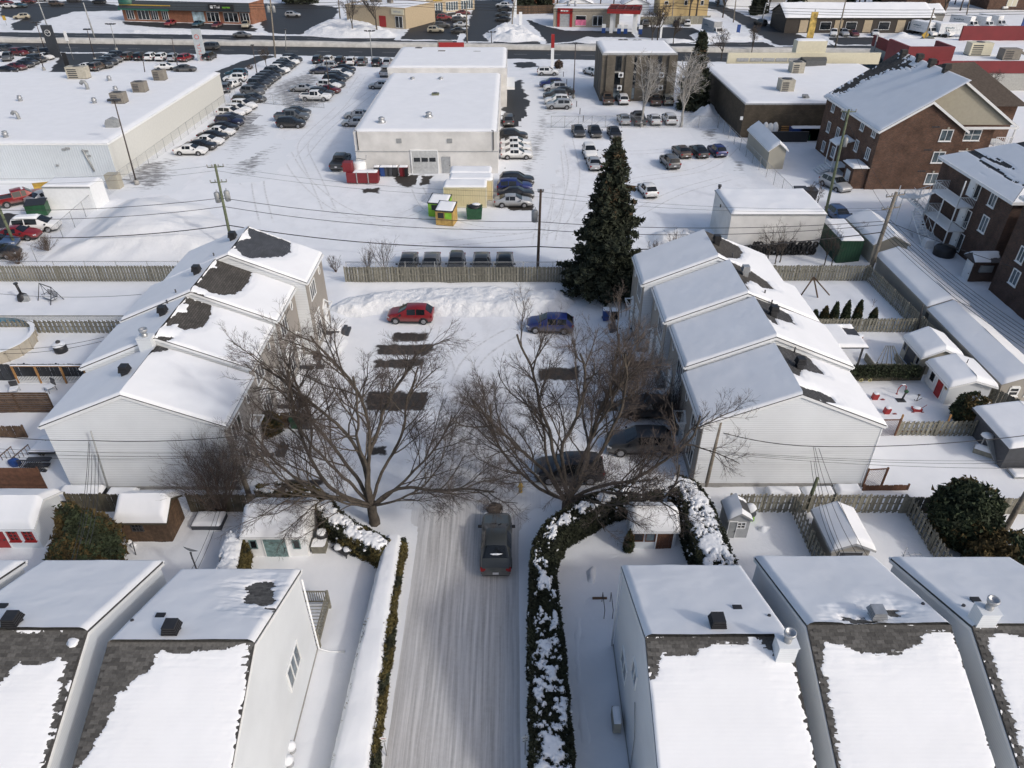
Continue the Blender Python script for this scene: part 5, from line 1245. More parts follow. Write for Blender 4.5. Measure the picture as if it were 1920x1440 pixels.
def car_meshes(ty,lod=False):
    key=(ty,lod)
    if key in CARME:return CARME[key]
    T=TYPES[ty];st=T['st'];body=MB();gl=MB();rows=[]
    for x,zb,zs,zt,w,wt,fl in st:
        half=[(w*0.86,zb),(w,zb+(zs-zb)*0.28),(w*1.0,zb+(zs-zb)*0.72),(w*0.955,zs),(wt+0.02,zs+(zt-zs)*0.93),(wt*0.86,zt+0.012),(0.0,zt+0.03)]
        rows.append([(x,-a,b) for a,b in half]+[(x,a,b) for a,b in reversed(half[:-1])])
    n=len(rows[0])
    for i in range(len(rows)-1):
        f0,f1=st[i][6],st[i+1][6];cab=(f0 in (1,3) or f1 == 1)
        for k in range(n-1):
            side=k in (3,n-5);topk=k in (4,5,n-6-1,n-6,n-7) and 4 <= k <= n-6
            q=[rows[i][k],rows[i][k+1],rows[i+1][k+1],rows[i+1][k]]
            isg=False
            if side and f0 in (1,3) and f1 == 1:isg=True
            if topk and ((f0 == 0 and f1 == 1) or (f0 == 1 and f1 == 2)):isg=True
            if isg:
                # glass inset: window panes are a little smaller than the opening, framed by body colour
                if side:c=[sum(p[j] for p in q)/4 for j in range(3)];sx=sz=0.90
                else:c=[(st[i][0]+st[i+1][0])/2,0,(rows[i][6][2]+rows[i+1][6][2])/2];sx,sz=0.92,0.92
                qi=[(c[0]+(p[0]-c[0])*sx,c[1]+(p[1]-c[1])*(sz if side else 0.95),c[2]+(p[2]-c[2])*sx) for p in q]
                body.add(q,[(0,1,2,3)],0,True)
                nv=(Vector(q[1])-Vector(q[0])).cross(Vector(q[3])-Vector(q[0]));nv.normalize()
                if side and nv.y*q[0][1] < 0 or not side and nv.z < 0:nv=-nv
                gl.add([tuple(Vector(p)+nv*0.012) for p in qi],[(0,1,2,3)],0,True)
            else:body.add(q,[(0,1,2,3)],0,True)
    # rear cab wall glass of a pickup, load bed
    if ty == 'pickup':
        body.box(-2.70,-0.95,-0.80,0.80,1.10,1.165,1)
        for s in (-1,1):body.box(-2.78,-0.90,s*0.90-0.05,s*0.90+0.05,1.05,1.22,0)
        body.box(-2.84,-2.76,-0.9,0.9,1.0,1.22,0);gl.add([(-0.915,-0.55,1.25),(-0.915,0.55,1.25),(-0.875,0.55,1.68),(-0.875,-0.55,1.68)],[(0,1,2,3)])
    body.add([rows[0][j] for j in range(n)],[tuple(range(n))]);body.add([rows[-1][j] for j in range(n)],[tuple(reversed(range(n)))])
    # merge doubled vertices so shading is continuous
    x0,x1=st[0][0],st[-1][0];wmax=max(s[4] for s in st);zb=st[3][1]
    body.box(x0+0.15,x1-0.15,-wmax*0.86,wmax*0.86,zb-0.06,zb+0.02,1)
    for s in (-1,1):
        for wx in (-T['wb'],T['wb']):
            ang=[pi*k/8 for k in range(9)];ra=T['r']+0.09;y=s*(wmax*1.0+0.004)
            body.add([(wx+ra*cos(a),y,T['r']*0.98+ra*sin(a)) for a in ang]+[(wx+ra,y,zb-0.02),(wx-ra,y,zb-0.02)][::-1 if False else 1],[tuple(range(11)) if s < 0 else tuple(reversed(range(11)))],1)
        body.box(-T['wb']+0.4,T['wb']-0.4,s*wmax*0.97-0.02,s*wmax*0.97+0.02,zb-0.04,zb+0.06,1)
    bm_=body.mesh(ty+'_body',[PAINT['white'],BLACK],38)
    bm=bmesh.new();bm.from_mesh(bm_);bmesh.ops.remove_doubles(bm,verts=bm.verts,dist=0.0005);bm.to_mesh(bm_);bm.free();bm_.set_sharp_from_angle(angle=R(38))
    w=MB();rr=T['r'];w.tube([(0,-0.11,0),(0,-0.09,0),(0,0.09,0),(0,0.11,0)],[rr*0.9,rr,rr,rr*0.9],16,0)
    wm=w.mesh('wheel',[TYRE])
    rm=MB();rm.tube([(0,0.105,0),(0,0.118,0)],[rr*0.66,rr*0.60],12,0); 
    for k in range(5):
        a=2*pi*k/5;rm.cbox((rr*0.36*cos(a),0.121,rr*0.36*sin(a)),(rr*0.5,0.012,0.05),0,0,-a)
    rmm=rm.mesh('rim',[RIM])
    b1=st[1];f1=st[-2]
    hl=MB().cbox((0,0,0),(0.30,0.34,0.13)).mesh('headlight',[HEADL]);tl=MB().cbox((0,0,0),(0.16,0.28,0.2)).mesh('tail_light',[TAILL])
    mr=MB().cbox((0,0,0),(0.13,0.22,0.14)).mesh('wing_mirror',[BLACK]);pp=MB().cbox((0,0,0),(0.02,0.34,0.16)).mesh('number_plate',[PLATE])
    cw=[s for s in st if s[6] == 2][0]
    info=dict(body=bm_,glass=gl.mesh(ty+'_windows',[CARGL]),wheel=wm,rim=rmm,hl=hl,tl=tl,mr=mr,pp=pp,
        hp=(st[-2][0]-0.10,st[-2][4]*0.78,st[-2][2]+0.0),tp=(st[1][0]+0.02,st[1][4]*0.86,st[1][2]-0.05),mp=(cw[0]-0.25,cw[4]+0.10,cw[2]+0.08),ppz=(st[0][0]-0.0,0,st[0][2]-0.06),wmax=wmax,T=T)
    CARME[key]=info;return info

NCAR=[0]
def car(ty,col,pos,ang,label,group=None,lod=1,snow=0,name=None,rear_snow=False):
    """lod 2: everything, 1: body, windows, wheels and lamps, 0: body, windows and wheels"""
    I=car_meshes(ty);T=I['T'];nm=name or {'sedan':'parked_car','hatch':'parked_car','suv':'parked_car','van':'minivan','pickup':'pickup_truck'}[ty]
    t=thing(nm,label,{'sedan':'car','hatch':'car','suv':'car','van':'van','pickup':'pickup truck'}[ty],(pos[0],pos[1],0.0),R(ang),group)
    b=inst('body',I['body'],t);b.material_slots[0].link='OBJECT';b.material_slots[0].material=PAINT[col]
    inst('windows',I['glass'],t)
    for wx in (-T['wb'],T['wb']):
        for s in (-1,1):
            w=inst('wheel',I['wheel'],t,(wx,s*(I['wmax']-0.095),T['r']),rot=(0,0,0 if s > 0 else pi))
            if lod >= 1:inst('rim',I['rim'],w)
    if lod >= 1:
        x,y,z=I['hp'];inst('headlight',I['hl'],t,(x,y,z),rot=(0,0,-0.45));inst('headlight',I['hl'],t,(x,-y,z),rot=(0,0,0.45))
        x,y,z=I['tp'];inst('tail_light',I['tl'],t,(x,y,z));inst('tail_light',I['tl'],t,(x,-y,z))
        x,y,z=I['mp'];inst('wing_mirror',I['mr'],t,(x,y,z));inst('wing_mirror',I['mr'],t,(x,-y,z))
        inst('number_plate',I['pp'],t,I['ppz'])
    if snow:
        st=T['st'];top=[s for s in st if s[6] == 1];xa,xb=top[0][0]+0.1,top[-1][0]-0.05;zt=min(s[3] for s in top)-0.02
        s0=snow_sheet(t,(xa,-0.56,zt+0.02),(xb-xa,0,0),(0,1.12,0),0.07+0.05*snow,(),0.14,NCAR[0],0.12)[0]
    if rear_snow:MB().blob((-1.45,0,1.17),0.10,0.30,0.02,0,3,0.25).build('rear_snow',[SNOWY],t).rotation_euler=(0,0,0)
    NCAR[0]+=1;return t
ORD=['first','second','third','fourth','fifth','sixth','seventh','eighth','ninth','tenth','eleventh','twelfth','thirteenth','fourteenth','fifteenth','sixteenth','seventeenth','eighteenth','nineteenth','twentieth','twenty-first','twenty-second','twenty-third','twenty-fourth','twenty-fifth','twenty-sixth']
NOUN={'sedan':'sedan','hatch':'hatchback','suv':'SUV','van':'minivan','pickup':'pickup truck'}
def car_row(where,group,rows,ang,lod=1):
    for k,q in enumerate(rows):
        ty,col,px,py=q[:4];a=q[4] if len(q) > 4 else ang
        car(ty,col,G(px,py),a,'%s %s, %s %s' % (col,NOUN[ty],ORD[k],where),group,lod)

# court and lane
car('sedan','graphite',G(931,1029),90,'dark grey hatchback stopped on the snowy lane between the hedges, seen from behind',lod=2,rear_snow=True)
car('hatch','red',G(771,600),178,'red hatchback parked at the foot of the ploughed snowbank in the court',lod=2)
car('hatch','blue',G(1031,618),176,'dark blue hatchback parked in the court between the snowbank and the right bare tree',lod=2)
car('suv','black',G(1066,893),180,'black car half hidden behind the trunk of the right bare tree',lod=2)
car('suv','charcoal',G(1196,842),180,'dark car under the branches beside the right row fronts',lod=1)
car('sedan','charcoal',G(1215,775),180,'dark sedan behind the reddish shrub by the right row',lod=1)

car_row('from the near end of the line beside the warehouse fence','cars in the line beside the warehouse fence',[('sedan','white',359.5,289,0),('sedan','black',378,280,-4),('sedan','white',392,271,-5),('sedan','black',401,262,-7),('sedan','white',414,253.5,-8),('sedan','black',421,245,-9),('suv','navy',432,235.5,-12),('sedan','charcoal',434,227.5,-12),('suv','white',435,219,-13),('suv','white',448,213,-15),('suv','white',459,204.5,-16),('suv','charcoal',461,195.5,-18),('sedan','charcoal',477,190,-18),('suv','grey',475,178,-19)],-10)
car_row('from the gate in the long dark line to the boulevard','cars in the long dark line up to the boulevard',[('sedan','charcoal',479,170),('suv','charcoal',487,164),('suv','charcoal',493,159),('suv','charcoal',500,153.5),('suv','charcoal',507.5,148.5),('suv','charcoal',516,141),('suv','white',525,136.5),('suv','charcoal',531,131),('suv','charcoal',537,126.5),('suv','white',543.5,121.5),('suv','charcoal',549,116)],-22)
car_row('from the left in the line backed against the boulevard','cars backed against the boulevard',[('suv','black',597,117.5),('suv','white',618,118.5),('suv','black',639,119.5),('suv','white',660,120.5),('suv','grey',680,121),('suv','black',707,122.5),('suv','silver',728,123)],90)
car_row('from the boulevard in the short slanting dealer lot cluster','cars in the short slanting cluster',[('suv','silver',613,130,180),('sedan','navy',602,138,180),('sedan','black',647,134,-14),('sedan','charcoal',644,140.5,-16),('suv','white',640,145.5,-16),('suv','charcoal',634,150,-16),('suv','black',628,155.5,-16),('sedan','charcoal',626,163,-16),('suv','white',618,166.5,-16),('sedan','dark red',617,174,-14),('suv','charcoal',604,181,-10),('sedan','silver',567,171.5,172)],-14)
car('pickup','white',G(593,188.5),-4,'white pickup truck behind the tubular gate of the dealer lot')
car('suv','black',G(547,238.5),-2,'black SUV in front of the grey pickup, middle of the left lot')
car('pickup','grey',G(549,226.5),-2,'grey brown pickup truck between a black SUV and a charcoal sedan')
car('sedan','charcoal',G(558,215.5),-4,'charcoal sedan behind the grey brown pickup truck')
car('sedan','silver',G(668,236),178,'silver sedan poking out behind the long white garage building, the nearer')
car('sedan','silver',G(672,222),178,'silver sedan poking out behind the long white garage building, the farther')
car('sedan','silver',G(714,166),178,'silver car half hidden left of the white garage building roof')
car('pickup','silver',G(724,141),90,'silver pickup truck at the upper left corner of the white garage building')
car('pickup','charcoal',G(640,312),88,'dark pickup truck parked left of the white garage building, tailgate to the front',lod=2)
car_row('from the front along the right wall of the white garage','cars along the right garage wall',[('sedan','white',969,296.5),('sedan','white',968,285),('sedan','white',967,274.5),('suv','black',962,262),('suv','charcoal',953,232,92)],0)
car_row('from the front in the group beside the cream containers','cars beside the cream containers',[('sedan','silver',962,385.5),('sedan','black',967,371),('suv','blue',965,359),('suv','black',969,346.5)],0,2)
car_row('from the front in the short row by the red pylon','cars in the short row by the pylon',[('suv','silver',1048,203.5),('suv','white',1044,195),('suv','charcoal',1041,185),('sedan','black',1054,177),('suv','white',1041,170.5),('suv','blue',1033,163),('suv','white',1027,141,0)],180)
car('suv','white',G(1109,140),120,'white SUV half hidden behind the left corner of the brown office block')
car_row('from the left at the foot of the brown office block','cars at the foot of the brown office block',[('pickup','brown',1138,192),('suv','white',1167,193),('pickup','brown',1226,194),('suv','beige',1250,194)],90)
car_row('from the left behind the right lot fence by the birches','cars behind the right lot fence',[('sedan','silver',1169,230),('pickup','charcoal',1196,230),('sedan','white',1226,230.5),('suv','white',1254,230)],92)
car_row('from the left of three dark cars facing the spruce top','dark cars facing the spruce top',[('sedan','charcoal',1084,252),('sedan','black',1115,253),('sedan','black',1151,255.5)],-87)
car('suv','white',G(1105,293),-88,'white SUV facing the camera left of the spruce top')
car('sedan','silver',G(1113,313),92,'silver sedan with a dull rear, touching the left side of the spruce')
car_row('from the left on the open right lot','cars on the open right lot',[('suv','grey',1255,311),('sedan','brown',1277,291),('sedan','black',1309,290.5),('hatch','blue',1343,289.5)],98,2)
car('hatch','white',G(1213,364),98,'white hatchback alone just right of the spruce',lod=2)
car('suv','silver',G(1564,354),-72,'silver SUV parked at the corner of the brick apartment block',lod=2)
car('hatch','light blue',G(1571,412),-84,'dusty blue hatchback behind the bare trees near the brick apartments',lod=2)
for k,(px,col) in enumerate([(760,'charcoal'),(804,'grey'),(853,'charcoal'),(901,'charcoal'),(946,'black')]):
    car('sedan' if k != 2 else 'hatch',col,(G(px,500).x*0.965,67.9),-90,'%s car, %s from the left in the row nosed up to the back fence' % (col,ORD[k]),'cars nosed up to the back fence',1,0)
# left yard beside the warehouse
car('pickup','red',G(43,381),38,'red pickup truck with snow in its bed beside the white warehouse',lod=2,snow=1)
car('sedan','silver',G(88,377),60,'silver car hidden behind the white container in the left yard')
car('van','white',G(72,432),8,'white minivan with snow on its roof beside the sloping chain link fence',snow=2,lod=2)
car('sedan','red',G(37,447),4,'red sedan below the white minivan in the left yard',lod=2)
car('sedan','light blue',G(-6,463),8,'blue grey car at the left edge below the red sedan')
car('sedan','black',G(-4,482),8,'black car lowest in the left yard behind the brown brush')
# upper left lot
car_row('from the front in the upper left corner lot','cars in the upper left corner lot',[('sedan','black',15,137),('sedan','dark red',33,130.5),('sedan','black',47,126),('sedan','charcoal',56,121),('suv','charcoal',71,116.5),('sedan','white',85,111.5),('suv','grey',16,113,-70),('suv','dark red',38,104),('suv','charcoal',17,97),('suv','charcoal',58,102),('sedan','black',87,102),('suv','white',-2,107)],-20)
car_row('from the left along the boulevard edge behind the warehouse','cars along the boulevard edge',[('sedan','white',166,131,-20),('suv','brown',186,131,80),('suv','charcoal',195,127,-25),('suv','charcoal',205,121.5,-25),('suv','grey',214,116.5,-25),('suv','charcoal',224,110,-20),('suv','brown',244,111),('suv','black',265,111.5),('suv','white',286,112),('suv','white',306,112.5),('suv','silver',328,113.5),('suv','red',350,114,80),('van','black',394,111)],88)
car('sedan','white',G(313,131),4,'white sedan half hidden by the back edge of the warehouse roof',lod=0)
car('sedan','charcoal',G(348,134),4,'charcoal sedan half hidden by the back edge of the warehouse roof',lod=0)
car('suv','teal',G(444,144.5),178,'teal SUV beside the driveway at the warehouse corner')
car('suv','white',G(442,153),180,'white SUV with a dark roof at the warehouse corner')
car('suv','grey',G(425,171),100,'grey SUV tail-on right at the warehouse corner wall')
car('sedan','white',G(438,164),80,'white car partly under snow at the warehouse corner')
# boulevard and beyond (too small to show more)
for ty,col,px,py,a,lb in [('sedan','grey',455,70,-4,'grey sedan driving on the far side of the boulevard'),('van','charcoal',393,93,175,'dark minivan driving on the near side of the boulevard behind the white pylon'),('suv','silver',550,32,0,'silver SUV alone on the wet plaza lot'),('suv','beige',42,36,200,'beige SUV turning out of the upper left side street'),
    ('suv','brown',107,11,0,'brown SUV in the far upper left plaza'),('sedan','white',18,15,0,'white car in the far upper left corner, lower one'),('sedan','dark red',12,8,0,'dark red car in the far upper left corner'),('sedan','teal',38,14,0,'blue grey car in the far upper left corner'),('sedan','dark red',55,6,0,'dark red car at the top edge upper left'),('suv','black',187,7,170,'black SUV at the top edge near the green roofed restaurant'),('sedan','charcoal',140,4,0,'charcoal sedan at the top edge, upper left plaza'),('sedan','silver',80,3,0,'silver sedan at the top edge, upper left plaza'),
    ('hatch','red',320,48,-100,'red hatchback in front of the restaurant'),('sedan','teal',372,49,-95,'teal car in front of the restaurant'),('sedan','dark red',408,51,-95,'dusty red car in front of the restaurant doors'),('pickup','beige',462,52,-80,'beige pickup at the right corner of the restaurant'),
    ('suv','beige',817,61,0,'beige SUV at the front of the tan plaza lot'),('suv','charcoal',829,52,10,'charcoal SUV behind the beige one on the tan plaza lot'),('suv','red',833,38,6,'red SUV on the tan plaza lot'),('suv','charcoal',826,31,6,'dark SUV behind the red one at the tan plaza'),('sedan','white',862,35,8,'white sedan in the right column of the tan plaza lot'),('suv','charcoal',862,42,8,'dark SUV in the right column of the tan plaza lot'),('sedan','silver',865,51,8,'silver sedan in the right column of the tan plaza lot'),('sedan','black',861,62,4,'black sedan at the front right of the tan plaza lot'),('sedan','dark red',868,28,8,'dark red sedan at the far end of the tan plaza lot'),
    ('suv','white',942,14,170,'white SUV at the top of the wet lane beside the plaza'),('sedan','black',946,21,170,'black sedan beside the wet plaza lane, second down'),('sedan','charcoal',943,31,170,'charcoal sedan beside the wet plaza lane, third down'),('sedan','black',943,40,170,'black sedan just behind the far snow heap'),
    ('van','charcoal',1209,48,90,'dark van by the wooden fence right of the fuel canopy'),('suv','black',1267,49,80,'black SUV by the wooden fence, next to a white one'),('suv','white',1288,48,80,'white SUV by the wooden fence behind the far spruce'),('sedan','grey',1348,6,90,'grey car far up the side street'),
    ('suv','charcoal',1425,47,110,'charcoal SUV on the snowy verge of the side street'),('sedan','silver',1462,33,10,'silver sedan in front of the far houses'),('sedan','blue',1477,31,10,'blue car beside the silver sedan in front of the far houses'),('suv','charcoal',1522,59,0,'dark SUV left of the brown salon building'),('suv','white',1562,67,-110,'white SUV first from the left in front of the brown long roofed shop'),('suv','silver',1581,67,-95,'silver SUV second from the left in front of the brown long roofed shop'),('sedan','dark red',1599,67,-90,'dark red car in front of the brown long roofed shop'),('sedan','white',1640,66,-110,'white car beside the heap in front of the brown long roofed shop'),
    ('pickup','charcoal',1862,67,180,'dark pickup near the box trucks'),('sedan','silver',1900,65,180,'silver car at the right edge near the box trucks'),('suv','sage',1732,82,180,'sage green SUV on the boulevard by the red building'),('sedan','white',1877,17,90,'white car in the far upper right corner')]:
    car(ty,col,G(px,py),a,lb,'cars beyond the boulevard' if py < 66 else None,0)

# box trucks
def box_truck(label,pos,ang,L=6.5,H=3.3,boxm=None,group='white box trucks'):
    boxm=boxm or M('white truck body',(0.70,0.71,0.72),0.5)
    t=thing('box_truck',label,'truck',(pos[0],pos[1],0),R(ang),group)
    MB().box(-L*0.62,L*0.30,-1.15,1.15,0.85,H).build('cargo_box',[boxm],t)
    cb=MB();cb.extr([(L*0.31,-1.0,0.55),(L*0.62,-1.0,0.55),(L*0.62,-1.0,1.2),(L*0.50,-1.0,1.4),(L*0.42,-1.0,2.25),(L*0.31,-1.0,2.3)],(0,2.0,0));c=cb.build('cab',[PAINT['white']],t)
    MB().add([(L*0.495,-0.85,1.47),(L*0.495,0.85,1.47),(L*0.428,0.8,2.17),(L*0.428,-0.8,2.17)],[(0,1,2,3)]).add([(L*0.33,-1.01,1.45),(L*0.46,-1.01,1.45),(L*0.41,-1.01,2.1),(L*0.33,-1.01,2.1)],[(0,1,2,3)]).build('windscreen',[CARGL],c)
    sg=MB();y=-1.156
    rr=random.Random(int(pos[0]*10));x=-L*0.45
    for k in range(9):
        w=rr.uniform(0.16,0.34);sg.box(x,x+w*0.75,y-0.004,y,2.15,2.15+rr.uniform(0.22,0.42));x+=w+0.05
    sg.tube([(-L*0.45,y,1.9),(-L*0.2,y,1.78),(L*0.1,y,1.86)],0.035,4);sg.build('side_marking',[M('dark teal print',(0.03,0.10,0.13),0.5)],t)
    for wx in (-L*0.42,L*0.46):
        for s in (-1,1):MB().tube([(wx,s*0.85,0.45),(wx,s*1.12,0.45)],0.45,14).build('wheel',[TYRE],t)
    cap(t,-L*0.60,L*0.29,-1.1,1.1,H,0.12,0.4)
    return t
box_truck('white box truck parked angled beside the brown shop, nearest its wall',G(1730,66),-70);box_truck('white box truck partly behind the angled one',G(1757,67),-60);box_truck('white box truck in side view with dark marks on its flank',G(1786,69),0,7.5)
for k,px in enumerate((1806,1835,1858)):box_truck('white box truck facing the boulevard, %s of the three in the back row' % ['left','middle','right'][k],G(px,54-2*(k == 2)),-60)
box_truck('grey white straight truck coming out of the side street',G(1336,66),-78,8.0,3.6,M('grey truck curtain',(0.33,0.34,0.35),0.6),None)
# ------------------------------------------------------------------ commercial buildings
def block(name,label,x0,x1,y0,y1,h,wall,cat='building',par=0.25,T=0.18,roofm=None,snow=True,seed=0,res=0.5,group=None,parm=None,wl=True):
    t=wthing(name,label,cat,((x0+x1)/2,(y0+y1)/2),group=group)
    MB().box(x0,x1,y0,y1,-0.2,h).build('wall',[wall],t)
    p=MB();w=0.18
    p.box(x0-0.04,x1+0.04,y0-0.04,y0+w,h,h+par).box(x0-0.04,x1+0.04,y1-w,y1+0.04,h,h+par).box(x0-0.04,x0+w,y0+w,y1-w,h,h+par).box(x1-w,x1+0.04,y0+w,y1-w,h,h+par)
    p.build('parapet',[parm or GREYTRIM],t)
    if snow:cap(t,x0-0.02,x1+0.02,y0-0.02,y1+0.02,h+par*0.55,T+par*0.5,res,seed,0.35,wav=0.12)
    return t
def unit(parent,x,y,z,sx=1.8,sy=1.4,h=1.3,mat=None,kind=0):
    mat=mat or TANM;mb=MB();mb.box(x-sx/2,x+sx/2,y-sy/2,y+sy/2,z-0.25,z+0.12,1);mb.box(x-sx/2,x+sx/2,y-sy/2,y+sy/2,z+0.12,z+h,0)
    for k in range(5):mb.box(x-sx*0.42,x+sx*0.05,y-sy/2-0.02,y-sy/2,z+0.25+k*(h-0.45)/5,z+0.25+k*(h-0.45)/5+(h-0.45)/9,1)
    if kind:mb.extr([(x+sx/2,y-sy*0.3,z+h*0.9),(x+sx/2,y+sy*0.3,z+h*0.9),(x+sx*0.85,y+sy*0.3,z+h*0.55),(x+sx*0.85,y-sy*0.3,z+h*0.55)],(0,0,-0.3))
    else:mb.cyl((x,y,z+h),min(sx,sy)*0.36,0.08,14,1)
    o=mb.build('rooftop_unit',[mat,DARKM],parent)
    return o
def mushroom(parent,x,y,z,r=0.4,h=0.8,mat=None):
    m=MB();m.lathe([(r*0.8,-0.3),(r*0.8,h*0.45),(r*1.0,h*0.5),(r*1.05,h*0.62),(r*0.75,h*0.68),(r*0.75,h*0.85),(r*0.9,h*0.9),(r*0.5,h),(0.01,h*1.03)],(x,y,z),14);return m.build('exhaust_fan',[mat or STEEL],parent)
def goose(parent,x,y,z,s=1.0,mat=None):
    m=MB();m.tube([(x,y,z-0.3),(x,y,z+0.7*s),(x-0.15*s,y,z+1.0*s),(x-0.5*s,y,z+1.05*s),(x-0.75*s,y,z+0.75*s)],0.24*s,10);return m.build('gooseneck_vent',[mat or GALV],parent)

# white warehouse
WX=-53.3
t=wthing('warehouse','big white ribbed metal warehouse with a snow covered flat roof on the left','warehouse',(-72,115))
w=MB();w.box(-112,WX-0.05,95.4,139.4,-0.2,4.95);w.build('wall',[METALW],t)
MB().box(WX-0.05,WX,95.5,139.3,-0.1,4.9).build('side_cladding',[METALC],t)
e=MB();e.box(-112,WX+0.06,95.32,95.4,4.75,5.02).box(WX,WX+0.08,95.4,139.4,4.75,5.02);e.build('roof_edge',[WHITE],t)
cap(t,-112,WX+0.04,95.3,139.4,4.98,0.22,0.5,7,0.35,wav=0.12)
for k,(px,py) in enumerate([(205,205)]):pass
zr_=5.15
def rp(px,py,z=zr_):v=G(px,py,z);return v.x,v.y,z
x,y,z=rp(150,147);unit(t,x,y,z,3.4,1.6,2.0,TANM)
x,y,z=rp(302,150);unit(t,x,y,z,1.9,1.5,1.7,BROWNM);x,y,z=rp(265,172);unit(t,x,y,z,2.0,1.6,1.6,BROWNM,0);x,y,z=rp(226,193);unit(t,x,y,z,2.0,1.6,1.6,BROWNM)
x,y,z=rp(165,168);goose(t,x,y,z,1.2);x,y,z=rp(36,224);goose(t,x,y,z,1.0)
for q in ((218,172),(206,152),(178,194),(39,190),(12,258)):x,y,z=rp(*q);mushroom(t,x,y,z,0.4,0.9)
x,y,z=rp(210,240);m=MB();m.extr([(x-0.9,y,z-0.2),(x+0.9,y,z-0.2),(x+0.9,y,z+0.5),(x+0.64,y,z+1.05),(x,y,z+1.3),(x-0.64,y,z+1.05),(x-0.9,y,z+0.5)],(0,1.0,0));m.build('round_hood',[GALV],t)
for px,py,dx in ((168,292,0.18),(160,283,0.4),(120,280,0.25),(127,278,0.3),(108,310,0.15)):v=GY(px,py,95.4);MB().box(v.x-dx,v.x+dx,95.25,95.41,v.z-0.12,v.z+0.12).build('wall_fixture',[GALV],t)
v=GY(162,300,95.4);MB().tube([(v.x,95.3,4.2),(v.x+0.6,95.3,1.3)],0.14,8).build('duct',[GALV],t)
# long white garage: two blocks
t=block('auto_garage','long white block garage with a roll-up door and stains down its front wall',-21.4,-1.95,98.4,135.2,5.4,WHITEB,'garage',0.25,0.22,WHITE,seed=8,parm=WHITEB)
MB().box(-21.5,-1.85,98.32,98.4,3.0,3.08).build('wall_ledge',[GREYTRIM],t)
door_px=[GY(775,328,98.4),GY(822,328,98.4)]
mb=MB();a,b=door_px[0].x,door_px[1].x
for k in range(4):mb.box(a,b,98.30,98.38,0.05+k*0.76,0.05+k*0.76+0.74)
od=mb.build('roll_up_door',[M('pale grey door panel',(0.48,0.49,0.49),0.6)],t)
mb=MB()
for k in range(3):mb.box(a+0.25+k*(b-a-0.3)/3,a+0.05+(k+1)*(b-a-0.3)/3,98.285,98.31,1.65,2.2)
mb.build('pane',[GLASS],od);mb=MB();mb.box(a-0.15,a,98.27,98.4,0,3.15).box(b,b+0.15,98.27,98.4,0,3.15).box(a-0.15,b+0.15,98.27,98.4,3.1,3.25);mb.build('door_frame',[WHITE],od)
v=GY(838,325,98.4);door(t,(v.x,98.38,0.05),(0,-1,0),1.0,2.2,GREYTRIM,GREYTRIM)
for px in (748,843):v=GY(px,264,98.4);MB().box(v.x-0.35,v.x+0.35,98.33,98.42,v.z-0.3,v.z+0.3).build('louvre',[GALV],t)
for px in (670,925):v=GY(px,262,98.3);MB().tube([(v.x,98.3,v.z-1.4),(v.x,98.3,v.z+1.2),(v.x-0.2,98.1,v.z+1.3)],0.06,6).build('pipe_mast',[DARKM],t)
zr_=5.75
for q in ((717,240),(805,230)):x,y,z=rp(*q);mushroom(t,x,y,z,0.55,1.5)
for q in ((774,157),(827,157)):x,y,z=rp(*q);mushroom(t,x,y,z,0.5,1.1)
x,y,z=rp(817,187);unit(t,x,y,z,1.1,1.0,1.0,M('olive casing',(0.16,0.17,0.11),0.7))
for px in (755,759,763):x,y,z=rp(px,150);MB().cyl((x,y,z-0.2),0.05,0.7,6).build('vent_pipe',[DARKM],t)
t=block('showroom','wider white showroom block joined behind the long garage',-22.0,-0.95,135.3,154.5,6.3,WHITEB,'building',0.3,0.22,seed=9,parm=WHITEB)
zr_=6.6
for q,kk in (((786,107),0),((829,113),1),((895,113),1)):x,y,z=rp(*q);unit(t,x,y,z,1.4,1.2,1.7,BROWNM,kk)
x,y,z=rp(835,96);unit(t,x,y,z,3.0,1.4,1.9,BROWNM,1);x,y,z=rp(843,113);unit(t,x,y,z,0.6,0.6,0.8,GALV);x,y,z=rp(874,107);goose(t,x,y,z,0.7)
MB().box(-14.5,-9.5,154.4,154.7,6.3,7.6).build('roof_sign',[REDP],t)
MB().box(-1.0,0.5,137,145,2.6,3.1).build('awning',[WHITE],t)

# brown three storey office block
t=block('office_block','brown three storey office block with dark vertical window strips',16.35,29.8,139.6,152.0,7.9,GREYBR,'office building',0.35,0.2,seed=10)
for px,top in ((1157,1),(1187,1),(1216,1),(1231,1)):
    v=GY(px,150,139.6);wd=0.62 if px in (1157,1231) else 0.45
    mb=MB().box(v.x-wd,v.x+wd,139.50,139.62,0.3,7.85);o=mb.build('window_strip',[DARKM],t)
    for z0,z1 in ((0.5,2.3),(2.95,4.9),(5.4,7.7)):MB().box(v.x-wd+0.08,v.x+wd-0.08,139.47,139.505,z0,z1).build('pane',[GLASS if z0 > 1 else GLASSB],o)
    MB().box(v.x-wd,v.x+wd,139.45,139.5,4.93,5.2).build('spandrel',[CONC],o)
for xx in (17.2,20.6,24.8,28.4):MB().box(xx,xx+1.5,139.25,139.6,-0.1,7.95).build('pilaster',[GREYBR],t)
for yy in (141.6,144.8,148.0):MB().box(16.3,16.36,yy,yy+0.35,0.3,7.8).build('wall_groove',[DARKM],t)
for px,py in ((1164,140),(1161,164),(1240,140),(1238,164)):v=GY(px,py,139.2);mb=MB();mb.box(v.x-0.42,v.x+0.42,138.8,139.3,v.z-0.4,v.z+0.4,0);mb.tube([(v.x-0.02,138.79,v.z),(v.x-0.02,138.75,v.z)],0.28,14,1);mb.build('air_conditioner',[WHITE,DARKM],t)
zr_=8.2
for q in ((1163,87),(1172,87),(1190,88),(1198,88)):x,y,z=rp(*q);unit(t,x,y,z,1.0,1.0,1.3,BROWNM)
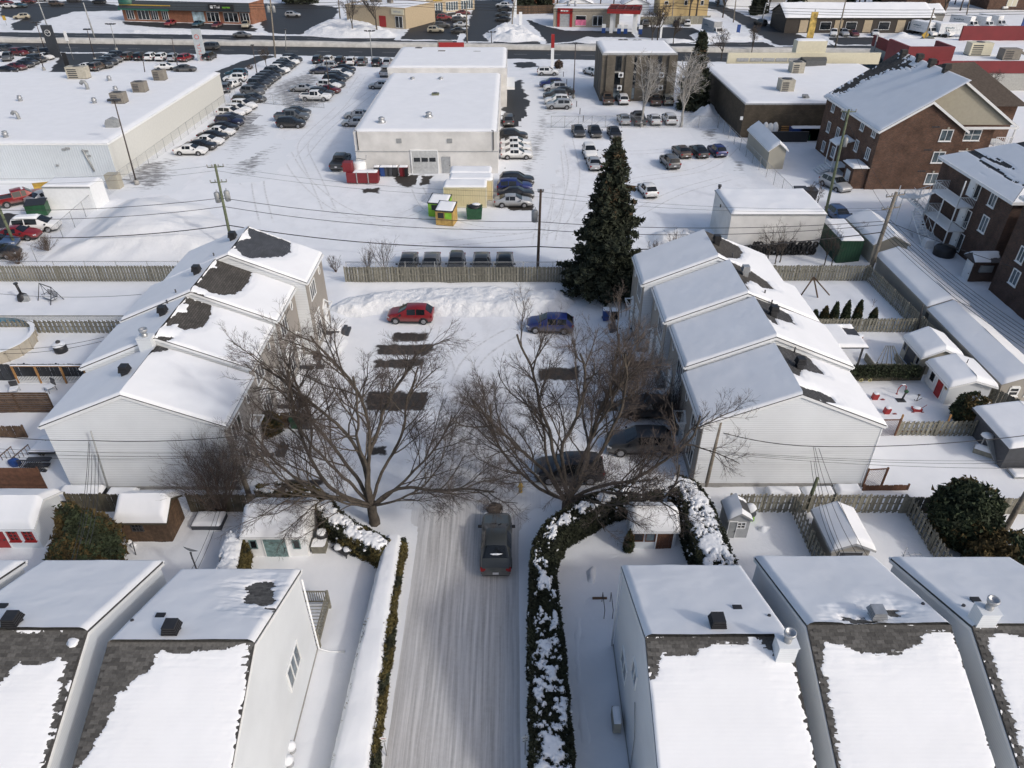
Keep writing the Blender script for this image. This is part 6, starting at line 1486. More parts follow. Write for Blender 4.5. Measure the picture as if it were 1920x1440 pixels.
for q in ((1141,92),(1244,92),(1160,102),(1231,99),(1212,90)):x,y,z=rp(*q);mushroom(t,x,y,z,0.4,0.7,GALV)
# brown ribbed store and cream frontage
t=block('ribbed_store','flat roofed dark brown ribbed store right of the office block',36.2,66.0,115.8,146.0,5.0,BROWNW,'store',0.2,0.2,seed=11)
zr_=5.3
for q in ((1491,138),(1471,172)):x,y,z=rp(*q);unit(t,x,y,z,2.2,2.2,2.0,TANM)
x,y,z=rp(1508,187);unit(t,x,y,z,0.8,0.6,0.8,GALV,1)
pts=[G(1484,105,5.2),G(1545,105,5.2),G(1548,125,5.2),G(1510,127,5.2)]
MB().prism([(p.x,p.y) for p in pts],4.5,6.3).build('roof_lantern',[M('dark slate cladding',(0.07,0.075,0.08),0.6)],t)
v=GY(1390,222,115.8);MB().box(v.x-0.2,v.x+0.2,115.6,115.82,v.z-0.2,v.z+0.3).build('wall_lamp',[WHITE],t)
t=wthing('parapet_frontage','cream stucco parapet frontage with openings on the street side of the brown store','parapet wall',(50,147))
mb=MB();mb.box(41,70,147.0,147.5,5.0,7.0)
f=mb.build('wall',[CREAM],t)
for px in (1393,1418,1442,1466,1490):v=GY(px,110,146.9);MB().box(v.x-1.1,v.x+1.1,146.92,147.0,5.5,6.1).build('opening',[GREYTRIM],t)
v=GY(1517,98,148);MB().box(v.x-2.8,v.x+2.8,147.2,149.5,6.6,9.0).build('raised_panel',[CREAM],t);cap(t,v.x-2.8,v.x+2.8,147.2,149.5,9.0,0.2,0.4)
# red store
t=wthing('red_store','dark red flat roofed store with raised red parapet walls, upper right','store',(95,160))
x0=GY(1735,110,150).x
mb=MB();mb.box(82,135,148,178,-0.2,4.2);mb.build('wall',[M('pale grey wall',(0.36,0.36,0.34),0.7)],t)
mb=MB();mb.box(81.9,135,147.9,148.2,3.2,5.4).box(81.9,82.2,148.2,178,3.2,5.4);mb.build('parapet',[REDD],t);cap(t,82.3,135,148.3,178,4.4,0.3,0.8,5,0.4)
mb=MB();mb.box(77,86,151,151.5,0,7.4).box(77,77.5,151.5,160,0,7.4).box(85.5,86,151.5,158,3,7.4);mb.build('raised_wall',[REDD],t)
mb=MB();mb.box(100,122,175,175.5,4.2,7.6).box(121.5,122,168,175,4.2,7.2);mb.build('raised_wall',[REDD],t)
x,y,z=rp(1832,100,5);unit(t,x,y,4.7,4.4,2.2,2.4,CREAM);x,y,z=rp(1890,108,5);unit(t,x,y,4.7,3.4,2.2,2.0,BROWNM,1)

# ------------------------------------------------------------------ brick apartment blocks
t=wthing('apartment_block','brown brick apartment block with a beige gable and snow on its left roof slope','apartment block',(52,100))
XA,YA,ZE=46.2,91.56,7.75;sl=0.64;x1=56.8;xm=(XA+x1)/2;zr1=ZE+(xm-XA)*sl
XB=64.2;xr=(XA+XB)/2;zr2=ZE+(xr-XA)*sl;YM=94.0;YB=110.0;YE=112.0
w=MB();w.extr([(XA,YA,-0.2),(x1,YA,-0.2),(x1,YA,ZE),(xm,YA,zr1-0.05),(XA,YA,ZE)],(0,YB-YA-0.05,0));w.build('front_wall',[BRICK],t)
w=MB();w.box(XA+0.01,XB-2.2,YM,YB-0.02,-0.2,ZE-0.02);w.build('main_wall',[BRICK],t)
w=MB();w.extr([(XA+0.3,YM-0.12,ZE),(XB,YM-0.12,ZE),(xr,YM-0.12,zr2-0.06)],(0,0.3,0));w.build('gable',[M('beige gable cladding',(0.37,0.345,0.275),0.7,var=0.05)],t)
r=MB();e=Vector((XA-0.35,YA-0.3,ZE-0.22));k=Vector((xm,YA-0.3,zr1))
r.extr([e,k,k+Vector((0,0,0.12)),e+Vector((0,0,0.12))],(0,YB-YA+0.6,0))
e2=Vector((x1+0.35,YA-0.3,ZE-0.22));r.extr([k,e2,e2+Vector((0,0,0.12)),k+Vector((0,0,0.12))],(0,YM-YA+1.0,0))
a=Vector((xm+0.001,YM-0.5,zr1));b=Vector((xr,YM-0.5,zr2));c=Vector((XB+0.4,YM-0.5,ZE-0.25))
r.extr([a,b,b+Vector((0,0,0.12)),a+Vector((0,0,0.12))],(0,YB-YM+0.8,0));r.extr([b,c,c+Vector((0,0,0.12)),b+Vector((0,0,0.12))],(0,YB-YM+0.8,0));r.build('roof',[SHING_B],t)
f=MB()
for p,q,yy in ((e,k,YA-0.34),(k,e2,YA-0.34),(a,b,YM-0.54),(b,c,YM-0.54)):
    f.extr([Vector((p.x,yy,p.z+0.10)),Vector((q.x,yy,q.z+0.10)),Vector((q.x,yy,q.z-0.22)),Vector((p.x,yy,p.z-0.22))],(0,0.035,0))
f.box(XA-0.47,XA-0.36,YA-0.3,YB+0.3,ZE-0.35,ZE-0.1);f.box(x1-0.2,XB+0.4,YM-0.62,YM-0.5,ZE-0.42,ZE-0.15)
f.build('fascia',[WHITE],t)
O=Vector((XA-0.35,YA-0.3,ZE-0.1+0.004));U=Vector((0,YB-YA+0.6,0));V=Vector((xr-XA+0.35,0,zr2-ZE+0.22))
mlt=to_uv(O,U,V,[(1549,180),(1575,176),(1620,152),(1660,134),(1712,126),(1705,112),(1682,98),(1640,122),(1600,148)])
snow_sheet(t,O+Vector((0,0,0.01)),U,V,0.12,[mlt],0.16,5,0.2,0.6,1.2,1.6,wav=0.2,soft=1.2)
for q in ((1692,108),(1722,116),(1745,126),(1772,136)):pp=GP(q[0],q[1],O,U.cross(V));hood_vent(t,pp,SHINGD,0.9,1.0)
Xl=XA-0.02
for px,py in ((1563,200),(1583,213),(1618,234),(1640,246),(1554,238),(1571,249),(1544,274),(1562,285),(1606,273),(1627,288),(1595,312)):
    v=GX(px,py,Xl);window(t,(Xl,v.y,v.z),(-1,0,0),0.9,1.25,2,1,glass=GLASSB,trim=0.1,sill=True)
for px,py,ww in ((1774,254,1.35),(1823,253,2.0),(1759,295,1.35),(1808,293,2.0),(1746,335,1.35)):
    yy=YA-0.02 if px < 1800 else YM-0.02
    v=GY(px,py,yy);window(t,(v.x,yy,v.z),(0,-1,0),ww,1.25,2,2 if ww > 1.5 else 1,glass=GLASSB,trim=0.1,sill=True,head=0.0);MB().box(v.x-0.12,v.x+0.12,yy-0.06,yy+0.02,v.z+0.76,v.z+1.02).build('keystone',[BEIGE],t)
for px,py in ((1755,238),(1740,281),(1728,321)):
    for k in range(4):v=GY(px-6+k*4,py,YA);MB().box(v.x-0.09,v.x+0.09,YA-0.03,YA+0.01,v.z-0.1,v.z+0.1).build('vent_grille',[DARKM],t)
# side porch, canopy and entrance box of the first block
v=G(1598,352);mb=MB();mb.box(44.3,46.1,91.9,94.6,-0.1,2.9);pch=mb.build('entrance_box',[BRICK],t);cap(t,44.0,46.1,91.6,94.8,2.95,0.2,0.2)
MB().box(43.95,46.1,91.55,94.85,2.86,2.96).build('canopy',[WHITE],t);door(t,(44.28,93.2,0.0),(-1,0,0),1.1,2.1)
mb=MB();mb.extr([(43.8,97.6,4.0),(46.1,97.6,4.6),(46.1,97.6,4.72),(43.8,97.6,4.12)],(0,2.6,0));mb.tube([(43.9,97.7,0),(43.9,97.7,4.05)],0.07,6);mb.tube([(43.9,100.1,0),(43.9,100.1,4.05)],0.07,6)
mb.box(43.9,46.1,97.7,100.1,1.0,1.15)
for k in range(4):mb.box(43.3-k*0.3,43.6-k*0.3+0.3,97.9,99.9,0.75-0.2*k,0.85-0.2*k)
mb.build('side_porch',[WHITE],t);snow_sheet(t,(43.8,97.6,4.14),(0,2.6,0),(2.3,0,0.6),0.15,(),0.2)
# small balcony on the right end
mb=MB();mb.box(62.2,64.4,93.4,96.5,5.2,5.3)
for k in range(9):mb.box(62.2+k*0.26,62.25+k*0.26,93.4,93.45,5.3,6.3)
mb.box(62.2,64.4,93.38,93.47,6.28,6.34);mb.box(64.2,64.35,93.4,93.55,-0.1,ZE);mb.build('balcony',[WHITE],t)

def apartment(label,x0,x1,y0,y1,ze,rise,mat,wins,seed,melt=None):
    t=wthing('apartment_block',label,'apartment block',((x0+x1)/2,(y0+y1)/2));ym=(y0+y1)/2;ov=0.4;sl=rise/((y1-y0)/2)
    w=MB();w.box(x0,x1,y0,y1,-0.2,ze);w.build('wall',[mat],t)
    r=MB();xm=(x0+x1)/2;hw=(y1-y0)/2+ov
    # hipped on the left end
    c0,c1=Vector((x0-ov,y0-ov,ze-0.1)),Vector((x0-ov,y1+ov,ze-0.1));d0,d1=Vector((x1,y0-ov,ze-0.1)),Vector((x1,y1+ov,ze-0.1))
    k0,k1=Vector((x0+hw-ov,ym,ze+rise)),Vector((x1,ym,ze+rise))
    r.add([c0,d0,k1,k0,c1,d1],[(0,1,2,3),(4,3,2,5),(0,3,4),(0,4,5,1)]);r.build('roof',[SHING_Y],t)
    f=MB();f.box(x0-ov-0.08,x0-ov,y0-ov,y1+ov,ze-0.32,ze-0.02).box(x0-ov-0.08,x1,y0-ov-0.08,y0-ov,ze-0.32,ze-0.02);f.box(x0-ov,x1,y0-ov,y1+ov,ze-0.2,ze-0.12);f.build('fascia',[WHITE],t)
    # thin streaky snow on the two visible slopes
    for (A,B,C,D) in ((c0,c1,k0,None),(c0,d0,k1,k0)):
        U=(B-A);nn=60;pts=[]
        uu,vv=np.meshgrid(np.linspace(0,1,110),np.linspace(0,1,90))
        if D is None:P=(np.array(A)[None,None]*(1-uu[...,None])+np.array(B)[None,None]*uu[...,None])*(1-vv[...,None])+np.array(C)[None,None]*vv[...,None]
        else:P=(np.array(A)*(1-uu[...,None])+np.array(B)*uu[...,None])*(1-vv[...,None])+(np.array(D)*(1-uu[...,None])+np.array(C)*uu[...,None])*vv[...,None]
        N=np.array((B-A).cross(C-A).normalized());N=N*np.sign(N[2])
        al=P[...,0] if D is not None else P[...,1]
        h=0.05*np.sqrt(np.clip((fbm(al*0.22,vv*22,seed,3)-0.38+0.30*(0.42-vv)+0.12*(fbm(al*2.5,vv*30,seed+2)-0.5))/0.1,0,1));k0_=h > 0.002
        P=P+N*(0.012+h[...,None]);I=np.arange(uu.size).reshape(uu.shape);k=k0_[:-1,:-1] & k0_[1:,1:] | k0_[1:,:-1] & k0_[:-1,1:]
        F=np.stack([I[:-1,:-1],I[:-1,1:],I[1:,1:],I[1:,:-1]],-1)[k]
        if len(F):np_obj('snow_cover',P.reshape(-1,3),F,SNOW,t,smooth=True)
    for px,py,ww,hh in wins:
        v=GX(px,py,x0-0.02);window(t,(x0-0.02,v.y,v.z),(-1,0,0),ww,hh,2,1,glass=GLASSB,trim=0.1,sill=True)
    return t
X2=48.0
t=apartment('brown brick apartment block with white balconies and an outside stair on its left wall',X2,75,66.0,79.6,8.1,4.2,BRICK2,[(1863,372,0.95,1.5),(1845,420,0.95,1.5)],6)
for px,py in ((1823,350),(1803,404),(1790,447)):
    v=GX(px,py,X2-0.02);door(t,(X2-0.03,v.y,v.z-1.05),(-1,0,0),0.95,2.1);window(t,(X2-0.02,v.y-1.1,v.z),(-1,0,0),0.7,1.8,1,1,trim=0.08)
def balc(z,y0,y1,x0=X2-1.7):
    m=MB();m.box(x0,X2,y0,y1,z-0.16,z)
    p=m.build('balcony',[WHITE],t);r=MB()
    for a,b in (((x0,y0),(x0,y1)),((x0,y0),(X2,y0)),((x0,y1),(X2,y1))):
        A,B=Vector((*a,z)),Vector((*b,z));r.tube([A+Vector((0,0,1.0)),B+Vector((0,0,1.0))],0.03,4)
        n=int((B-A).length/0.16)
        for i in range(n+1):q=A+(B-A)*i/n;r.box(q.x-0.012,q.x+0.012,q.y-0.012,q.y+0.012,z,z+1.0)
    r.build('railing',[WHITE],p);cap(p,x0+0.05,X2-0.03,y0+0.05,y1-0.05,z,0.12,0.2);return p
bz=[(5.3,71.6,77.0),(2.7,71.6,77.0)]
for z,a,b in bz:balc(z,a,b)
for yy in (71.7,74.3,76.9):MB().box(X2-1.7,X2-1.6,yy,yy+0.1,-0.1,8.0 if yy < 72 else 5.3).build('balcony_post',[WHITE],t)
def stair(p0,p1,w,n):
    m=MB();p0=Vector(p0);p1=Vector(p1);d=p1-p0;s=Vector((-d.y,d.x,0)).normalized()*w/2
    for i in range(n):q=p0+d*(i+0.5)/n;m.cbox((q.x,q.y,q.z),(w,0.26,0.05),atan2(d.y,d.x)-pi/2)
    for sg in (-1,1):
        m.extr([p0+s*sg,p1+s*sg,p1+s*sg-Vector((0,0,0.2)),p0+s*sg-Vector((0,0,0.2))],s*sg*0.05)
        m.tube([p0+s*sg+Vector((0,0,0.95)),p1+s*sg+Vector((0,0,0.95))],0.025,4)
        for i in range(0,n+1,3):q=p0+d*i/n+s*sg;m.tube([q,q+Vector((0,0,0.95))],0.02,4)
    return m
stair((45.6,72.6,0),(45.6,77.4,2.7),1.0,14).build('outside_stair',[WHITE],t);stair((45.6,78.2,3.95),(46.6,76.4,5.3),1.0,7).build('outside_stair',[WHITE],t);stair((46.2,76.6,2.75),(44.9,78.4,3.95),0.9,8).build('outside_stair',[WHITE],t)
m=MB();m.box(43.9,46.0,78.0,79.4,3.85,3.97)
for xx,yy in ((44.0,78.1),(45.8,78.1),(44.0,79.3)):m.box(xx,xx+0.08,yy,yy+0.08,-0.1,4.9)
for k in range(12):m.box(43.92+k*0.17,43.95+k*0.17,78.0,78.03,3.95,4.9)
m.box(43.9,46.0,77.98,78.05,4.88,4.94);m.build('stair_landing',[WHITE],t)
# basement entrance with little gable
g=wthing('entrance_porch','small brick entrance with a snowy gabled hood and meter box at the dark wall','porch',(46.8,66.0))
MB().box(45.6,48.0,64.6,66.0,-0.1,2.5).build('wall',[BRICK2],g);door(g,(45.58,65.3,0),(-1,0,0),1.0,2.05)
mb=MB();mb.extr([(45.2,64.2,2.45),(45.2,66.2,2.45),(45.2,65.2,3.1)],(2.8,0,0));mb.build('roof',[DARKM],g)
snow_sheet(g,(45.2,66.2,2.47),(2.8,0,0),(0,-1.0,0.65),0.16,(),0.12);snow_sheet(g,(45.3,64.25,2.49),(2.6,0,0),(0,0.95,0.6),0.14,[[(1.4,-1),(3,-1),(3,0.6),(1.6,0.5)]],0.1)
MB().box(46.2,47.5,64.45,64.6,1.3,2.0).build('meter_box',[GALV],g)
apartment('dark brown brick apartment block cut off by the right edge',46.7,78,48.0,62.9,9.6,4.0,BRICK2,[(1903,520,0.95,1.3),(1916,478,0.8,1.3)],7)
t2=wthing('brown_house_roof','brown shingled hip roof house behind the beige gable','building',(70,120));MB().box(62,76,112,128,-0.1,6.0).build('wall',[BRICK],t2)
MB().add([(61,111,5.9),(77,111,5.9),(77,129,5.9),(61,129,5.9),(67,119,10.4),(72,120,10.4)],[(0,1,5,4),(1,2,5),(2,3,4,5),(3,0,4),(0,3,2,1)]).build('roof',[M('brown roof shingles',(0.075,0.058,0.045),0.9,var=0.25)],t2)

# ------------------------------------------------------------------ beyond the boulevard
def far_block(name,label,p0,p1,depth,h,wall,cat='building',T=0.2,seed=0,trim=None,ang=None):
    """front wall between two ground points, receding from the camera"""
    a,b=Vector(p0),Vector(p1);d=b-a;L=d.length;t=thing(name,label,cat,(a.x,a.y,0),atan2(d.y,d.x))
    MB().box(0,L,0,depth,-0.2,h).build('wall',[wall],t)
    MB().box(-0.1,L+0.1,-0.1,0.1,h,h+0.35).box(-0.1,L+0.1,depth-0.1,depth+0.1,h,h+0.35).box(-0.1,0.1,0.1,depth-0.1,h,h+0.35).box(L-0.1,L+0.1,0.1,depth-0.1,h,h+0.35).build('parapet',[trim or wall],t)
    cap(t,0.1,L-0.1,0.1,depth-0.1,h+0.1,T,0.8,seed,0.5,wav=0.15);return t,L
def fwin(t,x0,x1,z0,z1,nx=2,glass=None,y=0.0):
    mb=MB();mb.box(x0,x1,y-0.1,y+0.02,z0,z1);o=mb.build('window',[WHITE],t)
    g=MB();w=(x1-x0)/nx
    for i in range(nx):g.box(x0+w*i+0.1,x0+w*(i+1)-0.1,y-0.13,y-0.09,z0+0.1,z1-0.1)
    g.build('pane',[glass or GLASS],o);return o
def letters(t,s,loc,size,mat,name='lettering',rot=(pi/2,0,0),ext=0.03):
    cu=bpy.data.curves.new(name,'FONT');cu.body=s;cu.size=size;cu.extrude=ext;cu.align_x='CENTER'
    o=bpy.data.objects.new(name,cu);COL.objects.link(o);dg=bpy.context.evaluated_depsgraph_get();me=bpy.data.meshes.new_from_object(o.evaluated_get(dg));bpy.data.objects.remove(o)
    me.materials.clear();me.materials.append(mat);return inst(name,me,t,loc,rot=rot)
def marks(t,x0,x1,y,z,h,mat,seed=0):
    rr=random.Random(seed);m=MB();x=x0
    while x < x1-0.2:w=rr.uniform(0.2,0.4);m.box(x,x+w,y-0.01,y,z,z+h*rr.uniform(0.7,1.0));x+=w+rr.uniform(0.1,0.2)
    return m.build('sign_print',[mat],t)
# restaurant with slate band and brick piers
t,L=far_block('restaurant','brick restaurant with a slate fascia, green roof end and lime sign',G(234,39),G(474,46),9,5.2,BRICKO,'restaurant',seed=1)
SL=M('slate fascia panel',(0.05,0.06,0.068),0.6);DGR=M('dark green sheet',(0.02,0.10,0.07),0.5,var=0.3)
MB().extr([(0,-0.15,3.3),(0,-0.9,3.3),(0,-0.15,5.6)],(L,0,0)).build('fascia',[SL],t)
MB().extr([(-0.5,-0.25,3.1),(-0.5,-1.2,3.1),(-0.5,-0.25,4.2)],(L*0.40,0,0)).build('awning',[DGR],t)
MB().box(0,L*0.4,-0.75,-0.5,4.3,4.55).build('yellow_band',[YELLOWP],t)
MB().lathe([(2.6,4.6),(2.6,5.6),(1.9,6.6),(0.01,7.0)],(2.0,1.0,0),10).build('turret_roof',[DGR],t)
sb=MB().box(L*0.70,L*0.89,-1.05,-0.75,3.7,5.2).build('sign_board',[BLACK],t)
letters(sb,'Thai',(L*0.765,-1.08,4.15),1.1,WHITE);letters(sb,'express',(L*0.835,-1.08,4.2),0.8,LIMESIGN);MB().box(L*0.715,L*0.735,-1.1,-1.05,4.1,4.8).build('sign_emblem',[WHITE],sb)
for a,b in ((0.03,0.09),(0.12,0.21),(0.225,0.28),(0.31,0.36),(0.66,0.755),(0.79,0.90),(0.915,0.985)):fwin(t,L*a,L*b,0.5,3.0,3)
MB().box(L*0.55,L*0.64,-0.12,0,0.4,3.0).build('poster',[M('pale blue poster',(0.35,0.45,0.5),0.6,var=0.5,vs=0.8)],t)
for a in (0.28,0.36,0.62,0.70):unit(t,L*a+2,7,5.4,1.6,1.4,1.3,BROWNM)
# tan plaza: angled wing plus long wing
t,L=far_block('tan_plaza','tan stucco shop with a red side door at the corner of the plaza',G(652,46),G(762,55),16,5.0,TANST,'shop',seed=2)
MB().box(L*0.56,L*0.67,-0.1,0,0.2,3.0).build('side_door',[REDP],t);fwin(t,L*0.83,L*0.95,0.2,3.2,2);MB().box(L*0.78,L*0.98,-0.25,0,3.6,5.0).build('sign_board',[CREAM],t);marks(t,L*0.81,L*0.95,-0.27,4.1,0.5,GREYTRIM,1)
for a in (0.2,0.3,0.5):unit(t,L*a,8,5.2,1.4,1.2,1.2,BROWNM)
t,L=far_block('plaza_wing','tan plaza wing with tall shop windows and coloured sign boards',G(775,30),G(890,18),14,5.2,TANST,'shops',seed=3)
for k in range(4):fwin(t,L*(0.02+0.25*k),L*(0.22+0.25*k),0.4,3.0,5,GLASSB)
for k,m in enumerate((WHITE,YELLOWP,REDP)):MB().box(L*(0.05+0.27*k),L*(0.20+0.27*k),-0.25,0,3.6,4.8).build('sign_board',[m],t)
# car wash / service shop and fuel canopy
t,L=far_block('service_shop','low tan service shop with a red framed bay door',G(1037,50),G(1160,52),11,4.4,M('tan block',(0.33,0.29,0.23),0.8),'shop',seed=4)
mb=MB();mb.box(L*0.06,L*0.10,-0.25,0,0,4.6).box(L*0.25,L*0.29,-0.25,0,0,4.6).box(L*0.06,L*0.29,-0.25,0,3.4,4.8);fr=mb.build('bay_frame',[REDP],t);marks(fr,L*0.11,L*0.24,-0.27,3.9,0.45,WHITE,2)
d=MB()
for k in range(5):d.box(L*0.10,L*0.25,-0.1,-0.02,0.1+k*0.66,0.1+k*0.66+0.6)
d.build('bay_door',[GREYTRIM],t);fwin(t,L*0.34,L*0.50,0.4,3.0,1);MB().box(L*0.34,L*0.5,-0.16,-0.13,0.5,1.9).build('poster',[M('pink poster',(0.6,0.15,0.25),0.6,var=0.4,vs=1)],t);fwin(t,L*0.60,L*0.75,0.4,3.0,2)
mushroom(t,4,6,4.5,0.6,1.4);mushroom(t,6,5,4.5,0.4,1.6)
a=G(1137,62);b=G(1196,64)
t=thing('fuel_canopy','fuel station canopy with a red band, white posts and blue pumps','canopy',(a.x,a.y,0),atan2(b.y-a.y,b.x-a.x));Lc=(b-a).length
cv=MB();cv.box(0,Lc,-1,9,5.0,5.2);cv.build('deck',[WHITE],t)
MB().box(-0.1,Lc+0.1,-1.12,-1.0,4.95,6.0).box(-0.12,0,-1,9,4.95,6.0).box(Lc,Lc+0.12,-1,9,4.95,6.0).box(0,Lc,9,9.1,4.95,6.0).build('fascia_band',[REDP],t)
bm_=MB()
for k in range(5):bm_.box(Lc*k/4-0.15,Lc*k/4+0.15,-1,9,5.2,5.9)
for k in range(3):bm_.box(0,Lc,k*3.5,k*3.5+0.3,5.2,5.9)
bm_.build('roof_beams',[M('maroon beam',(0.10,0.02,0.02),0.7)],t);cap(t,0.2,Lc-0.2,-0.9,8.9,5.21,0.25,0.5,2)
pm=MB()
for px_ in (1.2,Lc-1.2):
    for py_ in (0.5,7):pm.box(px_-0.45,px_+0.45,py_-0.4,py_+0.4,0,5.0)
pm.build('post',[WHITE],t)
for k,px_ in enumerate((-0.8,3.4,Lc-3.4,Lc+0.6)):
    g=thing('fuel_pump','blue and white fuel pump, %s from the left under the canopy' % ORD[k],'fuel pump',a+Vector((cos(t.rotation_euler.z)*px_,sin(t.rotation_euler.z)*px_,0)),t.rotation_euler.z,'fuel pumps under the canopy')
    MB().box(-0.5,0.5,-0.35,0.35,0,1.3).build('body',[BLUEP],g);MB().box(-0.5,0.5,-0.35,0.35,1.3,2.2).build('head',[WHITE],g)
# far houses
def far_house(label,p,w,d,h,rise,wall,roofm=None,ang=0.0,axis='x',T=0.25,wins=(),seed=0):
    t=thing('far_house',label,'house',(p[0],p[1],0),R(ang),'houses beyond the boulevard')
    wl_=MB();r=MB();ov=0.4
    if axis == 'x':
        wl_.extr([(-w/2,0,-0.2),(-w/2,d,-0.2),(-w/2,d,h),(-w/2,d/2,h+rise),(-w/2,0,h)],(w,0,0));sls=[((-w/2-ov,-ov,h-0.1),(w+2*ov,0,0),(0,d/2+ov,rise+0.12)),((-w/2-ov,d+ov,h-0.1),(w+2*ov,0,0),(0,-d/2-ov,rise+0.12))]
    else:
        wl_.extr([(-w/2,0,-0.2),(w/2,0,-0.2),(w/2,0,h),(0,0,h+rise),(-w/2,0,h)],(0,d,0));sls=[((-w/2-ov,-ov,h-0.1),(0,d+2*ov,0),(w/2+ov,0,rise+0.12)),((w/2+ov,-ov,h-0.1),(0,d+2*ov,0),(-w/2-ov,0,rise+0.12))]
    wl_.build('wall',[wall],t)
    for O,U,V in sls:O,U,V=Vector(O),Vector(U),Vector(V);r.extr([O,O+U,O+U+V,O+V],(0,0,0.1))
    r.build('roof',[roofm or SHINGD],t)
    for i,(O,U,V) in enumerate(sls):snow_sheet(t,Vector(O)+Vector((0,0,0.11)),U,V,T,(),0.6,seed+i,0.4,0.4,noedge='t')
    for x,z,ww,hh in wins:fwin(t,x-ww/2,x+ww/2,z-hh/2,z+hh/2,1)
    return t
far_house('yellow two storey house with dark windows beyond the fuel station',G(1280,31),15,10,5.5,2.4,YSIDE,axis='x',wins=[(-5.5,3.8,1.2,1.0),(0.5,3.8,1.0,1.4),(5.5,3.8,1.0,1.4)],seed=1)
far_house('upper yellow gable wing of the yellow house',G(1287,25),8,8,8.5,2.5,YSIDE,axis='y',wins=[(-1.5,6.8,0.8,1.2),(1.5,6.8,0.8,1.2)],seed=2)
far_house('small white gabled garage behind the service shop',G(1082,30),10,8,3.2,2.0,WHITE,axis='y',seed=3)
far_house('small white shed with a dark gable right of the fuel canopy',G(1192,27),8,7,2.8,1.8,WHITE,axis='y',seed=4)
far_house('grey brown house with a gambrel gable and red chimney',G(1540,36),12,12,6.0,4.5,BEIGE,axis='y',wins=[(-1.5,3.2,2.4,2.2)],seed=5)
far_house('low snow roofed bungalow left of the gambrel house',G(1498,42),10,8,3.0,2.0,GREYS,axis='y',seed=6)
far_house('pale house far up the side street',G(1400,14),14,9,5.0,2.2,WHITE,axis='x',seed=7)
far_house('white house at the top edge above the side street',G(1440,4),12,9,5.5,2.4,GREYS,axis='x',seed=8)
far_house('low grey house behind the brown shop',G(1700,48),20,9,3.2,1.6,GREYS,axis='x',seed=9)
t=far_house('long dark brown shop with a snow roof and bare ridge, tan door panels',G(1606,62),40,13,3.8,2.6,M('dark brown boards',(0.05,0.042,0.036),0.8),axis='x',seed=10,wins=[(-9,1.8,3,2.0),(-2,1.8,3,2.0),(7,1.8,3,2.0),(15,1.8,3,2)])
for x in (-15,-5.5,2.5,11.5):MB().box(x-1.1,x+1.1,-0.12,0,0.2,3.2).build('door_panel',[TANST],t)
t,L=far_block('brick_building','dark red brick building at the top edge, upper right',G(1690,34),G(1770,33),14,11,BRICK,'building',seed=6)
for k in range(3):
    for j in range(2):fwin(t,L*(0.15+0.28*k),L*(0.25+0.28*k),2+4*j,4+4*j,1)
t,L=far_block('brick_building','red brown brick building in the top right corner',G(1850,18),G(1925,19),14,9,BRICK,'building',seed=7);fwin(t,L*0.45,L*0.7,1,5,2,CREAM)
t,L=far_block('brick_building','brick wall block at the top edge behind the fuel canopy',G(970,8),G(1040,6),10,7,BRICKO,'building',seed=8)
fence('tall wooden fence behind the wet plaza lane and service shop',g2(965,27),g2(1042,25),2.4,WOODB,'board',w=0.55,seed=41)
fence('weathered fence between the yellow house and the wet forecourt',g2(1200,47),g2(1330,45),2.2,WOODG,'board',w=0.7,seed=42)
fence('orange brown screen with bins by the far houses',g2(1477,54),g2(1512,54),1.8,WOODO,'board',w=0.8,seed=43)
# ------------------------------------------------------------------ poles, lamps, wires
def pole(label,base,top,r=0.15,mat=None,arms=(),trans=(),name='utility_pole',cat='utility pole',group=None):
    base=Vector(base);top=Vector(top);t=wthing(name,label,cat,(base.x,base.y))
    MB().tube([base-Vector((0,0,0.3)),base+(top-base)*0.5,top],[r*1.15,r,r*0.8],10).build('shaft',[mat or WOODP],t)
    for f,L,az in arms:
        c=base+(top-base)*f;d=Vector((cos(R(az)),sin(R(az)),0))*L/2
        a=MB();a.tube([c-d,c+d],0.06,6);o=a.build('crossarm',[mat or WOODP],t)
        ins=MB()
        for q in (-1,-0.4,0.4,1):ins.lathe([(0.04,0.02),(0.08,0.1),(0.05,0.16),(0.08,0.22),(0.03,0.3)],c+d*q,8)
        ins.build('insulator',[GALV],o)
    for f,dx,dy,s in trans:
        c=base+(top-base)*f+Vector((dx,dy,0));m=MB();m.lathe([(0.01,-0.5*s),(0.26*s,-0.48*s),(0.27*s,0.42*s),(0.2*s,0.5*s),(0.05,0.55*s)],c,14);m.tube([c+Vector((0,0,0.5*s)),c+Vector((0.05,0,0.75*s))],0.04,6);m.tube([c,base+(top-base)*f],0.05,6);m.build('transformer',[GALV],t)
    return t
def wire(label,a,b,sag=0.5,r=0.016,n=12,group=None,mat=None):
    a=Vector(a);b=Vector(b);pts=[]
    for i in range(n+1):f=i/n;p=a+(b-a)*f;p.z -= sag*4*f*(1-f);pts.append(tuple(p-a))
    return solo(MB().tube(pts,r,5),'overhead_cable',[mat or WIRE],label,'cable',a,0,group)
def lean(base_px,top_px,Y=None):
    b=G(*base_px);return b,GY(top_px[0],top_px[1],b.y if Y is None else Y)
b,tp=G(437,468),GY(403,308,73.5);pA=tp;baseA=b
pole('wooden utility pole with two grey transformers behind the left row',b,tp,0.15,WOODPG,[(0.80,1.6,10),(0.97,1.6,10)],[(0.62,-0.55,0.2,1.1),(0.64,0.55,0.1,1.1)])
b,tp=G(1008,504),GY(1014,355,G(1008,504).y);pB=tp;baseB=b
pole('brown utility pole behind the court fence with one transformer',b,tp,0.14,M('brown treated pole',(0.11,0.075,0.055),0.9,var=0.3),[(0.97,0.5,0)],[(0.68,-0.5,0,1.2)])
b=G(1626,522);tp=GY(1681,360,b.y+1.0);pC=tp;baseC=b
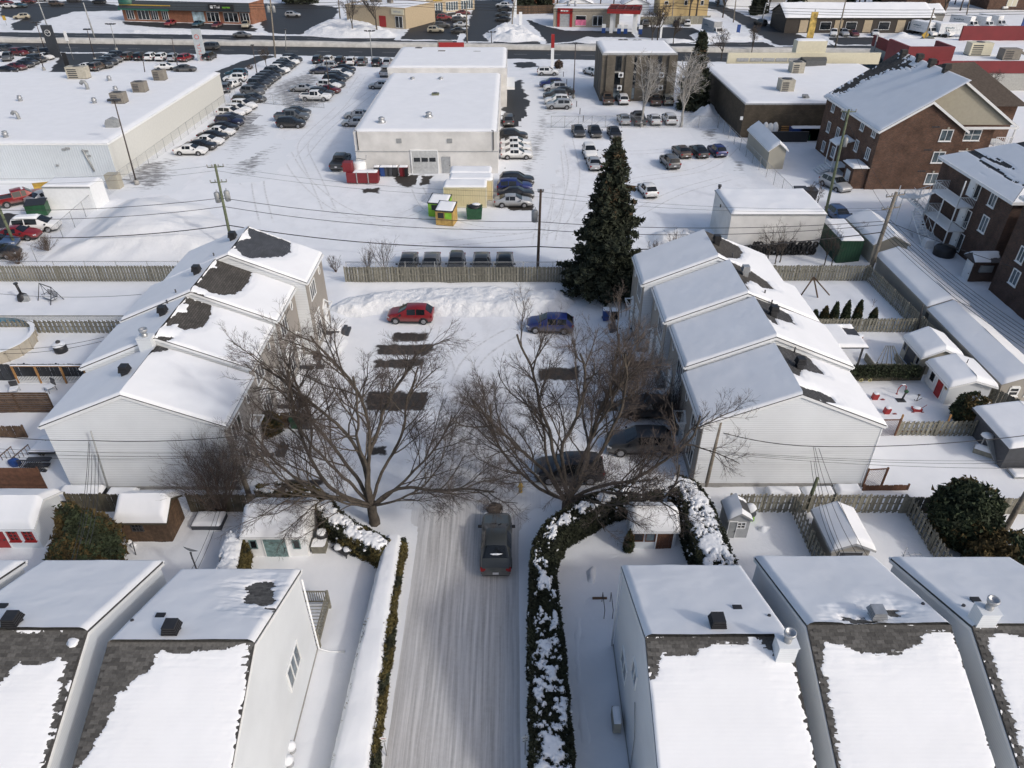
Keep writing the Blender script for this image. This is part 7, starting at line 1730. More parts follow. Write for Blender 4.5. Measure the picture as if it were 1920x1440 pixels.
pole('thick leaning utility pole at the corner of the slanted fence',b,tp,0.19,WOODP,[(0.96,2.2,20),(0.82,2.2,20)])
b=G(1322,914);tp=GY(1354,778,b.y);pD=tp
pole('pale leaning pole at the left corner of the right white gable wall',b,tp,0.16,WOODP)
b=G(1545,412);tp=GY(1592,205,b.y);pE=tp
pole('utility pole with a grey transformer in front of the brick apartments',b,tp,0.15,WOODPG,[(0.98,1.6,0)],[(0.72,0.4,0,1.0)])
b=G(30,463);tp=GY(-8,375,b.y);pole('slanting pole at the left edge above the brown brush',b,tp,0.15,WOODPG);pF=tp
b=G(1878,1005);tp=GY(1935,905,b.y);pole('leaning pole cut by the right edge behind the bronzed cedar',b,tp,0.17,WOODP);pG=tp
b=G(471,938);tp=GY(450,880,b.y);pole('short weathered leaning post beside the fan-shaped bare shrub',b,tp,0.17,WOODP,name='leaning_post',cat='post')
b=G(1510,958);tp=GY(1533,896,b.y);pole('short green treated post behind the garden fence',b,tp,0.12,WOODPG,name='green_post',cat='post');pH=tp
b=G(1718,632);tp=GY(1731,571,b.y);pole('thin black post at the corner of the slanted garden fence',b,tp,0.06,BLACK,name='black_post',cat='post')

b=G(212,925);b.y=34.0;pole('slim pale mast standing against the left white gable wall under the cables',b,GY(170,808,34.0),0.055,GALV,name='cable_mast',cat='mast')
gW='overhead cables behind the court';gN='overhead cables along the back gardens';gD='service cables dropping to the houses'
def along(b,t,f):return Vector(b)+(Vector(t)-Vector(b))*f
lw=GY(-40,462,73);le=GY(1980,420,70)
for f,sg,r in ((0.30,0.9,0.05),(0.52,0.8,0.03),(0.62,0.7,0.03),(0.93,0.7,0.012),(0.99,0.7,0.012)):
    hh=along(baseA,pA,f)
    wire('%s cable sagging left from the two-transformer pole' % {0.30:'thick lowest',0.52:'black lower',0.62:'black upper',0.93:'thin upper',0.99:'thin topmost'}[f],hh,(-62,73.5,hh.z-1.2),sg,r,14)
    h2=along(baseB,pB,f*0.98)
    wire('%s cable spanning from the two-transformer pole to the brown pole' % {0.30:'thick lowest',0.52:'black lower',0.62:'black upper',0.93:'thin upper',0.99:'thin topmost'}[f],hh,h2,sg,r,14)
    h3=along(baseC,pC,0.55+0.4*(f-0.3))
    wire('%s cable from the brown pole past the spruce to the leaning pole' % {0.30:'thick lowest',0.52:'black lower',0.62:'black upper',0.93:'thin upper',0.99:'thin topmost'}[f],h2,h3,sg,r,14)
cB=along(baseC,pC,0.62)
for k in range(6):
    wire('%s of six cables running down over the garages, counted from the left' % ORD[k],cB+Vector((0.1*k-0.2,0,0.25*k-0.6)),(38.5+0.55*k,42.0-1.2*k,4.6+0.2*k),0.6+0.1*k,0.02,14,'cables over the garages')
wire('cable from the thick leaning pole to the pole by the apartments',along(baseC,pC,0.9),pE-Vector((0,0,1)),0.4,0.015);wire('lower cable from the thick leaning pole to the pole by the apartments',along(baseC,pC,0.75),pE-Vector((0,0,2)),0.5,0.015)
wire('cable over the garages to the right edge',cB+Vector((0,0,0.5)),(52,46,6.2),0.6,0.025)
# back garden line
nl=pD-Vector((0,0,1.3));nl2=pD-Vector((0,0,2.4))
mid=GY(1530,837,33.0);rt=GY(1960,812,33.0)
wire('wavy black cable from the pale leaning pole across the white gable wall',nl,mid,0.25,0.026,14);wire('black cable continuing to the right edge over the snowy yard',mid,rt,0.35,0.026,14)
for k,(za,zb) in enumerate([(864,866),(868,872),(874,882)]):wire('thin %s cable across the foot of the right white gable wall' % ['upper','middle','lower'][k],GY(1345,846+k*2,33.2),GY(1960,zb-4,33.0),0.35,0.012,14)
lm=GY(166,826,33.4)
wire('black cable across the left white gable wall, left half',GY(-30,815,33.4),lm,0.15,0.024,12);wire('black cable across the left white gable wall, right half',lm,GY(470,815,33.4),0.25,0.024,12)
for k,y in enumerate((846,853,862)):wire('thin %s cable across the left white gable wall' % ['upper','middle','lower'][k],GY(-30,y-6,33.4),GY(470,y+(k == 2)*-8,33.4),0.25,0.012,12)
for k,(q0,q1) in enumerate([((166,828),(130,1065)),((168,832),(138,1065)),((172,852),(150,1020)),((178,852),(160,1020)),((184,852),(168,1020))]):
    wire('%s from the left of five cables dropping before the left white gable' % ORD[k],GY(*q0,33.4),GY(*q1,23.6),0.5,0.014,10,gD)
for k,(q0,q1) in enumerate([((1525,838),(1590,1052)),((1528,838),(1614,1050)),((1520,864),(1572,1045)),((1526,864),(1580,1045)),((1535,840),(1670,1110))]):
    wire('%s of five service cables dropping past the green post, listed from its left' % ORD[k],GY(*q0,33.0),GY(*q1,24.0),0.6,0.014,10,gD+' on the right')
for k,(q0,q1) in enumerate([((405,960),(355,1075)),((412,960),(368,1072))]):wire('service cable hanging by the short cedar hedge, %s of two' % ['left','right'][k],GY(*q0,31.5),GY(*q1,24.0),0.2,0.013,8,gD+' in the left garden')
for k,(q0,q1) in enumerate([((0,551),(265,552)),((0,655),(195,632)),((0,663),(190,640))]):wire('service cable crossing the left yards to the townhouses, %s' % ['by the swing frame','upper by the pool','lower by the pool'][k],GY(*q0,58-8*(k > 0)),GY(*q1,54-9*(k > 0)),0.3,0.018,10)

def lamp_post(label,base_px,top_px,heads=1,col=None,Y=None,conc=True,group=None):
    b=G(*base_px);tp=GY(top_px[0],top_px[1],b.y);t=wthing('lamp_post',label,'lamp post',(b.x,b.y),group)
    MB().tube([b+Vector((0,0,0.5 if conc else 0)),tp],[0.11,0.07],8).build('shaft',[col or M('bronze pole',(0.07,0.055,0.05),0.6,0.2)],t)
    if conc:MB().cyl((b.x,b.y,-0.1),0.32,0.75,12).build('base',[CONC],t)
    h=MB()
    for k in range(heads):
        o=(k-(heads-1)/2)*0.9;h.box(tp.x+o-0.32,tp.x+o+0.32,tp.y-0.25,tp.y+0.25,tp.z-0.05,tp.z+0.15)
    if heads > 1:h.tube([(tp.x-0.9,tp.y,tp.z-0.1),(tp.x+0.9,tp.y,tp.z-0.1)],0.05,6)
    h.build('lamp_head',[DARKM],t);return t
lamp_post('tall bronze lamp post on a concrete foot at the warehouse corner',(257,346),(214,188),2)
lamp_post('bronze lamp post beside the cars in the long dark line',(483,145),(473,85));lamp_post('bronze lamp post in the short slanting cluster of cars',(619,178),(611,108));lamp_post('bronze lamp post by the short car row near the pylon',(1075,184),(1079,82))
lamp_post('bronze lamp post behind the warehouse roof, left of the silver SUV',(334,128),(322,72));lamp_post('bronze lamp post behind the warehouse roof, right end',(272,138),(266,98),1,None,None,False);lamp_post('double headed lamp post in the driveway of the upper left lot',(179,114),(163,55),2)
lamp_post('triple headed lamp post at the boulevard in the upper left',(219,95),(207,45),3,GALV);lamp_post('triple headed lamp post by the corner lot in the upper left',(85,95),(67,42),3);lamp_post('triple headed lamp post in front of the tan plaza',(698,114),(693,58),3,GALV);lamp_post('triple headed lamp post before the far snow heap',(922,88),(921,60),3)
lamp_post('dark lamp post with a low sign at its foot in the upper left lot',(83,132),(70,86));lamp_post('grey lamp post at the wet driveway mouth',(536,95),(535,55),1,GALV,None,False)
for k,(bp,tp) in enumerate([((180,78),(156,5)),((516,108),(505,-20)),((876,87),(874,5)),((1632,120),(1646,65)),((1722,112),(1752,15)),((1565,92),(1586,0)),((1520,85),(1529,18)),((638,38),(634,-5)),((960,55),(961,12)),((1428,40),(1437,5)),((1375,42),(1380,0)),((1260,35),(1263,0)),((88,47),(67,-10)),((960,35),(966,0)),((1812,30),(1818,0))]):
    b=G(*bp);pole('grey street pole %s' % ['curving over the upper left boulevard verge','with two transformers at the wet driveway','by the tan plaza lot','with a dark dome at its foot before the brown roof','tall beside the box trucks','tall thin in front of the brown shop','next to the bright sign by the cream frontage','at the snowy corner left of the tan shop','in the far snow heap','on the side street verge','up the side street','by the yellow house','behind the dark slab sign','at the top of the wet lane','in the top right corner'][k],b,GY(tp[0],tp[1],b.y),0.17,WOODP if k % 3 else GALV,(),[(0.72,-0.6,0,1.4),(0.72,0.6,0,1.4)] if k == 1 else (),name='street_pole',cat='street pole')
b0=BP(-210,30,9); 
for k,(z,v) in enumerate([(8.5,27.5),(7.8,27.6),(7.2,27.7)]):
    wire('long thin cable above the far verge of the boulevard, %s' % ['top','middle','bottom'][k],BP(-160,v,z),BP(-30,v+2,z),1.2,0.05,16);wire('long thin cable above the tan plaza verge, %s' % ['top','middle','bottom'][k],BP(-30,v+2,z),BP(40,v+2,z),1.0,0.05,16);wire('long thin cable above the fuel station verge, %s' % ['top','middle','bottom'][k],BP(40,v+2,z),BP(130,v,z),1.0,0.05,16)

# ------------------------------------------------------------------ pylons and street signs
def slab_sign(label,b,w,d,h,mat,topm=None,frac=0.0,rz=0.0,name='pylon_sign'):
    t=thing(name,label,'pylon sign',(b.x,b.y,0),rz);MB().box(-w/2,w/2,-d/2,d/2,0,h*(1-frac)).build('slab',[mat],t)
    if frac:MB().box(-w/2-0.03,w/2+0.03,-d/2-0.03,d/2+0.03,h*(1-frac),h).build('top_panel',[topm],t)
    return t
b=G(106,108);h=GY(88,47,b.y).z;t=slab_sign('dark slab pylon with a white ring emblem beside the corner lot',b,2.3,0.6,h,M('dark slab panel',(0.035,0.04,0.048),0.45))
m=MB();c=Vector((0,-0.32,h-1.6));m.tube([c+Vector((0.62*cos(a*pi/10),0,0.62*sin(a*pi/10))) for a in range(21)],0.05,6,cap=False);m.tube([c+Vector((-0.5,0,0.15)),c+Vector((-0.2,0,0.2)),c+Vector((0,0,-0.15)),c+Vector((0.2,0,0.2)),c+Vector((0.5,0,0.15))],0.05,6);m.build('emblem',[WHITE],t)
b=G(380,114);h=GY(368,54,b.y).z;t=slab_sign('pale slab pylon with a red mark and faded red letters on its face',b,1.9,0.7,h,M('pale metal slab',(0.42,0.46,0.48),0.45))
m=MB();m.tube([(0.45*cos(a*pi/8),-0.37,h-1.6+0.45*sin(a*pi/8)) for a in range(17)],0.07,5);rr=random.Random(4)
for k in range(7):z=h-3.4-0.62*k;m.box(-0.32,0.32,-0.38,-0.35,z,z+0.1).box(-0.32 if k % 2 else 0.2,-0.2 if k % 2 else 0.32,-0.38,-0.35,z,z+0.4)
m.build('sign_print',[M('faded red print',(0.55,0.10,0.08),0.6)],t)
b=G(1035,130);h=GY(1036,64,b.y).z;slab_sign('tall slim pylon, red above and white below, by the short car row',b,0.65,0.5,h,WHITE,REDP,0.38)
b=G(1238,74);h=GY(1241,24,b.y).z;slab_sign('thin white sign post in front of the fuel canopy',b,0.5,0.4,h,WHITE)
b=G(1040,58); 
for k,(px,py,hh,m1,lb) in enumerate([(976,47,3.4,WHITE,'white and dark info column at the wet plaza lane'),(966,32,9,WHITE,'white pylon at the top of the wet plaza lane'),(1383,66,2.6,BLUEP,'small blue board at the side street corner'),(1514,90,8.0,M('multi coloured board',(0.5,0.35,0.1),0.5,var=0.8,vs=0.8),'colourful sign panel beside the cream frontage'),(1914,58,7,BLUEP,'blue totem at the right edge near the box trucks'),(128,128,3.2,BLACK,'small dark board at the lot driveway')]):
    slab_sign(lb,G(px,py),0.9 if k != 3 else 1.6,0.3,hh,m1,name='sign_board')
t=thing('road_sign','orange yellow diamond and plate road sign on a pole by the red store','road sign',G(1721,112));MB().cyl((0,0,0),0.06,5.2,6).build('post',[GALV],t);MB().cbox((0,-0.08,5.2),(1.2,0.05,1.2),0,0,R(45)).build('plate',[YELLOWP],t);MB().cbox((0,-0.08,3.9),(0.8,0.05,0.9)).build('plate',[YELLOWP],t)
t=thing('road_sign','tall white tag sign by the upper left lot driveway','road sign',G(138,112));MB().cyl((0,0,0),0.06,5.4,6).build('post',[GALV],t);MB().cbox((0,-0.08,5.0),(0.7,0.05,2.0)).build('plate',[WHITE],t)
t=thing('road_sign','small yellow sign on the upper left snow corner','road sign',G(13,48));MB().cyl((0,0,0),0.05,2.0,6).build('post',[GALV],t);MB().cbox((0,-0.08,2.0),(0.9,0.05,1.2)).build('plate',[YELLOWP],t)
# parking signs at the mouth of the lane
for k,(px,py,lb) in enumerate([(719,1386,'small white parking sign with red ring marks on the left lane hedge'),(985,1385,'small white sign with dark ring marks on the right lane hedge')]):
    p=G(px,py,1.45);t=thing('parking_sign',lb,'sign',(p.x,p.y,0));MB().cyl((0,0.03,0),0.025,1.7,6).build('post',[GALV],t)
    pl=MB().cbox((0,0,1.52),(0.30,0.012,0.22),0,0,-0.5).build('plate',[WHITE],t);pl2=MB().cbox((0,0,1.28),(0.30,0.012,0.12),0,0,-0.5).build('plate',[WHITE],t)
    m=MB();mt=Matrix.Rotation(-0.5,3,'X')
    for cx in (-0.055,0.055):m.tube([Vector((0,0,1.52))+mt @ Vector((cx+0.045*cos(a*pi/6),-0.012,0.02+0.045*sin(a*pi/6))) for a in range(13)],0.009,4)
    m.build('ring_mark',[REDP if k == 0 else DARKM],pl)
    m=MB();m.cbox((0,-0.006,1.28),(0.24,0.008,0.035),0,0,-0.5);m.build('dark_bar',[DARKM],pl2)

# ------------------------------------------------------------------ snow heaps
mound('huge smooth snow heap in the left lot corner behind the back fence',gp((75,492),(130,440),(190,395),(240,372),(310,368),(395,385),(425,430),(440,470),(420,497),(240,497)),2.7,8.0,res=0.35,seed=2,rough=0.25,fs=0.10,mat=SNOWS,hf=0.25)
mound('long rough ploughed snowbank across the back of the court',gp((596,585),(640,560),(700,548),(800,540),(930,538),(1060,545),(1085,565),(1060,590),(980,596),(860,596),(730,590),(680,598),(620,600)),1.0,1.8,res=0.11,seed=3,rough=0.38,fs=0.55)
mound('small snow heap in front of the farthest right townhouse',[(9.2,53.0),(11.2,53.2),(11.6,55.5),(10.2,56.3),(8.6,55.6)],0.8,1.2,res=0.12,seed=4)
mound('low snow ridge beside the left row steps',[(-16.4,49.0),(-14.6,49.4),(-14.2,53.5),(-15.2,56.8),(-16.4,56.5)],0.6,0.9,res=0.13,seed=5)
mound('ploughed heap with dirty lumps in front of the wet plaza lane',gp((905,63),(920,56),(940,48),(965,50),(990,56),(1012,68),(1030,77),(960,80),(915,78)),2.3,4.5,res=0.5,seed=6,rough=0.7,fs=0.4)
mound('snow heap between the tan shop and the boulevard',gp((565,60),(600,42),(640,38),(700,45),(742,58),(755,66),(740,72),(640,72),(575,68)),1.8,5,res=0.6,seed=7,rough=0.6)
mound('low snow bank in front of the restaurant',gp((230,56),(300,56),(420,58),(505,62),(500,66),(350,64),(240,63)),0.7,2.5,res=0.6,seed=8)
mound('big snow heap on the front lawn of the brown shop',gp((1645,78),(1655,66),(1690,58),(1720,68),(1728,78)),1.7,7,res=0.6,seed=9,rough=0.3)
mound('snow slope between the office block lot and the ribbed store',gp((1275,235),(1300,205),(1320,180),(1345,185),(1362,230),(1352,240)),2.6,4,res=0.45,seed=10,rough=0.8)
mound('low snow bank in front of the fuel station',gp((1070,78),(1090,71),(1260,74),(1320,78),(1260,82),(1100,82)),0.8,2,res=0.6,seed=11)
mound('snow ridge at the corner of the side street',gp((1290,66),(1330,52),(1372,60),(1440,74),(1400,80),(1300,80)),1.2,4,res=0.7,seed=12)
mound('trodden snow hump in the yard of the house beside the lane',[(4.0,26.6),(5.0,26.4),(5.3,28.3),(4.5,28.6),(3.9,27.8)],0.55,0.7,res=0.1,seed=13)
mound('rounded snow heap behind the right row against the white store',gp((1205,440),(1260,425),(1320,435),(1330,470),(1215,470)),1.6,3,res=0.3,seed=14)
mound('low trodden snow ledge along the hedge beside the right lane-side house',[(2.95,11),(3.75,11),(3.9,18),(3.7,22),(4.2,25.5),(3.2,26.5),(2.9,22)],0.24,0.35,'snow_ledge',SNOWY,0.1,31,0.4)
mound('narrow snow ledge at the foot of the right lane-side house',[(4.75,11),(5.3,11),(5.3,22.6),(4.6,22.8),(4.8,18)],0.22,0.3,'snow_ledge',SNOWY,0.1,32,0.4)
mound('curved snow ridge thrown up round the small white cabin',[(3.4,26.8),(5.6,28.2),(7.0,28.6),(6.8,29.3),(5.0,29.6),(3.6,28.4)],0.3,0.5,'snow_ledge',SNOWY,0.1,33,0.5)
mound('snow hump at the foot of the stairs',[(42.5,76),(45.5,75),(46.5,77.2),(44,78.5)],0.7,1.2,res=0.2,seed=15)
mound('snow pushed into a round hump by the grey plastic shed',gp((1412,985),(1452,985),(1455,1000),(1430,1012),(1410,1000)),1.0,1.0,res=0.1,seed=16,rough=0.15,mat=SNOWY)

# tyre tracks pressed into the snow
TRK=m_patch('tyre pressed snow',(0.52,0.52,0.525),snow=(0.78,0.79,0.80),s=2.2,soft=0.5,wet=0.8,amp=0.9,det=4)
def track(px,seed,w=0.16,gap=1.55,z=0.0025):
    P=np.array([tuple(G(*q))[:2] for q in px]);d=np.r_[0,np.cumsum(np.hypot(*np.diff(P,axis=0).T))];s=np.linspace(0,d[-1],max(24,int(d[-1]/0.6)))
    # smooth the path
    c=np.stack([np.interp(s,d,P[:,0]),np.interp(s,d,P[:,1])],1);k=np.ones(13)/13
    for _ in range(3):cp=np.pad(c,((6,6),(0,0)),'reflect',reflect_type='odd');c=np.stack([np.convolve(cp[:,j],k,'valid') for j in (0,1)],1)
    tg=np.gradient(c,axis=0);tg /= np.linalg.norm(tg,axis=1)[:,None];nr=np.stack([-tg[:,1],tg[:,0]],1);V=[];A=[];F=[]
    for sd in (-1,1):
        b=len(V)
        for i in range(len(s)):
            for j,q in enumerate((-1,0,1)):p=c[i]+nr[i]*(sd*gap/2+q*w);V.append((p[0],p[1],z+0.0002*seed));A.append(0.62 if q == 0 and 2 < i < len(s)-3 else 0.0)
        F+=[(b+i*3+j,b+i*3+j+1,b+i*3+j+4,b+i*3+j+3) for i in range(len(s)-1) for j in (0,1)]
    o=np_obj('tyre_track',V,F,TRK,attr={'bare':A});o['kind']='structure'
for k,q in enumerate([[(880,870),(885,740),(870,660),(840,625)],[(905,880),(925,760),(960,680),(1010,640)],[(860,800),(850,700),(900,640),(985,612)],[(620,400),(590,330),(560,270),(640,200),(680,140)],[(500,420),(480,340),(500,250),(600,190),(690,150)],[(760,430),(640,400),(560,330),(520,255)],[(1010,460),(1030,360),(1020,250),(1000,160)],[(1025,460),(1050,370),(1040,260),(1015,150)],[(700,470),(900,450),(1050,440),(1080,330),(1060,240)],[(1090,440),(1180,410),(1260,360),(1380,330)],[(1080,420),(1150,340),(1240,330),(1330,320),(1380,270)],[(820,360),(790,400),(720,420),(600,410)],[(780,345),(800,400),(900,440),(1020,430)],[(1080,280),(1200,290),(1330,270)],[(60,470),(20,420),(60,392)],[(1600,400),(1690,385),(1740,372)],[(560,300),(610,240),(700,170)],[(470,350),(430,320),(470,270)]]):track(q,k)

# ------------------------------------------------------------------ things in the yards and lots
def bin_(label,p,mat,lid=None,w=0.6,d=0.7,h=1.05,rz=0.0,snow=True,group=None):
    t=thing('wheelie_bin',label,'bin',(p[0],p[1],0),rz,group);b=MB()
    b.add([(-w*0.42,-d*0.42,0.06),(w*0.42,-d*0.42,0.06),(w*0.42,d*0.38,0.06),(-w*0.42,d*0.38,0.06),(-w/2,-d/2,h),(w/2,-d/2,h),(w/2,d/2,h),(-w/2,d/2,h)],[(0,3,2,1),(4,5,6,7),(0,1,5,4),(1,2,6,5),(2,3,7,6),(3,0,4,7)]);b.build('body',[mat],t)
    MB().add([(-w*0.53,-d*0.56,h),(w*0.53,-d*0.56,h),(w*0.53,d*0.53,h),(-w*0.53,d*0.53,h),(-w*0.5,-d*0.5,h+0.06),(w*0.5,-d*0.5,h+0.06),(w*0.5,d*0.5,h+0.09),(-w*0.5,d*0.5,h+0.09)],[(0,3,2,1),(4,5,6,7),(0,1,5,4),(1,2,6,5),(2,3,7,6),(3,0,4,7)]).build('lid',[lid or mat],t)
    for s in (-1,1):MB().tube([(s*w*0.42,d*0.40,0.12),(s*w*0.5,d*0.40,0.12)],0.12,10).build('wheel',[TYRE],t)
    if snow:cap(t,-w*0.5,w*0.5,-d*0.5,d*0.5,h+0.08,0.12,0.08)
    return t
bin_('blue bin at the corner of the farthest left townhouse',G(601,558),BLUEP,snow=False);bin_('dark bin behind the blue one at the left row',G(605,552),NAVY,snow=False)
bin_('blue bin with snow on its lid in front of the right row',G(1135,600),BLUEP);bin_('black bin with snow on its lid in front of the right row',G(1151,601),BLACK);bin_('blue bin under the spruce at the right row corner',G(1183,546),BLUEP,snow=False)
bin_('brown bin before the left row under the tree',G(537,802),WOODB,snow=False);bin_('dark green bin before the left row under the tree',G(556,803),GREENP,snow=False);bin_('dark blue bin before the left row under the tree',G(574,802),NAVY,snow=False)
bin_('brown bin with a snowy lid in the reddish shrub',G(1198,640),WOODB);bin_('dark blue bin with a snowy lid in the reddish shrub',G(1214,642),NAVY)
for k,(px,m,l) in enumerate([(708,NAVY,None),(719,BLUEP,None),(727,NAVY,None),(732,NAVY,None),(742,BLACK,None),(755,REDD,None),(761,BLACK,REDD)]):
    bin_('%s bin in the row against the garage wall, %s from the left' % (['navy','blue','navy','navy','black','red','black and red'][k],ORD[k]),G(px,330),m,l,0.75,0.8,1.25,group='bins along the garage wall')
for k,(px,m) in enumerate([(1150,BLUEP),(1158,BLUEP),(1166,BLUEP)]):bin_('large blue bin at the office block, %s of three' % ['left','middle','right'][k],G(px,186),m,None,1.1,1.1,1.4,group='blue bins at the office block')
t=thing('oil_tank','low dark red steel tank trough with a white drum at the garage corner','tank',G(682,342));MB().extr([(-2.1,-0.7,0.15),(2.1,-0.7,0.15),(2.1,-0.7,1.5),(-2.1,-0.7,1.5)],(0,1.4,0)).build('trough',[REDD],t);MB().box(-2.5,-1.3,-0.3,0.9,1.5,2.7).build('end_box',[REDD],t)
for x in (-0.7,0.8):MB().box(x-0.06,x+0.06,-0.78,-0.7,0,1.6).build('rib',[GALV],t)
MB().lathe([(0.9,0),(0.9,1.8),(0.7,2.0),(0.01,2.1)],(-0.6,1.4,0.4),14).build('drum',[WHITE],t);MB().tube([(-1.0,1.2,2.2),(-0.9,1.2,2.9),(0.4,1.2,2.7),(0.5,1.2,3.3)],0.06,6).build('pipework',[GALV],t);cap(t,-1.2,2.0,-0.6,0.6,1.5,0.12,0.2)
# containers
def container(label,x0,x1,y0,y1,h,T,seed):
    t=wthing('shipping_container',label,'container',((x0+x1)/2,(y0+y1)/2),group='cream containers');MB().box(x0,x1,y0,y1,0.1,h).build('body',[CORR],t)
    f=MB()
    for xx in (x0,x1-0.12):f.box(xx,xx+0.12,y0-0.03,y0,0.05,h)
    f.box(x0,x1,y0-0.04,y0,h-0.12,h+0.02).box(x0,x1,y0-0.04,y0,0.05,0.2);f.build('frame',[CREAM],t);cap(t,x0,x1,y0-0.03,y1,h,T,0.18,seed,0.2);return t
c=G(833,390);e=G(916,390)
container('cream corrugated container nearest the green hoppers, snow on its roof',c.x,e.x-0.2,c.y,c.y+2.4,2.6,0.25,1);container('cream container second behind the front one',c.x+0.5,e.x+0.5,c.y+2.5,c.y+4.9,2.6,0.3,2);container('cream container third in the stack of three by the garage wall',c.x+0.4,e.x+0.3,c.y+5.0,c.y+7.5,2.6,0.3,3)
for k,(px,py,w,d,h,col,lb) in enumerate([(826,402,2.4,2.0,2.1,LIMEP,'lime green waste hopper with a snowy slanted lid, the rear one'),(838,418,2.1,1.9,2.2,OCHREP,'yellow green weathered waste hopper with an open black hatch')]):
    p=G(px,py);t=thing('waste_hopper',lb,'waste container',(p.x,p.y,0),R(-12));MB().extr([(-w/2,-d/2,0.05),(w/2,-d/2,0.05),(w/2,-d/2,h*0.8),(-w/2,-d/2,h*0.8)],(0,d*0.05,0)).extr([(-w/2,-d/2+d*0.05,0.05),(-w/2,d/2,0.05),(-w/2,d/2,h),(-w/2,-d/2+d*0.05,h*0.8)],(w,0,0)).build('body',[col],t)
    MB().extr([(-w/2-0.05,-d/2-0.1,h*0.80),(w/2+0.05,-d/2-0.1,h*0.80),(w/2+0.05,d/2+0.05,h*1.03),(-w/2-0.05,d/2+0.05,h*1.03)],(0,0,0.08)).build('lid',[BLACK],t);snow_sheet(t,(-w/2,-d/2,h*0.80+0.09),(w,0,0),(0,d,h*0.2),0.12,(),0.15)
    MB().box(-0.75,-0.05,-d/2-0.03,-d/2,h*0.42,h*0.72).build('hatch',[BLACK],t);MB().box(0.1,0.9,-d/2-0.04,-d/2,h*0.40,h*0.74).build('door_panel',[LIMEP],t)
p=G(890,408);t=thing('dumpster','dark green open dumpster with black bags and snow on top','dumpster',p);MB().extr([(-0.85,-0.8,0.1),(0.85,-0.8,0.1),(0.95,-0.8,1.35),(-0.95,-0.8,1.35)],(0,1.6,0)).build('body',[GREENP],t);MB().blob((0,0,1.4),0.85,0.7,0.25,0,1).build('bin_bag',[BLACK],t);MB().blob((0.2,0.2,1.6),0.5,0.4,0.12,0,2).build('snow_cover',[SNOWY],t)
p=G(865,385);t=thing('pallet_heap','broken pallets leaning in the snow beside the containers','pallets',p)
for k in range(6):MB().cbox((0.22*k-0.5,0.1*k,0.5),(0.14,1.2,0.05),0.3,0,0,R(50)).build('plank',[WOODG],t)
p=G(75,402);t=thing('dumpster','dark green closed dumpster beside the white container in the left yard','dumpster',p,R(15));MB().box(-1.1,1.1,-0.8,0.8,0.1,1.4).build('body',[GREENP],t);MB().extr([(-1.15,-0.85,1.4),(1.15,-0.85,1.4),(1.15,0.85,1.65),(-1.15,0.85,1.65)],(0,0,0.06)).build('lid',[BLACK],t)
a=G(94,394);b=G(190,388);t=wthing('white_container','long white storage container with a snow roof in the left yard','container',((a.x+b.x)/2,a.y+1.3));MB().box(a.x,b.x,a.y,a.y+3.2,0,2.9).build('body',[WHITE],t);MB().box(a.x-0.05,b.x+0.05,a.y-0.05,a.y,2.75,2.95).build('edge',[GALV],t);cap(t,a.x,b.x,a.y,a.y+3.2,2.92,0.18,0.2)
p=G(85,357);t=thing('snow_plough','yellow snow plough blade parked beyond the red pickup','plough',p,R(20));MB().extr([(-1.2,0,0.1),(1.2,0,0.1),(1.2,0.15,0.6),(1.2,0,1.1),(-1.2,0,1.1),(-1.2,0.15,0.6)],(0,-0.1,0)).build('blade',[YELLOWP],t);MB().box(-0.3,0.3,0.1,1.2,0.3,0.6).build('frame',[BLACK],t)
p=G(218,352);t=thing('wood_crate','tan plywood enclosure at the warehouse corner by the fence','crate',p);MB().box(-0.8,0.8,-0.6,0.6,0,1.9).build('body',[BEIGE],t)
# tyres stacked at the white store
tyr=MB();tyr.lathe([(0.19,-0.1),(0.33,-0.1),(0.35,-0.05),(0.35,0.05),(0.33,0.1),(0.19,0.1),(0.19,-0.1)],n=14);TYM=tyr.mesh('tyre',[TYRE])
rr=random.Random(8);k=0
for r_i in range(3):
    for i in range(22):
        x=25.6+i*0.33+rr.uniform(-0.05,0.05)
        if x > 32.6 or (r_i == 2 and rr.random() < 0.4):continue
        o=props(inst('old_tyre',TYM,None,(x,71.6-0.25*rr.random(),0.38+r_i*0.42),rot=(pi/2+rr.uniform(-0.2,0.2),0,rr.uniform(0.2,1.0))),'old black tyre in the stack along the white store wall','tyre','old tyres along the white store');k+=1
for i in range(9):
    x=28.0+i*0.62;t=props(inst('old_tyre',TYM,None,(x,67.2+rr.uniform(-0.2,0.2),0.2),rot=(rr.uniform(-0.3,0.3),rr.uniform(-0.3,0.3),0)),'snow-rimmed tyre lying flat behind the back fence','tyre','snow-rimmed tyres behind the fence')
    sm=MB();sm.lathe([(0.2,0.10),(0.24,0.17),(0.30,0.17),(0.34,0.09)],n=14);sm.build('snow_cover',[SNOWY],t)
for k,(px,py) in enumerate([(1497,376),(1515,378)]):p=G(px,py);bin_('big dark lidded bin at the end of the lot fence, %s' % ['left','right'][k],p,DARKM,None,1.5,1.3,1.6,snow=False)
p=G(1478,250); 
for k in range(3):t=thing('white_sack','tall white wrapped bundle against the ribbed store, %s of three' % ['left','middle','right'][k],'bundle',G(1431+9*k,258),0,'white bundles');MB().blob((0,0,1.2),0.55,0.5,1.2,0,k,0.08).build('wrap',[WHITE],t)
t=thing('pallet_stack','stack of wooden pallets against the ribbed store','pallets',G(1475,257))
for k in range(6):MB().cbox((0,0,0.25+k*0.3),(2.6,1.2,0.13)).build('pallet',[WOODO],t)
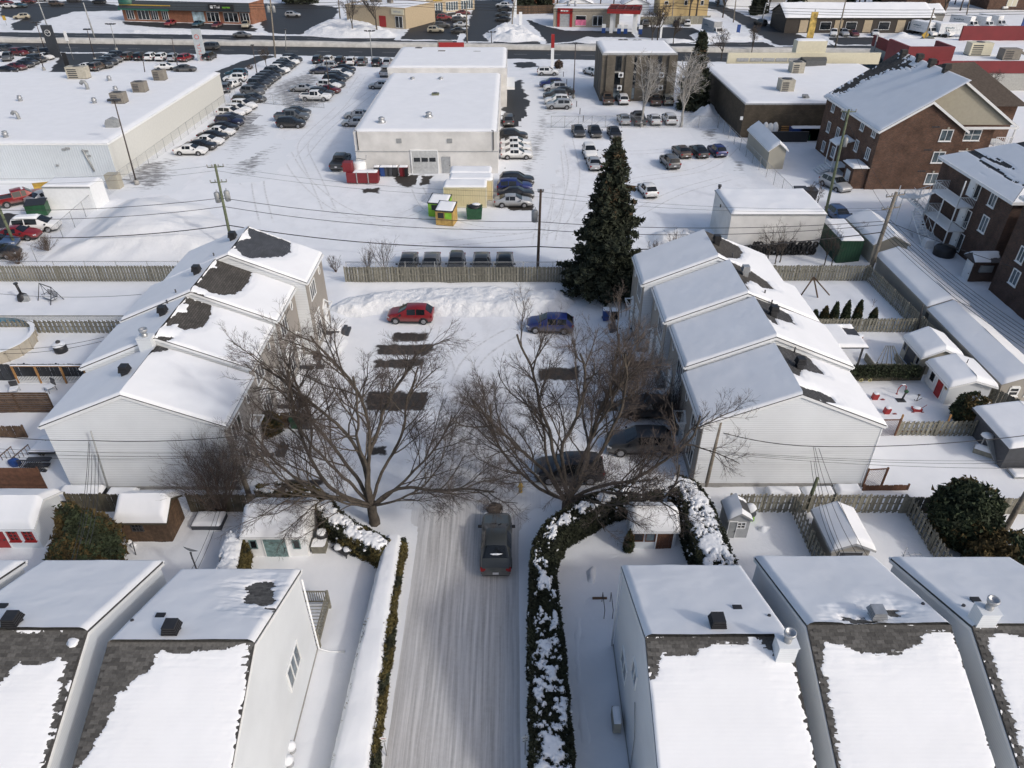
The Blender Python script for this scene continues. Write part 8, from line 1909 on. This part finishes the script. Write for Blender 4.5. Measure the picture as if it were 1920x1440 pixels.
for k,(px,m) in enumerate([(1496,BLUEP),(1512,GREENP),(1530,NAVY)]):t=thing('skip_bin','%s skip behind the black fence screen' % ['blue','green','navy'][k],'skip',G(px,262));MB().extr([(-1.3,-0.8,0.1),(1.3,-0.8,0.1),(1.5,-0.8,1.9),(-1.5,-0.8,1.9)],(0,1.6,0)).build('body',[m],t);cap(t,-1.4,1.4,-0.7,0.7,1.9,0.15,0.25)
t=thing('covered_dome','dark round covered object at the foot of the street pole before the brown roof','covered dome',G(1634,126));MB().lathe([(1.9,0),(2.0,0.9),(1.7,1.8),(1.0,2.5),(0.01,2.8)],n=16).build('cover',[M('dark teal cover',(0.03,0.05,0.06),0.6)],t)

# left yards
p=G(20,668);t=thing('pool','round above-ground pool with a blue liner rim and snow inside','pool',(-44.9,52.0,0));n=20;rad=3.9
pr=[(rad*cos(2*pi*k/n),rad*sin(2*pi*k/n)*0.9) for k in range(n)]
for k in range(n):
    a,b=pr[k],pr[(k+1) % n];m=MB();m.add([(*a,0),(*b,0),(*b,1.28),(*a,1.28)],[(0,1,2,3)]);m.build('wall_panel',[POOLW],t)
    m=MB();m.tube([(a[0]*1.01,a[1]*1.01,0),(a[0]*1.01,a[1]*1.01,1.3)],0.05,5);m.build('upright',[POOLW],t)
m=MB();m.add([(x*0.985,y*0.985,0.3) for x,y in pr]+[(x*0.985,y*0.985,1.3) for x,y in pr],[((k+1) % n,k,k+n,(k+1) % n+n) for k in range(n)]);m.build('liner',[POOLB],t)
m=MB();m.add([(x*0.95,y*0.95,1.3) for x,y in pr]+[(x*1.04,y*1.04,1.3) for x,y in pr]+[(x*0.95,y*0.95,1.36) for x,y in pr]+[(x*1.04,y*1.04,1.36) for x,y in pr],[(k+2*n,k+3*n,(k+1) % n+3*n,(k+1) % n+2*n) for k in range(n)]+[(k+n,(k+1) % n+n,(k+1) % n+3*n,k+3*n) for k in range(n)]);m.build('top_rim',[SNOWY],t)
MB().extr([(x*0.98,y*0.98,0.78) for x,y in pr],(0,0,0.02)).build('snow_fill',[SNOWY],t)
p=G(46,566);t=thing('chimenea','squat outdoor fireplace with a tall stove pipe in the left yard','outdoor fireplace',p);MB().lathe([(0.45,0),(0.5,0.35),(0.42,0.75),(0.15,0.95)],n=8).build('firebox',[BLACK],t);MB().extr([(0.1,-0.55,0),(0.75,-0.45,0),(0.55,-0.2,0.75),(0.15,-0.25,0.85)],(0.05,0.25,0)).build('screen',[GALV],t);MB().tube([(0,0,0.9),(-0.1,0,1.9)],0.12,8).build('stove_pipe',[BLACK],t);MB().cyl((-0.1,0,1.9),0.2,0.1,10).build('pipe_cap',[BLACK],t)
p=G(97,566);t=thing('swing_frame','black metal garden swing frame with a bench seat in the snow','garden swing',p,R(-28));m=MB()
for x in (-0.95,0.95):m.tube([(x,-0.75,0),(x*0.95,0,1.75),(x,0.75,0)],0.045,6)
m.tube([(-0.92,0,1.75),(0.92,0,1.75)],0.045,6);m.build('frame',[DARKM],t);m=MB()
for k in range(7):m.box(-0.75,0.75,-0.28+k*0.08,-0.22+k*0.08,0.45,0.48)
for k in range(5):m.box(-0.75,0.75,0.30+k*0.03,0.33+k*0.03,0.55+k*0.1,0.61+k*0.1)
m.tube([(-0.75,-0.3,0.7),(-0.75,0.3,0.7)],0.03,5);m.tube([(0.75,-0.3,0.7),(0.75,0.3,0.7)],0.03,5);m.build('seat',[DARKM],t);MB().box(-0.7,0.7,-0.25,0.25,0.48,0.53).build('snow_cover',[SNOWY],t)
for x in (-0.75,0.75):MB().tube([(x,0,0.5),(x,0,1.75)],0.02,5).build('hanger',[DARKM],t)
p=G(117,662);t=thing('fire_drum','black round drum topped with a thick snow cap in the pool yard','drum',p);MB().cyl((0,0,0),0.52,0.85,16).build('drum',[BLACK],t);MB().blob((0,0,0.86),0.56,0.56,0.18,0,4,0.05).build('snow_cover',[SNOWY],t);MB().blob((0,0,1.12),0.2,0.2,0.13,0,3,0.1).build('lid_knob',[DARKM],t)
t=wthing('trampoline','black frame leaning between the fence and the farthest left roof','frame',(-29.5,62.0));m=MB();m.box(-31.0,-27.0,61.0,61.15,1.6,1.75).box(-31.0,-27.0,63.6,63.75,1.6,1.75)
for k in range(8):m.box(-31+k*0.55,-30.9+k*0.55,61.15,63.6,1.62,1.72)
for x in (-30.9,-27.1):m.tube([(x,61.1,0),(x,61.1,1.7)],0.06,6);m.tube([(x,63.7,0),(x,63.7,1.7)],0.06,6)
m.build('frame',[BLACK],t);t.name='pergola_frame'
WTH.add('pergola_frame')
# timber deck with posts and chairs
t=wthing('timber_deck','timber deck with snow-capped railings and white balusters below the black fence','deck',(-36.4,45.4));m=MB()
m.box(-39.4,-33.4,43.8,46.9,0.0,0.14);m.build('platform',[WOODB],t);cap(t,-39.4,-33.45,43.85,46.7,0.15,0.12,0.2)
for x in (-39.2,-37.4,-35.4,-33.6):MB().box(x-0.06,x+0.06,46.7,46.82,0,1.9).build('post',[WOODO],t)
MB().box(-39.2,-33.6,46.68,46.8,1.8,1.9).build('rail',[WOODO],t);cap(t,-39.25,-33.55,46.65,46.83,1.9,0.08,0.08)
m=MB()
for k in range(46):m.box(-39.1+k*0.12,-39.06+k*0.12,46.74,46.78,0.2,0.85)
m.build('baluster',[WHITE],t)['kind']='stuff'
for k,(x,y,a) in enumerate([(-38.6,45.3,20),(-36.0,45.6,-30)]):
    c=thing('deck_chair',['curved metal chair with snow on the timber deck','dark armchair with snow on the timber deck'][k],'chair',(x,y,0.2),R(a));m=MB()
    for sx in (-0.28,0.28):m.tube([(sx,-0.3,0),(sx,-0.28,0.45),(sx,0.28,0.42),(sx,0.42,1.0)],0.025,6);m.tube([(sx,0.28,0.42),(sx,0.32,0)],0.025,6)
    m.tube([(-0.28,0.42,1.0),(0.28,0.42,1.0)],0.025,6);m.build('frame',[GREYTRIM if k == 0 else DARKM],c);MB().box(-0.28,0.28,-0.28,0.3,0.43,0.55).build('snow_cover',[SNOWY],c);MB().box(-0.27,0.27,0.33,0.40,0.5,0.98).build('backrest',[DARKM],c)
t=wthing('side_steps','dark steps with balusters at the left side of the white gable house','steps',(-32.0,38.0));m=MB();m.box(-33.0,-31.2,37.4,39.2,0.8,0.95)
for k in range(3):m.box(-33.0,-31.4,36.9-0.35*k,37.25-0.35*k,0.55-0.22*k,0.65-0.22*k)
m.build('step',[DARKM],t);m=MB()
for k in range(14):m.box(-33.0+k*0.12,-32.96+k*0.12,36.2,36.24,0.2,1.2)
m.box(-33.0,-31.3,36.18,36.26,1.2,1.26);m.build('railing',[DARKM],t);cap(t,-33,-31.2,37.4,39.2,0.96,0.12,0.15)
for k,(px,py) in enumerate([(10,866),(42,862)]):t=thing('stair_rail','short brown stair railing poking out of the snow, %s' % ['at the left edge','beside the blue object'][k],'railing',G(px,py),R(40));m=MB();m.tube([(-0.7,0,0.3),(0.7,0,1.0)],0.04,5);[m.box(-0.6+j*0.25,-0.56+j*0.25,-0.02,0.02,0,0.35+0.125*j) for j in range(6)];m.build('rail',[WOODB],t)
t=thing('covered_heap','blue tarp end peeking over the dark privacy screen','tarp',G(32,876));MB().blob((0,0,0.4),0.45,0.3,0.35,0,2).build('tarp',[BLUEP],t)
t=thing('small_evergreen','small dark evergreen tuft at the left foot of the white gable house','shrub',G(88,850));P=ellipsoid_pts(1800,0.5,0.5,0.5,3);quads('foliage',P,0.1,4,[SPRUCE],t);MB().cyl((0,0,-0.1),0.04,0.5,6).build('stem',[BARK],t)
# crates and boxes between the left gable and the garden fence
def snowy_box(label,x0,x1,y0,y1,h,mat,T=0.22,seed=0,name='storage_box'):
    t=wthing(name,label,'box',((x0+x1)/2,(y0+y1)/2));MB().box(x0,x1,y0,y1,0,h).build('body',[mat],t);MB().box(x0-0.03,x1+0.03,y0-0.03,y1+0.03,h,h+0.05).build('lid',[mat],t);cap(t,x0,x1,y0,y1,h+0.05,T,0.1,seed,0.15);return t
snowy_box('dark tub under a slab of snow left of the brown shed',-28.9,-26.2,32.9,34.2,0.7,BLACK,0.3,1,'hot_tub');snowy_box('grey box with snow on top behind the bronzed cedar',-25.8,-24.0,33.0,34.0,0.7,WHITE,0.3,2);snowy_box('flat dark planter box full of snow beside the brown shed',-19.6,-17.8,30.9,32.1,0.5,NAVY,0.2,3,'planter_box')
for k,(x0,x1) in enumerate([(16.4,18.6),(18.75,20.7),(20.85,22.4)]):snowy_box('low white %s box under snow at the foot of the right gable wall' % ['left','middle','right'][k],x0,x1,33.45,34.35,0.5 if k < 2 else 0.75,WHITE,0.25,5+k)
p=G(402,1072);t=thing('satellite_dish','grey satellite dish above the roof edge beside the snowy hedge','satellite dish',(p.x,p.y-1.5,0));dsh=MB();mt=Matrix.Rotation(R(-55),3,'X') @ Matrix.Rotation(R(15),3,'Y')
vs=[Vector((0.42*r*cos(2*pi*k/18),0.36*r*sin(2*pi*k/18),0.12*r*r)) for r in (0.02,0.35,0.7,1.0) for k in range(18)]
dsh.add([mt @ v+Vector((0,0,3.4)) for v in vs],[(i*18+k,i*18+(k+1) % 18,(i+1)*18+(k+1) % 18,(i+1)*18+k) for i in range(3) for k in range(18)],0,True);dsh.build('dish',[GALV],t);MB().tube([(0,0,0),(0,0,3.3)],0.04,6).build('mast',[DARKM],t);MB().tube([(0,0.1,3.2),(0.25,-0.45,3.3)],0.02,5).build('feed_arm',[DARKM],t)
# barbecue, table and chairs right of the white shed
p=G(608,1022);t=thing('barbecue','black kettle barbecue with snow on its lid by the dark hedge','barbecue',p);MB().lathe([(0.01,0.6),(0.3,0.65),(0.36,0.85),(0.3,1.05),(0.01,1.15)],n=12).build('kettle',[BLACK],t);MB().blob((0,0,1.12),0.3,0.3,0.1,0,3).build('snow_cover',[SNOWY],t)
for a in (0,2.1,4.2):MB().tube([(0.22*cos(a),0.22*sin(a),0.65),(0.35*cos(a),0.35*sin(a),0)],0.02,5).build('leg',[BLACK],t)
snowy_box('old grey wooden planter tub at the white shed corner',-11.8,-11.0,29.0,29.7,0.75,WOODG,0.05,9,'planter_tub')
p=G(642,1040);t=thing('garden_bench','tipped garden chairs with snow beside the dark hedge','garden chairs',p,R(-35));m=MB();m.tube([(-0.6,-0.3,0),(-0.5,0,0.5),(-0.6,0.35,0.9)],0.03,5);m.tube([(0.6,-0.3,0),(0.5,0,0.5),(0.6,0.35,0.9)],0.03,5);m.box(-0.6,0.6,-0.25,0.25,0.42,0.47);m.build('frame',[DARKM],t);MB().blob((-0.25,0,0.52),0.32,0.25,0.12,0,1).build('snow_cover',[SNOWY],t);MB().blob((0.35,0.1,0.6),0.22,0.2,0.12,0,2).build('snow_cover',[SNOWY],t)
m=MB();m.tube([(0,0,0),(0.15,0,1.3)],0.03,6);solo(m,'leaning_rod',[DARKM],'thin leaning rod in the snow by the brown shed','rod',G(256,1045))
for k,(px,py) in enumerate([(254,1030),(246,1024)]):solo(MB().blob((0,0,0.35),0.16,0.16,0.16,0,k),'snow_ball',[SNOWY],'small round snow-covered lamp in the snow by the brown shed, %s one' % ['nearer','farther'][k],'garden lamp',G(px,py))
# lane side
p=G(927,963);t=thing('dark_bundle','dark brown rounded bundle standing on the snow at the nose of the stopped car','bundle',p);MB().blob((0,0,0.45),0.46,0.38,0.45,0,5,0.14,18,11).build('bundle',[M('dark mottled cloth',(0.05,0.038,0.028),0.9,var=0.7,vs=9,bump=0.8,bs=18)],t);MB().tube([(0.42,-0.1,0),(0.52,-0.1,0.5),(0.44,-0.05,0.85),(0.28,0,0.9)],0.03,6).build('strap',[BLACK],t)
p=G(976,922);t=thing('fire_hydrant','small yellow fire hydrant in the snow under the right bare tree','fire hydrant',p);MB().lathe([(0.14,0),(0.12,0.1),(0.12,0.55),(0.15,0.58),(0.12,0.7),(0.01,0.78)],n=12).build('barrel',[YELLOWP],t);MB().tube([(-0.2,0,0.45),(0.2,0,0.45)],0.05,8).build('outlet',[YELLOWP],t);MB().tube([(0,0,0.75),(-0.05,0,1.5)],0.02,5).build('marker_rod',[YELLOWP],t)
for k,(px,py) in enumerate([(549,1412),(545,1438)]):
    p=G(px,py);t=thing('snowy_post','snow-capped round garden post beside the left lane-side house, %s' % ['farther','nearer'][k],'post',p);MB().cyl((0,0,0),0.2,0.55,12).build('post',[GREYTRIM],t);MB().blob((0,0,0.6),0.25,0.25,0.24,0,k,0.06).build('snow_cover',[SNOWY],t)
p=G(1160,1365);t=thing('heat_pump','beige wall unit standing at the foot of the right lane-side house','heat pump',(4.85,p.y,0));MB().box(-0.18,0.18,-0.45,0.45,0.35,1.1).build('casing',[BEIGE],t);cap(t,-0.17,0.17,-0.44,0.44,1.1,0.06,0.06);MB().box(-0.15,0.15,-0.35,-0.3,0,0.35).box(-0.15,0.15,0.3,0.35,0,0.35).build('leg',[DARKM],t)
p=G(1130,1150);t=thing('step_rail','thin black step railing beside the right lane-side house','railing',p);m=MB()
for x in (0,0.45):m.tube([(x,-0.5,0),(x,-0.5,0.9),(x,0.6,1.0),(x,0.6,0)],0.02,5)
m.build('rail',[BLACK],t);MB().box(-0.5,0.3,0.75,0.85,0.2,0.32).build('step_board',[WOODB],t)
for k,(px,py) in enumerate([(1163,590),(1172,588)]):m=MB();m.tube([(0,-0.5,0),(0,-0.5,0.8),(0.1,0.9,0.9),(0.1,0.9,0)],0.025,5);solo(m,'stoop_rail',[BLACK],'black handrail beside the bins of the right row, %s' % ['left','right'][k],'railing',G(px,py))
# right yards
t=thing('swing_beam','brown A-frame swing set beam standing in the cedar yard','swing set',G(1515,560));m=MB();m.tube([(-0.9,0,0),(0,0,2.3)],0.07,6);m.tube([(0.9,-0.2,0),(0,0,2.3)],0.07,6);m.tube([(0,0,2.3),(1.2,-1.6,1.2)],0.06,6);m.build('frame',[WOODB],t)
m=MB();m.tube([(0,0,0),(0.05,0,0.5),(0.02,0.05,1.1)],0.02,5);m.tube([(0.03,0,0.6),(0.25,0,1.0)],0.012,4);m.tube([(0.03,0,0.7),(-0.2,0.1,1.05)],0.012,4);solo(m,'bare_sapling',[TWIG],'tiny bare sapling in the cedar yard','sapling',G(1634,580))
t=wthing('garden_shelter','dark framed garden shelter with snow on its roof beside the stepped right roofs','shelter',(26.8,50.6));m=MB()
for x,y in ((25.5,49.2),(28.4,49.2),(25.5,52.2),(28.4,52.2)):m.box(x-0.06,x+0.06,y-0.06,y+0.06,0,2.1)
m.build('post',[DARKM],t);MB().box(25.2,28.7,48.9,52.5,2.1,2.2).build('roof',[DARKM],t);snow_sheet(t,(25.2,48.9,2.21),(3.5,0,0),(0,3.6,0),0.22,[[(2.5,1.9),(4.2,1.5),(4.2,3.0),(2.5,3.2)]],0.12,3)
t=wthing('raised_planter','weathered wooden frame heap with crossed slats in the shed yard','planter',(30.6,49.2));m=MB();m.box(29.4,32.0,48.6,48.7,0,0.8).box(29.4,29.5,48.7,50.3,0,0.8).box(31.9,32.0,48.7,50.3,0,0.8);m.build('frame',[WOODG],t)
for k in range(6):MB().tube([(29.6+k*0.42,48.7,0.8),(30.7+0.12*k,50.0,1.7)],0.04,4).build('slat',[WOODG],t)
p=G(1607,640);solo(MB().lathe([(0.01,0),(0.35,0),(0.38,0.3),(0.36,0.55),(0.01,0.55)],n=14),'flower_pot',[M('terracotta',(0.25,0.08,0.05),0.8)],'round reddish pot with snow by the garden fence','pot',p);solo(MB().blob((0,0,0.62),0.36,0.36,0.12,0,2),'snow_lump',[SNOWY],'snow cap on the round reddish pot','snow',p)
def ornament(label,px,py,kind):
    p=G(px,py);t=thing('yard_ornament',label,'garden ornament',p);t.scale=(0.72,)*3
    if kind == 'arch':
        m=MB();m.tube([(-0.4,0,0),(-0.42,0,0.9),(-0.25,0,1.35),(0.05,0,1.45),(0.35,0,1.2),(0.4,0,0.8)],0.05,7);m.build('arch',[REDP],t);MB().blob((-0.05,0,1.48),0.25,0.1,0.06,0,1).build('snow_cover',[SNOWY],t)
        for x in (-0.45,0.55):MB().blob((x,-0.1,0.2),0.16,0.16,0.16,0,2).build('ball',[REDP],t)
    elif kind == 'cart':
        m=MB();m.extr([(-0.4,-0.3,0.35),(0.4,-0.3,0.3),(0.5,-0.3,0.6),(-0.5,-0.3,0.65)],(0,0.6,0));m.build('tray',[REDP],t);MB().blob((0,0,0.65),0.45,0.28,0.12,0,3).build('snow_cover',[SNOWY],t)
        for x,y in ((-0.5,-0.35),(0.5,-0.35),(0.45,0.35)):m=MB();m.tube([(x,y-0.05,0.2),(x,y+0.05,0.2)],0.2,12);m.build('wheel',[REDD],t)
        MB().tube([(0.5,0,0.6),(0.85,0,0.95),(0.9,0,1.05)],0.03,5).build('handle',[REDP],t)
    elif kind == 'barrow':
        MB().extr([(-0.3,-0.25,0.1),(0.25,-0.25,0.2),(0.35,-0.25,0.85),(-0.2,-0.25,0.9)],(0,0.5,0)).build('body',[REDP],t);MB().blob((0.8,-0.2,0.2),0.25,0.12,0.2,0,2).build('wheel',[REDD],t);MB().blob((0.05,0,0.95),0.3,0.25,0.1,0,4).build('snow_cover',[SNOWY],t)
    elif kind == 'lantern':
        MB().extr([(-0.45,-0.35,0),(0.45,-0.35,0),(0.45,0.35,0),(-0.45,0.35,0)],(0,0,0.35)).build('base',[DARKM],t);MB().tube([(0.1,0,0.3),(0.25,0,1.4)],0.10,6).build('column',[DARKM],t);MB().lathe([(0.2,0),(0.25,0.15),(0.01,0.4)],(0.26,0,1.35),6).build('cap',[GREENP],t)
    else:
        m=MB();m.tube([(0,0,0),(0.05,0,1.1)],0.04,5);m.tube([(0,0,0.3),(0.5,0,0.8)],0.03,5);m.tube([(0,0,0.2),(-0.3,0,0.6)],0.03,5);m.build('stem',[WOODD],t);MB().blob((0.05,0,1.15),0.15,0.12,0.1,0,2).build('head',[DARKM],t)
ornament('red arched ornament with two red balls in the snow',1687,742,'arch');ornament('dark lantern ornament with a tilted column in the snow',1687,755,'lantern');ornament('red cart with snow in its tray on the right of the ornaments',1716,774,'cart');ornament('red tipped barrow ornament at the roof edge',1660,778,'barrow');ornament('dark twig ornament with a bird-like top',1716,757,'twig');ornament('small red ornament nearest the white roof edge',1638,751,'barrow')
for k in range(2):solo(MB().tube([(0.13*cos(a*pi/6),0,0.13*sin(a*pi/6)) for a in range(13)],0.03,5),'wreath_ring',[M('pale yellow ring',(0.5,0.45,0.2),0.7)],'pale yellow ring hanging on the old ivy fence, %s' % ['left','right'][k],'ring',(27.6+0.7*k,46.6,0.6))
t=thing('snow_bench','long snow-laden bench beside the charcoal carport','bench',G(1865,862),R(-35));MB().box(-1.4,1.4,-0.3,0.3,0.15,0.55).build('seat',[WOODG],t);snow_sheet(t,(-1.4,-0.3,0.56),(2.8,0,0),(0,0.6,0),0.3,(),0.12)
t=thing('slide','small pale playground slide half under snow by the carport','slide',G(1832,850));m=MB();m.tube([(0,0,0),(0,0,1.4)],0.05,6);m.tube([(0.5,0,0),(0.5,0,1.4)],0.05,6);m.extr([(0,-0.05,1.4),(0.5,-0.05,1.4),(0.9,-1.4,0.2),(0.4,-1.4,0.2)],(0,0,0.06));m.build('frame',[GALV],t);MB().blob((0.25,0.1,1.5),0.4,0.35,0.2,0,2).build('snow_cover',[SNOWY],t)
snowy_box('grey flat box under snow at the foot of the carport',33.4,35.6,35.5,36.4,0.35,GALV,0.15,7)
t=thing('toy_bike','small snow-capped dark thing with a yellow patch by the plastic shed','covered bike',G(1402,975));MB().blob((0,0,0.5),0.35,0.3,0.5,0,2,0.2).build('cover',[NAVY],t);MB().blob((0.1,-0.15,0.3),0.25,0.2,0.2,0,3,0.2).build('patch',[LIMEP],t);MB().blob((0,0,1.05),0.36,0.32,0.28,0,4,0.1).build('snow_cover',[SNOWY],t)
t=thing('antenna','small television antenna at the back roof corner of the right edge house','antenna',(18.7,23.4,6.0));m=MB();m.tube([(0,0,-0.3),(0,0,0.9)],0.025,5);m.tube([(-0.1,0,0.35),(0.9,0.1,0.30)],0.02,5);[m.tube([(q,-0.2,0.35),(q,0.2,0.35)],0.012,4) for q in (0.0,0.3,0.6,0.85)];m.build('aerial',[GREYTRIM],t)
t=wthing('round_tub','black covered round tub under the apartment balcony','tub',(46.5,71.3));MB().lathe([(1.05,0),(1.1,0.9),(0.95,1.15),(0.01,1.3)],(46.3,71.0,0),18).build('cover',[BLACK],t)
snowy_box('white wall box under the apartment balcony',45.0,45.9,72.6,73.4,1.1,WHITE,0.12,8)

# ------------------------------------------------------------------ trees beyond the lots
def small_tree(label,px,py,H,seed,mats=None,n=5,group=None,tilt=26):
    rr=random.Random(seed);return bare_tree(label,G(px,py),H,seed,[(rr.uniform(0,360),rr.uniform(4,tilt),H*rr.uniform(0.5,0.7),H*0.011) for _ in range(n)],H*0.016,H*0.28,(7,6,4),(H*0.5,H*0.25,H*0.12,H*0.07),mats or (BARK,TWIG),0.06,0.12,H*0.05,group=group,n0=5,split=1,tw=0.018)
small_tree('pale birch with white bark in front of the office block, left of two',1203,238,11.5,101,(BIRCH,BIRCH));small_tree('pale birch with frosted branches in front of the office block, right of two',1277,238,12.5,102,(BIRCH,BIRCH),7)
for k,(px,py,H,lb) in enumerate([(500,127,4.5,'small round bare tree by the lot driveway'),(662,63,10,'bare bushy tree left of the tan shop door'),(707,63,13,'taller bare tree in front of the tan shop'),(1222,80,9,'bare tree left behind the office block'),(1232,80,10,'bare tree right behind the office block'),(1262,82,7,'low bare tree behind the office block roof'),(1352,112,7,'bare street tree left before the cream frontage'),(1409,100,7,'bare street tree right before the cream frontage'),(1305,33,16,'big bare tree in front of the yellow house'),(1292,33,14,'second bare tree in front of the yellow house'),(1355,33,12,'bare tree along the side street'),(1730,40,14,'bare tree before the red brick building, left'),(1765,36,15,'bare tree before the red brick building, right'),(1680,25,16,'bare tree behind the brown shop, left'),(1640,20,18,'bare tree behind the brown shop, centre'),(1600,18,16,'bare tree behind the gambrel house'),(1440,25,12,'bare tree before the bungalow'),(1845,195,6,'thin bare shrub tree beside the red store wall'),(1605,30,14,'bare tree in the far yard'),(1125,22,12,'bare tree behind the service shop, left'),(1150,20,13,'bare tree behind the service shop, right'),(1010,16,13,'bare tree behind the plaza lane fence')]):small_tree(lb,px,py,H,110+k)
for k in range(26):
    px=[1480,1500,1520,1545,1580,1620,1650,1665,1690,1705,1745,1775,1790,1800,1815,1830,1345,1365,1390,1100,1045,1080,1210,1240,30,590][k];py=[14,6,12,4,6,10,6,14,10,16,12,14,8,20,12,8,12,4,8,12,8,6,18,12,-6,-2][k];small_tree('bare far tree among the houses beyond the boulevard',px,py,12+(k*7) % 6,180+k,(BARK,TWIGB if k % 3 else TWIG),7,'bare far trees beyond the boulevard',30)
for k,(px,py,H,R_,lb) in enumerate([(1413,28,5,1.6,'small dark fir beside the side street, left'),(1426,26,6,1.8,'small dark fir beside the side street, right'),(1487,38,11,3.2,'dark fir between the far houses'),(900+120,22,9,3.4,'dark evergreen behind the plaza lane fence, right'),(985,22,10,3.6,'dark evergreen behind the plaza lane fence, left'),(555,6,10,4,'dark evergreen at the top edge left of the tan shop'),(575,6,9,3.5,'second dark evergreen at the top edge left of the tan shop'),(1660,12,15,5,'dark evergreen mass behind the brown shop'),(1720,8,15,5,'dark evergreen behind the red brick building'),(1570,8,14,5,'dark evergreen behind the gambrel house')]):spruce(lb,G(px,py),H,R_,140+k,0.35,cones=False,leaf=0.6)
cedar('small brown round shrub beside the red and white pylon',G(1047,128),0.9,0.9,1.6,160,900,0.2,0.1,1.2,core=False,name='round_shrub',cat='shrub',mats=(TWIGB,TWIGB));shrub_bare('flat brown brush island at the lot driveway',G(470,130),1.2,3,161,40,(TWIGB,TWIGB),kids_=(4,3),tilt=75)
for k in range(16):
    px=1060-1 + k*4.6;py=118+k*6.8
    if k % 2 == 0:p=G(1050+k*3.1,130+k*7.0);solo(MB().cyl((0,0,0),0.07,1.0,6),'bollard',[DARKM],'thin dark bollard in the line between the pylon lot and the office lane','bollard',p,0,'bollards along the office lane')
